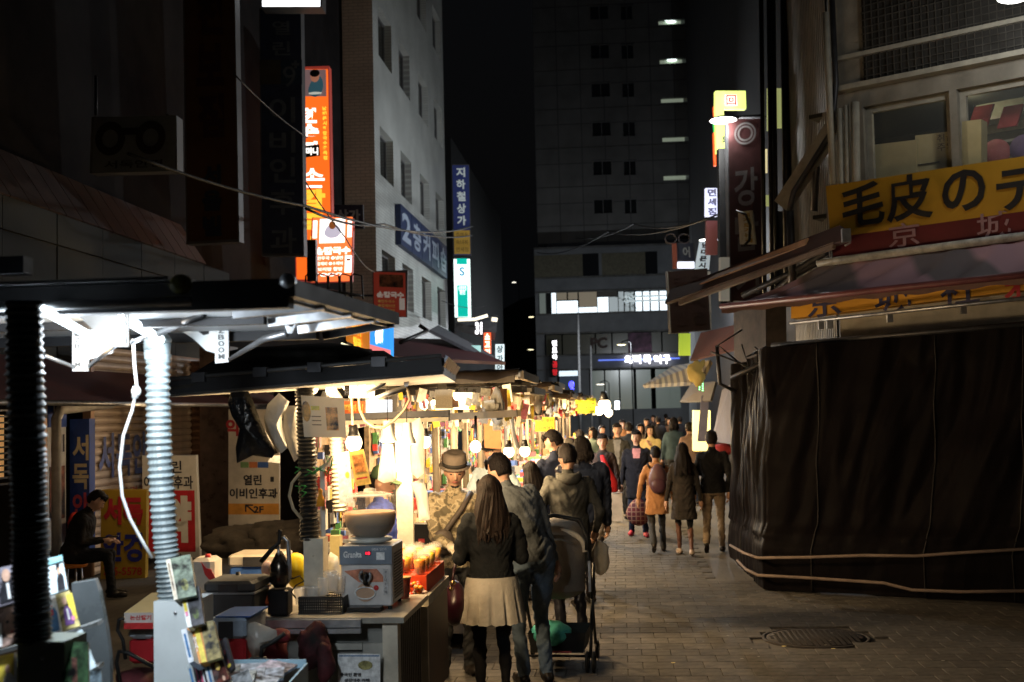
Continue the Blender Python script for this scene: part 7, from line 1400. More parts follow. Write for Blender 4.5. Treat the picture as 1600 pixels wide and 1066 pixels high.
# bright lamps at head height
bulb(795, 706, 11.0, .05, 'left one of a pair of glaring warm bulbs over the toys behind the couple', 26)
bulb(820, 705, 11.2, .05, 'right one of a pair of glaring warm bulbs over the toys behind the couple', 26)
c = P(743, 698, 10.0); t = thing('led_lamp', 'glaring cool white lamp right beside the seller hat', 'lamp', c); b = MB(); b.ell(c, .045, .03, .05); b.build('glass', emis('cool_led', (.85, .95, 1), 6), t); b = MB(); b.cyl(c+V((0, .0, .07)), c+V((0, .05, .25)), .012); b.build('stem', blackm, t); area_pt('led_light', c+V((-.05, -.12, 0)), 14, COOL, .04)
# brown cardboard panel and white strap behind
b = MB(); b.slab(P(757, 700, 12.2), P(783, 702, 12.2), P(782, 656, 12.2), P(756, 656, 12.2), .03); tag(b.build('cardboard_sheet', mat('brown_card_dark', (.3, .14, .06), .8)), 'brown cardboard sheet hanging behind the masked vendor', 'cardboard')
b = MB(); b.tube([P(799, 655, 10.8), P(803, 680, 10.8), P(809, 700, 10.8)], .02, 6); tag(b.build('white_pole', whitep), 'short white slanting pole above the glaring bulb pair', 'pole')
# ================================================================== people
def ik(a, c, l1, l2, pole):
    d = c-a; L = min(d.length, (l1+l2)*.999); d = d.normalized(); x = (l1*l1-l2*l2+L*L)/(2*L); h = math.sqrt(max(l1*l1-x*x, 0))
    p = (pole - d*pole.dot(d)); p = p.normalized() if p.length > 1e-6 else V((0, 1, 0))
    return a+d*x+p*h, a+d*L
skin = mat('skin', (.42, .24, .16), .5, var=.06, scale=14, spec=.35)
hairm = mat('black_hair', (.008, .006, .006), .65, spec=.12, var=.3, scale=40, bump=.5, bscale=90)
hairb = mat('brown_hair', (.05, .022, .012), .42, var=.35, scale=30, bump=.5, bscale=90)
eyem = mat('eye_dark', (.01, .008, .006), .3, var=0); lipm = mat('lip', (.3, .09, .08), .5, var=0)
def cloth(name, col, rough=.9, var=.2): return mat('cloth_'+name, col, rough, var=var, scale=9, bump=.25, bscale=60, spec=.12)
C_black = cloth('black', (.012, .012, .014)); C_char = cloth('charcoal', (.035, .036, .038)); C_navy = cloth('navy', (.015, .02, .04))
C_shoe = mat('dark_shoe_leather', (.015, .012, .01), .4)

def seg_metric(pts, p0, p1, r0, r1, asp, side):
    d = p1-p0; L2 = d @ d; t = np.clip(((pts-p0) @ d)/L2, 0, 1); w = pts-(p0+t[:, None]*d); r = r0+(r1-r0)*t
    if asp != 1:
        sc = (w @ side)[:, None]*side; w = (w-sc)+sc/asp   # r refers to the thin axis
    return np.sqrt((w*w).sum(1))-r

def person(label, at, heading=0, h=1.72, top=C_black, trousers=C_char, shoes=C_shoe, hair='short', hairmat=None, bulk=1.0,
           lean=0, leanside=0, nod=0, turn=0, lh=None, rh=None, lf=None, rf=None, hem=.84, flare=1.0, face=True, skirt=None, skirt_hem=.55,
           vox=.016, hood=False, legr=1.0, glove=None, seated=False, collar=None, sleeve=1.0, headr=1.0, group=None, legskin=None, inner=None, inner_lo=.02, clip=None, cat='person'):
    root = thing('person', label, cat, at, group, math.radians(heading)); sc = h/1.72
    root.scale = (sc, sc, sc)
    X = V((1, 0, 0)); Y = V((0, 1, 0)); Z = V((0, 0, 1))
    pz = .50 if seated else .91
    if clip: pz = clip
    pel = V((0, 0, pz)); la, ls = math.radians(lean), math.radians(leanside)
    sd = V((math.sin(ls), math.sin(la), math.cos(la)*math.cos(ls))).normalized(); fr = (Y - sd*Y.dot(sd)).normalized(); rt = fr.cross(sd)
    na = math.radians(nod); ta = math.radians(turn)
    hd = (sd*math.cos(na*.6)+fr*math.sin(na*.6)).normalized()
    neck = pel+sd*.53; hc = neck+hd*.155
    hf = (fr*math.cos(ta)-rt*math.sin(ta)); hf = (hf - Z*math.sin(na)*1.0); hz = (Z*math.cos(na)+fr*math.sin(na)*math.cos(ta)*.9 - rt*math.sin(na)*math.sin(ta)*.9).normalized()
    hf = (hf-hz*hf.dot(hz)).normalized(); hx = hf.cross(hz)
    M = MB(); cls = []      # (mat, p0, p1, r0, r1, asp, side)
    mats = [skin, top, trousers, shoes, glove or skin, legskin or trousers, inner or top, collar or top]
    def limb(pts, rs, m, n=12):
        p = [V(q) for q in pts]; d0 = (p[0]-p[1]).normalized(); d1 = (p[-1]-p[-2]).normalized()
        q = [p[0]+d0*rs[0]*.9, p[0]+d0*rs[0]*.55]+p+[p[-1]+d1*rs[-1]*.55, p[-1]+d1*rs[-1]*.9]
        r = [rs[0]*.35, rs[0]*.8]+list(rs)+[rs[-1]*.8, rs[-1]*.35]; M.tube(q, r, n)
        for i in range(len(p)-1): cls.append((m, p[i], p[i+1], rs[i], rs[i+1], 1, X))
    def trunk(rings, m, side=rt, frd=fr, n=18):
        vs = []; fs = []
        for c, a, b in rings:
            for k in range(n):
                t = 6.28318*k/n; ct, st = math.cos(t), math.sin(t)
                e = .85; ct = math.copysign(abs(ct)**e, ct); st = math.copysign(abs(st)**e, st)
                vs.append(c+side*(a*ct)+frd*(b*st))
        R = len(rings)
        for i in range(R-1):
            for k in range(n):
                l = (k+1) % n; fs.append((i*n+k, i*n+l, i*n+n+l, i*n+n+k))
        fs.append(tuple(range(n-1, -1, -1))); fs.append(tuple((R-1)*n+k for k in range(n))); M.add(vs, fs, 0, True)
        for i in range(R-1):
            (c0, a0, b0), (c1, a1, b1) = rings[i], rings[i+1]
            if (c1-c0).length > .004: cls.append((m, c0, c1, b0, b1, (a0+a1)/(b0+b1), side))
    B = bulk
    # legs
    feet = []
    dl = V((-.10, .0, .085)); dr = V((.10, .02, .085))
    if seated: dl, dr = V((-.12, .42, .085)), V((.13, .48, .085))
    for sx, ft in ((-1, V(lf) if lf is not None else dl), (1, V(rf) if rf is not None else dr)):
        hip = pel+V((sx*.09, 0, -.02)); kn, an = ik(hip, ft, .425, .415, Y)
        q = legr
        limb([hip, (hip+kn)/2, kn], [.092*q, .082*q, .062*q], 5 if skirt is not None and legskin else 2)
        limb([kn, (kn+an)/2 - Y*.01, an+Z*.01], [.06*q, .056*q, .042*q+(.012 if legskin is None else -.004)], 5 if legskin else 2)
        toe = an+V((sx*.02, .15, -.045)); toe.z = max(toe.z, an.z-.06) if an.z > .13 else .038
        heel = an+V((0, -.035, -.045)); heel.z = max(.04, heel.z)
        if an.z > .13: toe = an+V((0, .06, -.13))
        limb([an-Z*.02, heel], [.042, .042], 3); limb([heel, (heel+toe)/2, toe], [.042, .046, .036], 3)
    # torso
    tor = [(pel-Z*.10, .13*B, .10*B), (pel-Z*.06, .165*B, .125*B), (pel+sd*.02, .168*B, .128*B), (pel+sd*.15, .152*B, .118*B), (pel+sd*.30, .175*B, .128*B), (pel+sd*.41, .195*B, .118*B),
           (pel+sd*.48, .165*B, .098*B), (pel+sd*.52, .095, .08), (pel+sd*.55, .058, .06)]
    trunk(tor[:3], 1 if hem < pz else 2); trunk(tor[2:], 1)
    if hem < pz-.08 and not seated:
        hz_ = hem; rg = []
        for k in range(6):
            t = k/5; zz = pz+.16+(hz_-pz-.16)*t; c = V((0, 0, zz)); c += (pel+sd*.16-V((0, 0, pel.z+sd.z*.16)))*(1-t)
            a = (.158+(.03*t)*flare)*B*1.04; b = (.125+.03*t*flare)*B*1.04; rg.append((c, a*1.02, b*1.02))
        trunk(rg[::-1], 1, X, Y)
    if skirt is not None: pass
    limb([neck-hd*.03, neck+hd*.1], [.056, .052], 0)
    # head
    hr = headr
    def skull(q):
        z = q.z/.118
        if z < -.1: q = V((q.x*(1+.30*(z+.1)), q.y*(1+.12*(z+.1)) + (.012 if q.y > 0 else 0)*(-z), q.z*1.04))
        if q.y > 0: q.y *= .93
        return q
    ax = (hx, hf, hz)
    M.ell(hc, .077*hr, .096*hr, .118*hr, 20, 14, ax, 0, skull)
    def hp(x, y, z): return hc+hx*(x*hr)+hf*(y*hr)+hz*(z*hr)
    cls.append((0, hp(0, 0, -.03), hp(0, 0, .03), .085*hr, .085*hr, 1, X)); cls.append((0, hp(0, .03, -.1), hp(0, .02, -.02), .05, .06, 1, X))
    M.tube([hp(0, .083, .02), hp(0, .1, -.012), hp(0, .104, -.026), hp(0, .088, -.034)], [.008, .011, .014, .01], 8, 0); cls.append((0, hp(0, .09, 0), hp(0, .1, -.03), .012, .014, 1, X))
    for sx in (-1, 1):
        M.ell(hp(sx*.078, -.004, -.01), .011, .02, .031, 8, 6, ax, 0); cls.append((0, hp(sx*.078, 0, -.03), hp(sx*.078, 0, .01), .015, .015, 1, X))
    # arms
    for sx, hand in ((-1, lh), (1, rh)):
        sh = pel+sd*.455+rt*(sx*.175*B)
        tgt = V(hand) if hand is not None else V((sx*.27, .04, pz-.13))
        el, wr = ik(sh, tgt, .285, .25, V((sx*.35, -1, -.25)))
        s_ = sleeve
        limb([sh-rt*(sx*.03), (sh+el)/2, el], [.066*s_*B, .057*s_, .049*s_], 10); limb([el, (el+wr)/2, wr], [.048*s_, .044*s_, .037*s_], 10)
        feet.append((sx, el, wr))
    # remesh to one continuous skin
    me = bpy.data.meshes.new('b'); me.from_pydata([v for v in M.v], [], M.f)
    o = bpy.data.objects.new('b', me); S.collection.objects.link(o); md = o.modifiers.new('r', 'REMESH'); md.mode = 'VOXEL'; md.voxel_size = vox
    sm = o.modifiers.new('s', 'SMOOTH'); sm.factor = .5; sm.iterations = 2
    dg = bpy.context.evaluated_depsgraph_get(); me2 = bpy.data.meshes.new_from_object(o.evaluated_get(dg)); bpy.data.objects.remove(o); bpy.data.meshes.remove(me)
    nv = len(me2.vertices); co = np.empty(nv*3); me2.vertices.foreach_get('co', co); co = co.reshape(-1, 3)
    nf = len(me2.polygons); fc = np.empty(nf*3); me2.polygons.foreach_get('center', fc); fc = fc.reshape(-1, 3)
    best = np.full(nf, 9.); idx = np.zeros(nf, int)
    for m, p0, p1, r0, r1, asp, side in cls:
        d = seg_metric(fc, np.array(p0), np.array(p1), r0, r1, asp, np.array(side)); k = d < best; best[k] = d[k]; idx[k] = m
    # collar height: neck skin above, cloth below
    nk = (fc-np.array(neck)) @ np.array(hd)
    nd = np.sqrt(((fc-np.array(neck))**2).sum(1))
    idx[(idx == 0) & (nk < (.02 if not collar else .05)) & (nd < .2)] = 7
    zz = fc[:, 2]
    if not seated:
        idx[((idx == 2) | (idx == 5)) & (zz > hem) & (fc[:, 2] > .45)] = 1
        idx[(idx == 1) & (zz < hem)] = 2
    idx[idx == 10] = 1
    if inner is not None:   # open jacket front
        lx = (fc-np.array(pel)) @ np.array(rt); ly = (fc-np.array(pel)) @ np.array(fr); lz = (fc-np.array(pel)) @ np.array(sd)
        idx[(idx == 1) & (ly > .03) & (abs(lx) < .018+.05*np.clip(lz/.5, 0, 1)) & (lz > inner_lo) & (lz < .52)] = 6
    no = np.empty(nv*3); me2.vertex_normals.foreach_get('vector', no); no = no.reshape(-1, 3)
    if vox < .02:
        sx_ = random.uniform(0, 50)
        hcn = np.array(hc); dh = np.sqrt(((co-hcn)**2).sum(1))
        for i in range(nv):
            if dh[i] < .15: continue
            x, y, z = co[i]
            w = noise.noise(V((x*7+sx_, y*7, z*13)))*.012 - abs(noise.noise(V((x*10+sx_, y*10, z*20-abs(x)*26))))*.016
            co[i] += no[i]*w
    VV = [tuple(v) for v in co]; R = MB(); R.v = VV
    fcs = [tuple(p.vertices) for p in me2.polygons]; R.f = fcs; R.mi = [int(i) for i in idx]; R.sm = [True]*nf; bpy.data.meshes.remove(me2)
    # hands
    hm = 4
    for sx, el, wr in feet:
        d = (wr-el).normalized(); d = (d + V((0, .1, -.15))).normalized(); pn = V((sx, 0, 0)) if hand is None or abs(d.z) > .7 else V((0, 0, 1)); pn = (pn-d*pn.dot(d)).normalized(); ac = d.cross(pn)
        pc = wr+d*.065; R.tube([wr+d*.0, wr+d*.02, pc, wr+d*.105], [.026, .03, .037, .03], 10, hm)
        for k, (o_, L) in enumerate(((-.027, .072), (-.009, .08), (.009, .074), (.026, .058))):
            b = wr+d*.095+ac*o_; R.tube([b, b+d*(L*.5)-pn*.008*sx*0, b+d*(L*.85)+pn*(-.018), b+d*L*.95+pn*(-.034)], [.0095, .0092, .008, .006], 6, hm)
        b = wr+d*.035-ac*.03; R.tube([b, b-ac*.02+d*.03, b-ac*.022+d*.06-pn*.012], [.012, .0105, .008], 6, hm)
    body = None
    LOC[root.name] = V((0, 0, 0))
    if face:
        for sx in (-1, 1):
            R.ell(hp(sx*.031, .0815, .006), .0125, .006, .0055, 8, 5, ax, 8)
            R.tube([hp(sx*.015, .088, .026), hp(sx*.033, .087, .031), hp(sx*.05, .074, .025)], [.0035, .0045, .002], 5, 8)
        R.tube([hp(-.024, .082, -.058), hp(0, .092, -.056), hp(.024, .082, -.058)], [.003, .006, .003], 6, 9)
    R.build('body', mats+[eyem, lipm], root, V((0, 0, 0)))
    hmat = hairmat or hairm
    # hair
    H = MB(); top_ = MB()
    def hn(q, amp=.006):
        return q*(1+noise.noise(q*38+V((root.location.x*3, 0, 0)))*amp/.09)
    if hair in ('short', 'bob', 'long', 'fringe'):
        def cap(q):
            z = q.z/.13; y = q.y/.108
            fl = .012 if hair == 'short' else .035
            if y > .15 and z < .42: q = V((q.x*.72, q.y*(.72 if z < .2 else .86), q.z))
            if hair == 'short' and (z < -.3 if y > -.25 else z < -.68): q = V((q.x*.74, q.y*.84, q.z*.74))
            return hn(q, .008)
        H.ell(hp(0, -.012, .018), .088*hr, .108*hr, .121*hr, 26, 18, ax, 0, cap)
        # strands of fringe and crown tufts
        for k in range(46):
            a = random.uniform(-1.3, 1.3); s0 = hp(math.sin(a)*.05, .04+.03*math.cos(a), .118); 
            e0 = hp(math.sin(a)*.086, .086*math.cos(a)+.006, .055+random.uniform(-.012, .012))
            H.tube([s0, (s0+e0)/2+hz*.008+hf*.004, e0], [.006, .009, .002], 5, 0)
        if hair in ('bob', 'long'):
            na_, nr_ = 90, 22; a0, a1 = (.8, 2*math.pi-.8); vs = []; fs = []; se = root.location.x*7
            for ia in range(na_+1):
                a = a0+(a1-a0)*ia/na_; edge_ = min(1, min(ia, na_-ia)/9)
                ln_ = random.uniform(-.05, .03)*.6 + noise.noise(V((a*3, se, 0)))*.05
                for ir in range(nr_+1):
                    t = ir/nr_
                    if t < .45:
                        u = t/.45*1.75; q = hp(math.sin(a)*.098*math.sin(min(u, 1.57)+.001), .106*math.cos(a)*math.sin(min(u, 1.57))-.014, .012+.118*math.cos(u))
                    else:
                        u = (t-.45)/.55; m_ = hp(math.sin(a)*.096, .104*math.cos(a)-.014, -.009)
                        if hair == 'bob': e = hp(math.sin(a)*.082, .086*math.cos(a)-.012, -.135+ln_)
                        else: e = neck+rt*(math.sin(a)*.15)+fr*(.11*math.cos(a)-.07)-Z*(.20+ln_*1.6)
                        bul = math.sin(math.pi*u); q = m_.lerp(e, u)+(m_-hc).normalized()*.016*bul
                    k_ = noise.noise(V((a*13+se, t*1.6, 0)))*.006+noise.noise(V((a*40, t*2, se)))*.0035
                    if t > .3: k_ += noise.noise(V((a*2.2, t*5, se)))*.045*(t-.3)
                    dr_ = V((q.x-hc.x, q.y-hc.y, 0)); dr_ = dr_.normalized() if dr_.length > .01 else V((0, 0, 1))
                    vs.append(q+dr_*(k_*edge_))
            R2_ = nr_+1
            for ia in range(na_):
                for ir in range(nr_): q_ = ia*R2_+ir; fs.append((q_, q_+1, q_+R2_+1, q_+R2_))
            H.add(vs, fs, 0, True); H.add([hc+(V(v)-hc)*.93 if i_ % R2_ < nr_ else v for i_, v in enumerate(vs)], [f[::-1] for f in fs], 0, True)
            if hair == 'long':
                for k in range(26):
                    a = random.uniform(a0+.2, a1-.2); e = neck+rt*(math.sin(a)*.13)+fr*(.1*math.cos(a)-.07)-Z*.14; w1 = rt*random.uniform(-.02, .02)
                    H.tube([e, e-Z*.05+w1, e-Z*random.uniform(.09, .13)-w1], [.006, .005, .001], 4, 0)
    elif hair == 'cap':
        H.lathe(hp(0, -.006, .035), [(.097*hr, -.01), (.100*hr, .02), (.092*hr, .058), (.06*hr, .088), (.01, .096)], 20, ax, 0)
        H.prism([hp(x*.085, .07+.075*math.sqrt(max(0, 1-x*x)), .03-.012*(1-x*x)) for x in (-1, -.8, -.4, 0, .4, .8, 1)]+[hp(.07, .05, .03), hp(-.07, .05, .03)], hz*.006, 0)
        H2 = MB(); H2.ell(hp(0, -.02, -.0), .084*hr, .098*hr, .095*hr, 20, 12, ax, 0, lambda q: V((q.x*.8, q.y*.7, q.z)) if q.y > -.01 else q); H2.build('hair', hairm, root, V((0, 0, 0)))
    elif hair == 'fedora':
        H.lathe(hp(0, -.004, .045), [(.126*hr, .004), (.124*hr, -.004), (.094*hr, -.006), (.092*hr, .012), (.094*hr, .05), (.088*hr, .098), (.066*hr, .112), (.02, .098)], 26, ax, 0)
        b = MB(); b.lathe(hp(0, -.004, .045), [(.0965*hr, .006), (.0975*hr, .036), (.0935*hr, .036), (.093*hr, .006)], 26, ax, 0)
        b.build('hat_band', mat('dark_hat_band', (.02, .018, .016), .7), root, V((0, 0, 0)))
        H2 = MB(); H2.ell(hp(0, -.02, -.0), .083*hr, .098*hr, .09*hr, 20, 12, ax, 0, lambda q: V((q.x*.8, q.y*.7, q.z)) if q.y > -.01 else q); H2.build('hair', hairm, root, V((0, 0, 0)))
    H.build('hat' if hair in ('cap', 'fedora') else 'hair', hmat, root, V((0, 0, 0)))
    if hood:
        hb = MB(); 
        for k in range(10):
            pass
        pts = [neck+rt*(math.cos(a)*.088)+fr*(-.03+math.sin(a)*.075)+sd*(-.005-.02*abs(math.sin(a))) for a in [math.pi*(-.15-.07*i*2.0/1) for i in range(0)]]
        n_ = 13; pts = []
        for i in range(n_):
            a = math.radians(20 - 220*i/(n_-1)); pts.append(neck+rt*(math.cos(a)*.098)+fr*(math.sin(a)*.10-.005)+sd*(.012-.05*max(0, -math.sin(a))))
        rr = [.004+.05*math.sin(math.pi*i/(n_-1)) for i in range(n_)]
        hb.tube(pts, rr, 12, 0); hb.build('hood', top, root, V((0, 0, 0)))
    if skirt is not None:
        K = MB(); n = 140; rows = 9; vs = []; fs = []; z0 = pz+.05; 
        for j in range(rows+1):
            t = j/rows; zz = z0+(skirt_hem-z0)*t; a = (.168+.055*t)*B*1.08; b = (.135+.065*t)*B*1.08
            for k in range(n):
                th = 6.28318*k/n; ph = (k/n*13) % 1; pl = 1-(1-min(1, abs(ph-.5)*5))**2; amp = max(0, t-.2)/.8
                f_ = 1 - (1-pl)*amp*.20
                vs.append(V((math.cos(th)*a*f_, math.sin(th)*b*f_, zz - .012*noise.noise(V((k*.3, 0, 0)))*t)))
        for j in range(rows):
            for k in range(n):
                l = (k+1) % n; fs.append((j*n+k, j*n+n+k, j*n+n+l, j*n+l))
        inn = [v*1.0 for v in vs]
        K.add(vs, fs, 0, True); N = len(vs); K.add([V((v.x*.965, v.y*.965, v.z)) for v in vs], [f[::-1] for f in fs], 0, True)
        K.build('skirt', skirt, root, V((0, 0, 0)))
    LOC[root.name] = V(at)
    Mw = Matrix.Translation(V(at)) @ Matrix.Rotation(math.radians(heading), 4, 'Z') @ Matrix.Scale(sc, 4)
    info = dict(root=root, M=Mw, neck=neck, sd=sd, fr=fr, rt=rt, hands={sx: wr for sx, el, wr in feet}, hc=hc, pel=pel)
    return info
# ================================================================== the people
def local(info, wpos): return info['M'].inverted() @ V(wpos)
def at_px(px, d): r = P(px, 640, d); return V((r.x, r.y, 0))
camo = bpy.data.materials.new('camouflage_cloth'); camo.use_nodes = True; t_ = camo.node_tree; bs_ = t_.nodes['Principled BSDF']; bs_.inputs['Roughness'].default_value = .85
tc_ = t_.nodes.new('ShaderNodeTexCoord'); nz = t_.nodes.new('ShaderNodeTexNoise'); nz.inputs['Scale'].default_value = 17; nz.inputs['Detail'].default_value = 3; cr = t_.nodes.new('ShaderNodeValToRGB'); cr.color_ramp.interpolation = 'CONSTANT'
for p_, c_ in ((0, (.09, .075, .045, 1)), (.44, (.25, .20, .12, 1)), (.52, (.34, .29, .19, 1)), (.6, (.16, .13, .08, 1))):
    e = cr.color_ramp.elements[0] if p_ == 0 else cr.color_ramp.elements.new(p_); e.color = c_
cr.color_ramp.elements.remove(cr.color_ramp.elements[-1]) if len(cr.color_ramp.elements) > 4 else None
t_.links.new(tc_.outputs['Object'], nz.inputs['Vector']); t_.links.new(nz.outputs[0], cr.inputs[0]); t_.links.new(cr.outputs[0], bs_.inputs['Base Color'])
grey_felt = mat('grey_brown_felt', (.13, .105, .085), .85, var=.15, bump=.2)
V1 = .0125
# 1 seller with the hat
seller = person('older seller in a grey fedora, camouflage jacket and white glove handing something over', at_px(706, 9.7), 197, 1.73, camo, C_char, hair='fedora', hairmat=grey_felt, lh=(-.24, .26, 1.02), rh=(.10, .36, 1.04), nod=22, turn=-6, lean=4, glove=mat('pale_work_glove', (.62, .55, .42), .8, bump=.2), collar=C_black, vox=.010, bulk=1.06, sleeve=1.1)
b = MB()   # crossed shoulder strap bag
Ms = seller['M']
b = MB(Ms); b.tube([V((-.12, .10, 1.42)), V((-.04, .155, 1.3)), V((.08, .17, 1.15)), V((.18, .14, 1.0))], [.022]*4, 8); b.ell(V((.12, .19, 1.05)), .09, .05, .10); tag(b.build('shoulder_bag', mat('brown_grey_bag', (.07, .055, .045), .6)), 'dark brown-grey bag slung across the chest of the seller in the hat', 'bag')
b = MB(Ms); b.tube([V((-.28, .40, 1.06)), V((-.1, .44, 1.06)), V((.06, .44, 1.05))], .006, 6); b.ell(V((-.02, .45, 1.02)), .03, .03, .03, mi=1); b.tube([V((.0, .30, 1.0)), V((.03, .31, .9))], [.03, .02], 8, mi=1); tag(b.build('tongs', [alu, redg]), 'metal tongs with a red snack held in the seller gloves', 'tongs')
# 2 woman with the skirt
woman = person('long haired woman from behind in a black top, pale pleated skirt and tights', at_px(763, 8.7), 12, 1.60, cloth('blackknit', (.006, .007, .008)), C_black, shoes=mat('tan_boot', (.3, .17, .08), .6), hair='long', hairmat=mat('dark_brown_hair', (.013, .008, .006), .62, spec=.12, var=.3, bump=.5, scale=30), hem=.93, lh=(-.17, .20, 1.12), rh=(.16, .26, 1.12), nod=18, turn=22, lean=5, skirt=mat('cream_wool', (.27, .25, .21), .85, var=.12, bump=.3), skirt_hem=.62, legr=.92, legskin=C_black, vox=.011, bulk=1.08, sleeve=1.18)
Mw = woman['M']
hb = thing('handbag', 'dark burgundy handbag hanging at the left side of the woman in the pale skirt', 'bag', Mw @ V((-.33, -.02, .62))); b = MB(Mw); b.ell(V((-.29, .05, .76)), .10, .16, .17, 20, 14, fn=lambda v: V((v.x, v.y*(1-.35*max(0, v.z)/.17), v.z))*(1+.08*noise.noise(v*18))); b.build('bag_body', mat('burgundy_leather', (.018, .003, .007), .35, var=.2), hb)
b = MB(Mw); b.tube([V((-.31, -.02, .88)), V((-.29, .02, 1.0)), V((-.25, .12, 1.13)), V((-.27, .16, 1.0)), V((-.31, .14, .88))], .009, 8); b.build('strap', mat('burgundy_leather', (.018, .003, .007), .35, var=.2), hb)
b = MB(Mw); b.ell(V((-.30, -.02, .92)), .022, .014, .022); b.ell(V((-.32, -.05, .88)), .016, .012, .016); b.build('clasp', mat('gold_clasp', (.8, .6, .3), .2, 1), hb)
# 3 man in grey jacket beside her
man3 = person('man in a blue-grey jacket and blue jeans leaning towards the woman, seen from behind', at_px(826, 9.3), 22, 1.78, cloth('bluegrey', (.12, .135, .15)), cloth('denim', (.10, .14, .19)), hair='short', lean=9, leanside=-17, nod=26, turn=24, lh=(-.16, .32, 1.06), rh=(.22, .06, .80), hem=.90, vox=.012, bulk=1.05, lf=(-.09, -.02, .085), rf=(.10, .02, .085))
# 4 hooded person with pram
man4 = person('person in a long dark grey hooded coat standing behind the pram, seen from behind', at_px(885, 11.3), 14, 1.74, cloth('hoodgrey', (.042, .042, .038)), mat('shiny_black_trousers', (.012, .012, .015), .3, bump=.3), hair='short', hood=True, hem=.58, flare=.6, nod=14, turn=10, lh=(-.26, .16, 1.0), rh=(.27, .10, .92), vox=.012, bulk=1.12)
# pram
Mp = Matrix.Translation(at_px(868, 10.0)) @ Matrix.Rotation(math.radians(-4), 4, 'Z')
pr_ = thing('pram', 'grey-beige pushchair with a rounded hood and a turquoise bag in its lower basket', 'pram', Mp @ V((0, 0, 0)))
pg = mat('pram_taupe_fabric', (.20, .17, .135), .8, var=.15, bump=.2); pgb = mat('pram_pale_binding', (.6, .55, .45), .7)
b = MB(Mp); vs = []; fs = []; n = 18; m_ = 14
for i in range(m_+1):
    v = i/m_; z = .62+.52*v; wv_ = .23*(1-.02*v); 
    for k in range(n+1):
        a_ = math.pi*k/n; r_ = wv_*(1-max(0, v-.55)**2*2.6); vs.append(V((math.cos(a_)*r_, -.20+.02*v-math.sin(a_)*(.10-.05*v)+noise.noise(V((k*.5, i*.5, 0)))*.008, z-.03*max(0, v-.6)*abs(math.cos(a_)))))
for i in range(m_):
    for k in range(n): q_ = i*(n+1)+k; fs.append((q_, q_+1, q_+n+2, q_+n+1))
b.add(vs, fs, 0, True); b.ell(V((0, -.13, .64)), .225, .16, .10, 18, 10); b.build('seat_back', pg, pr_)
b = MB(Mp)
for j, (ry, zc, rr) in enumerate(((-.20, 1.07, .03), (-.06, 1.13, .02), (.08, 1.12, .02))):
    pass
vs = []; fs = []; n = 22
for i in range(9):
    a_ = -.5+i*.24; cy, cz_ = -.12+.0, .98
    for k in range(n+1):
        t_k = math.pi*k/n; x = math.cos(t_k)*.232; s_k = math.sin(t_k)**.7; vs.append(V((x, cy+.02+math.sin(a_-.6)*.21*s_k, cz_-.01+math.cos(a_-.6)*.22*s_k)))
for i in range(8):
    for k in range(n): q_ = i*(n+1)+k; fs.append((q_, q_+n+1, q_+n+2, q_+1))
b.add(vs, fs, 0, True); b.build('hood', pg, pr_)
b = MB(Mp); b.tube([V((math.cos(t_k)*.24, -.27+.03*math.sin(t_k), .93+math.sin(t_k)**.8*.17)) for t_k in [math.pi*k/20 for k in range(21)]], .022, 8); b.build('hood_binding', pgb, pr_)
b = MB(Mp); b.tube([V((-.18, -.31, 1.0)), V((-.08, -.325, 1.035)), V((.06, -.325, 1.035)), V((.16, -.31, 1.0))], .008, 6); b.build('zip', alu, pr_)
b = MB(Mp); b.tube([V((-.26, -.30, .95)), V((-.26, -.27, 1.05)), V((-.2, -.25, 1.18)), V((0, -.25, 1.22)), V((.2, -.25, 1.18)), V((.26, -.27, 1.05)), V((.26, -.30, .95))], .018, 10); b.build('handle', rubber, pr_)
b = MB(Mp)
for sx in (-1, 1): b.tube([V((sx*.265, -.29, 1.0)), V((sx*.27, -.10, .55)), V((sx*.26, .22, .12))], .013, 8); b.tube([V((sx*.27, -.08, .56)), V((sx*.27, -.34, .12))], .013, 8); b.tube([V((sx*.27, .1, .80)), V((sx*.27, -.06, .52))], .012, 8)
b.cyl(V((-.27, -.34, .13)), V((.27, -.34, .13)), .01); b.build('frame', blackm, pr_)
b = MB(Mp); b.bb((.262, -.285, .62), (.282, -.265, .86)); b.bb((-.282, -.285, .62), (-.262, -.265, .86)); b.build('side_rail', alu, pr_)
b = MB(Mp); vs = [V((x, y, z)) for z, e_ in ((.14, .9), (.30, 1.0)) for x, y in ((-.23*e_, -.30*e_), (.23*e_, -.30*e_), (.23*e_, .18*e_), (-.23*e_, .18*e_))]; b.add(vs, [(3, 2, 1, 0), (0, 1, 5, 4), (1, 2, 6, 5), (2, 3, 7, 6), (3, 0, 4, 7)]); b.build('basket', mat('basket_black', (.015, .015, .015), .7), pr_)
for sx in (-1, 1):
    for yy, r_ in ((-.34, .085), (.24, .075)):
        for off in ((-.025, .025) if yy < 0 else (0,)):
            w = MB(Mp); cpt = V((sx*.27+off, yy, r_)); w.tube([cpt+V((0, math.cos(a_)*(r_-.014), math.sin(a_)*(r_-.014))) for a_ in [k*.3142 for k in range(21)]], .014, 8); wo_ = w.build('wheel', rubber, pr_); w = MB(Mp); w.cyl(cpt-V((.008, 0, 0)), cpt+V((.008, 0, 0)), r_*.45, n=14); w.build('hub', darkg, wo_)
b = MB(Mp); b.bb((-.10, -.352, .155), (.12, -.345, .168)); b.build('red_strap', redg, pr_)
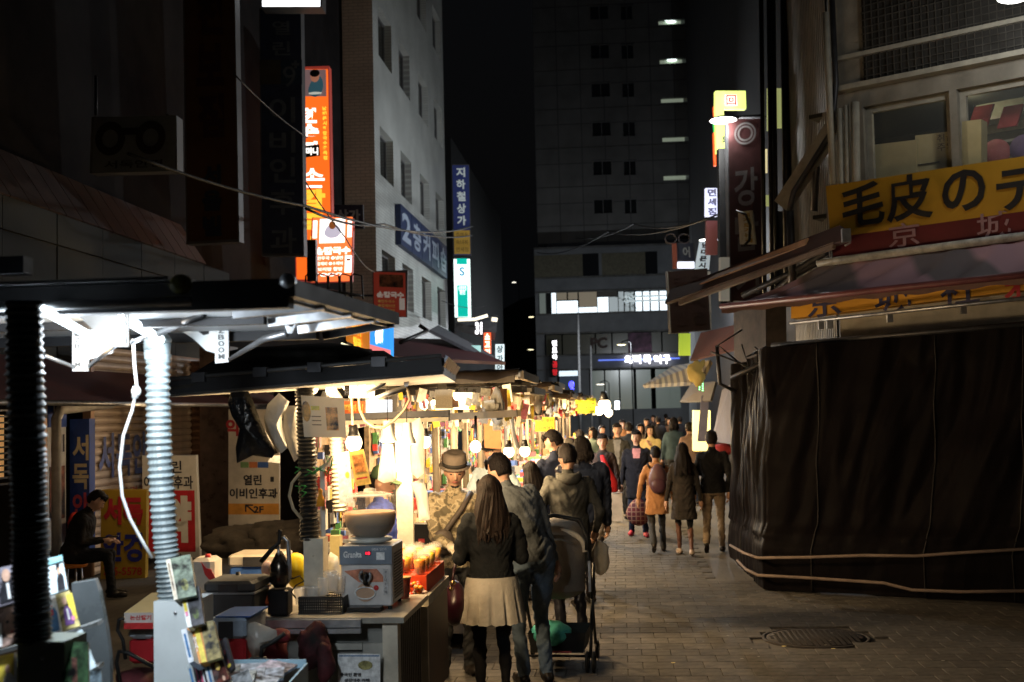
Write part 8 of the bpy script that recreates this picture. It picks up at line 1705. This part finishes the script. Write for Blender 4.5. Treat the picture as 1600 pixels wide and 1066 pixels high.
tb = thing('turquoise_bag', 'small turquoise and green bag lying in the pram basket', 'bag', Mp @ V((-.06, -.16, .18))); b = MB(Mp); b.ell(V((-.05, -.24, .29)), .16, .10, .10, 18, 12, fn=lambda v: v*(1+.15*noise.noise(v*14))); b.build('bag_body', mat('turquoise_nylon', (.10, .50, .40), .6, var=.3, scale=10), tb); b = MB(Mp); b.tube([V((-.12, -.24, .33)), V((-.05, -.26, .39)), V((.03, -.24, .34))], .008, 6); b.build('strap', mat('green_strap', (.10, .35, .08), .6), tb)
# carrier bag in hand of person 4
hr_ = man4['M'] @ V((.29, .12, .80)); b = MB(); b.ell(hr_+V((.02, -.02, -.14)), .09, .06, .16, 14, 10, fn=lambda v: v*(1+.2*noise.noise(v*14))); tag(b.build('carrier_bag', poly_c), 'milky plastic carrier bag held beside the dark hooded coat', 'bag')
# 5,6 dark backs
person('tall man with short black hair looking down, behind the hooded person', at_px(866, 13.6), 30, 1.84, cloth('navyjacket', (.02, .026, .05)), C_char, hair='short', nod=30, turn=40, vox=V1, bulk=1.05)
person('man in a bulky shiny navy down jacket and dark trousers behind the pram group', at_px(908, 12.9), 20, 1.77, mat('navy_down_nylon', (.012, .016, .03), .3, bump=.5, scale=4, bscale=16), mat('shiny_black_trousers', (.012, .012, .015), .3, bump=.3), hair='bob', nod=12, turn=14, vox=V1, bulk=1.22, sleeve=1.4, hem=.86, lf=(-.1, -.1, .085), rf=(.1, .12, .085))
person('grey haired person in a dark coat half hidden behind the tall man', at_px(888, 14.6), 10, 1.72, C_black, C_char, hair='short', hairmat=mat('grey_hair', (.12, .11, .10), .5), vox=.016)
# 17 woman browsing, 18 masked vendor, 19 cap vendor
person('long haired shopper in a striped top browsing between the stalls', at_px(829, 13.4), 40, 1.50, cloth('stripy', (.22, .12, .06), var=.8), C_char, hair='long', nod=20, vox=V1)
person('vendor in a pale blue top with a mask beneath the third stall roof', at_px(768, 12.4), 170, 1.80, cloth('paleblue', (.34, .42, .48)), C_char, hair='cap', hairmat=C_black, vox=V1, nod=10, lh=(-.2, .3, 1.2), rh=(.15, .3, 1.15))
cv = person('vendor in a green cap and blue jacket turned away behind the drink dispenser', at_px(592, 9.0), 255, 1.68, cloth('royalblue', (.03, .05, .22)), C_navy, hair='cap', hairmat=mat('olive_green_cap', (.06, .10, .05), .7), vox=V1, lh=(-.12, .32, 1.02), rh=(.14, .34, 1.0), nod=16)
# 7 red jacket
person('man in a black top with a red jacket over one arm, striding forward', at_px(940, 18.9), 162, 1.68, cloth('darktop7', (.03, .02, .018)), cloth('greybrown', (.13, .105, .08)), hair='short', inner=C_black, lf=(.02, .28, .085), rf=(.12, -.20, .09), turn=18, vox=V1, lh=(-.28, .05, .80))
b = MB(); q = at_px(953, 18.6); b.tube([q+V((-.14, 0, 1.36)), q+V((-.08, -.03, 1.15)), q+V((.02, 0, .95)), q+V((.04, 0, .80))], [.03, .06, .07, .05], 10); tag(b.build('red_jacket', cloth('redjacket', (.42, .02, .025))), 'red jacket draped over the arm of the striding man', 'jacket')
hb7 = at_px(957, 18.7); b = MB(); b.bb(hb7+V((-.10, -.05, .35)), hb7+V((.11, .05, .78))); b.tube([hb7+V((-.06, 0, .78)), hb7+V((0, 0, .88)), hb7+V((.06, 0, .78))], .006, 6); tag(b.build('shopping_bag', mat('pale_grey_bag', (.5, .48, .48), .6)), 'pale grey shopping bag beside the man in the red jacket', 'bag')
# 8 vest man
person('man in a dark gilet walking towards the camera behind the red jacket man', at_px(964, 23.0), 172, 1.79, cloth('darkolive', (.03, .028, .022)), C_char, hair='short', inner=cloth('greytee', (.12, .12, .12)), lf=(-.1, -.1, .085), rf=(.1, .2, .085), vox=V1)
# 9 dark coat
person('man in a long black coat with a pink shirt collar walking towards the camera', at_px(993, 19.8), 176, 1.71, cloth('blackcoat', (.013, .013, .018)), C_navy, shoes=mat('red_trainer', (.5, .04, .06), .5), hair='short', inner=cloth('pinkshirt', (.45, .2, .2)), inner_lo=.36, hem=.62, lf=(-.12, .16, .085), rf=(.12, -.12, .085), vox=V1, bulk=1.08, turn=-10)
q9 = at_px(996, 19.4); sbag = thing('checked_bag', 'maroon checked shopping bag carried low by the man in the long black coat', 'bag', q9+V((0, 0, .22))); b = MB(); b.ell(q9+V((-.03, 0, .42)), .20, .10, .22, 16, 10, fn=lambda v: V((v.x*(1-.3*max(0, v.z)/.2), v.y, v.z))); b.build('bag_body', tile_mat('maroon_check', (.13, .015, .02), (.05, .01, .02), (.25, .14, .10), .07, .07, .008, .7, .1, 'XZ', 0), sbag); b = MB(); b.tube([q9+V((-.1, 0, .6)), q9+V((-.03, 0, .74)), q9+V((.05, 0, .6))], .008, 6); b.build('handle', C_black, sbag)
# 10 backpack
p10 = person('person in a tan coat and dark trousers walking away with a purple backpack', at_px(1022, 17.5), 6, 1.51, cloth('tancoat', (.40, .20, .09)), C_char, shoes=C_shoe, hair='short', hood=True, hem=.62, lf=(-.10, -.28, .17), rf=(.10, .12, .085), vox=V1, lh=(-.30, -.02, .88), rh=(.28, .06, .85))
Mb = p10['M']; bp_ = thing('backpack', 'purple-brown backpack on the back of the person in the tan coat', 'backpack', Mb @ V((0, -.25, .95))); b = MB(Mb); b.ell(V((0, -.22, 1.20)), .155, .11, .25, 18, 14, fn=lambda v: V((v.x*(1 if v.z < 0 else 1-.15*v.z/.2), v.y, v.z))); b.build('main_bag', mat('purple_brown_nylon', (.09, .045, .055), .5, var=.2), bp_)
b = MB(Mb); b.ell(V((0, -.31, 1.10)), .115, .05, .12, 16, 10); b.build('front_pocket', mat('purple_nylon_dark', (.07, .03, .045), .5), bp_); b = MB(Mb); b.tube([V((-.12, -.14, 1.38)), V((-.13, -.02, 1.44)), V((-.13, .1, 1.36))], .018, 6); b.tube([V((.12, -.14, 1.38)), V((.13, -.02, 1.44)), V((.13, .1, 1.36))], .018, 6); b.build('strap', C_black, bp_)
# 11 long hair dress coat
person('long haired woman in a dark knee length coat and bare legs walking away', at_px(1064, 17.1), 2, 1.56, cloth('darkcoat', (.028, .024, .022)), C_black, shoes=mat('pale_trainer', (.45, .36, .3), .6), hair='long', hem=.55, flare=1.3, legskin=mat('brown_tights', (.11, .05, .035), .5), skirt=None, lf=(-.07, .14, .085), rf=(.08, -.20, .10), vox=V1, bulk=.98, legr=.85)
# 12 black jacket khaki trousers
p12 = person('man in a black jacket and khaki trousers striding away beside the tarpaulin', at_px(1110, 17.3), -6, 1.72, cloth('blackj', (.010, .010, .011)), cloth('khaki', (.24, .18, .12)), hair='short', lf=(-.10, -.30, .18), rf=(.10, .14, .085), vox=V1, lh=(-.27, .05, .82), rh=(.22, -.02, .86), bulk=1.08)
b = MB(); q = p12['M'] @ V((.24, -.02, .92)); b.ell(q, .03, .02, .03); tag(b.build('phone', alu), 'small shiny object in the right hand of the man in the black jacket', 'phone')
b = MB(); q = at_px(1093, 18.0)+V((0, 0, .72)); b.prism([q+V((-.08, 0, .2)), q+V((-.05, 0, -.1)), q+V((.12, 0, .0))], (0, .04, 0)); tag(b.build('clutch_bag', C_black), 'small black bag between the long haired woman and the striding man', 'bag')
# mid-distance walkers
far = [
 (1015, 25.5, 175, 1.72, 'yellow', (.62, .48, .22), 'long', 'woman in a yellow coat holding a phone up in the crowd'),
 (1052, 27.5, 0, 1.84, 'bluegrey2', (.06, .10, .12), 'bob', 'person in a broad blue-grey jacket walking away in the crowd'),
 (1076, 26.0, 8, 1.74, 'palepink', (.42, .26, .20), 'short', 'person in a pale pink hooded coat beside the lit shop'),
 (982, 27.0, 0, 1.76, 'darkblue3', (.03, .04, .06), 'short', 'person with a dark rucksack walking away left of the yellow coat'),
 (1000, 29.5, 180, 1.70, 'warmgrey', (.16, .12, .09), 'bob', 'woman facing the camera between the rucksack and the yellow coat'),
 (972, 33.0, 185, 1.78, 'orange2', (.45, .18, .06), 'short', 'man in an orange-brown jacket far back at the stalls'),
 (1010, 38.0, 178, 1.76, 'black3', (.05, .03, .03), 'short', 'reddish faced man at the back of the crowd'),
 (1028, 40.0, 0, 1.80, 'black4', (.03, .03, .035), 'short', 'tall dark figure at the back of the crowd'),
 (1044, 42.0, 180, 1.74, 'brown3', (.09, .05, .03), 'bob', 'brown coated figure far back below the lamp glare'),
 (1062, 44.0, 5, 1.74, 'black5', (.02, .02, .025), 'short', 'dark figure far back at the right of the crowd'),
 (1020, 50.0, 180, 1.78, 'grey6', (.05, .04, .04), 'short', 'dark figure farthest back in the middle'),
 (1040, 54.0, 0, 1.80, 'grey7', (.05, .05, .06), 'short', 'dark figure farthest back right of centre'),
 (925, 27.5, 120, 1.66, 'greengrey', (.10, .14, .12), 'bob', 'stallholder in a grey-green top at the bright stall'),
 (940, 31.0, 230, 1.66, 'pale4', (.40, .42, .42), 'short', 'stallholder in a pale shirt at the blown-out white stall'),
 (905, 22.0, 20, 1.70, 'black6', (.02, .02, .02), 'short', 'dark shopper at the stalls behind the down jacket man')]
for px, d, hd_, h_, cn, col, hr, lb in far:
    st = random.uniform(.1, .25)
    person(lb, at_px(px, d), hd_+random.uniform(-12, 12), h_, cloth(cn, tuple(q*.55 for q in col)), C_char if random.random() < .6 else C_navy, hair=hr, hem=random.choice([.84, .84, .65]), lf=(-.1, st, .085), rf=(.1, -st, .09), vox=.03, face=True, bulk=random.uniform(1, 1.12), lh=(-.1, .3, 1.3) if 'phone' in lb else None)
# seated man at the left
sm_ = person('man in a black padded jacket seated on a stool looking at his phone', at_px(112, 14.3), 282, 1.72, cloth('blackpad', (.012, .011, .011)), C_black, hair='short', seated=True, lean=20, nod=34, lh=(-.06, .38, .66), rh=(.06, .36, .66), vox=V1, bulk=1.15)
Mq = sm_['M']; b = MB(Mq); b.box(V((.0, .47, .70)), (.07, .12, .01)); tag(b.build('phone', blackm), 'dark phone held by the seated man', 'phone')
stl = thing('stool', 'round stool with an orange seat under the seated man', 'stool', Mq @ V((0, 0, 0))); b = MB(Mq); b.lathe(V((0, 0, 0)), [(.01, .36), (.17, .36), (.18, .385), (.17, .41), (.01, .41)], 20); b.build('seat', mat('orange_stool_vinyl', (.5, .16, .02), .5), stl)
for a_ in (0.6, 2.2, 3.8, 5.3): b = MB(Mq); b.cyl(V((.14*math.cos(a_), .14*math.sin(a_), 0)), V((.11*math.cos(a_), .11*math.sin(a_), .36)), .012, n=8); b.build('leg', alu, stl)
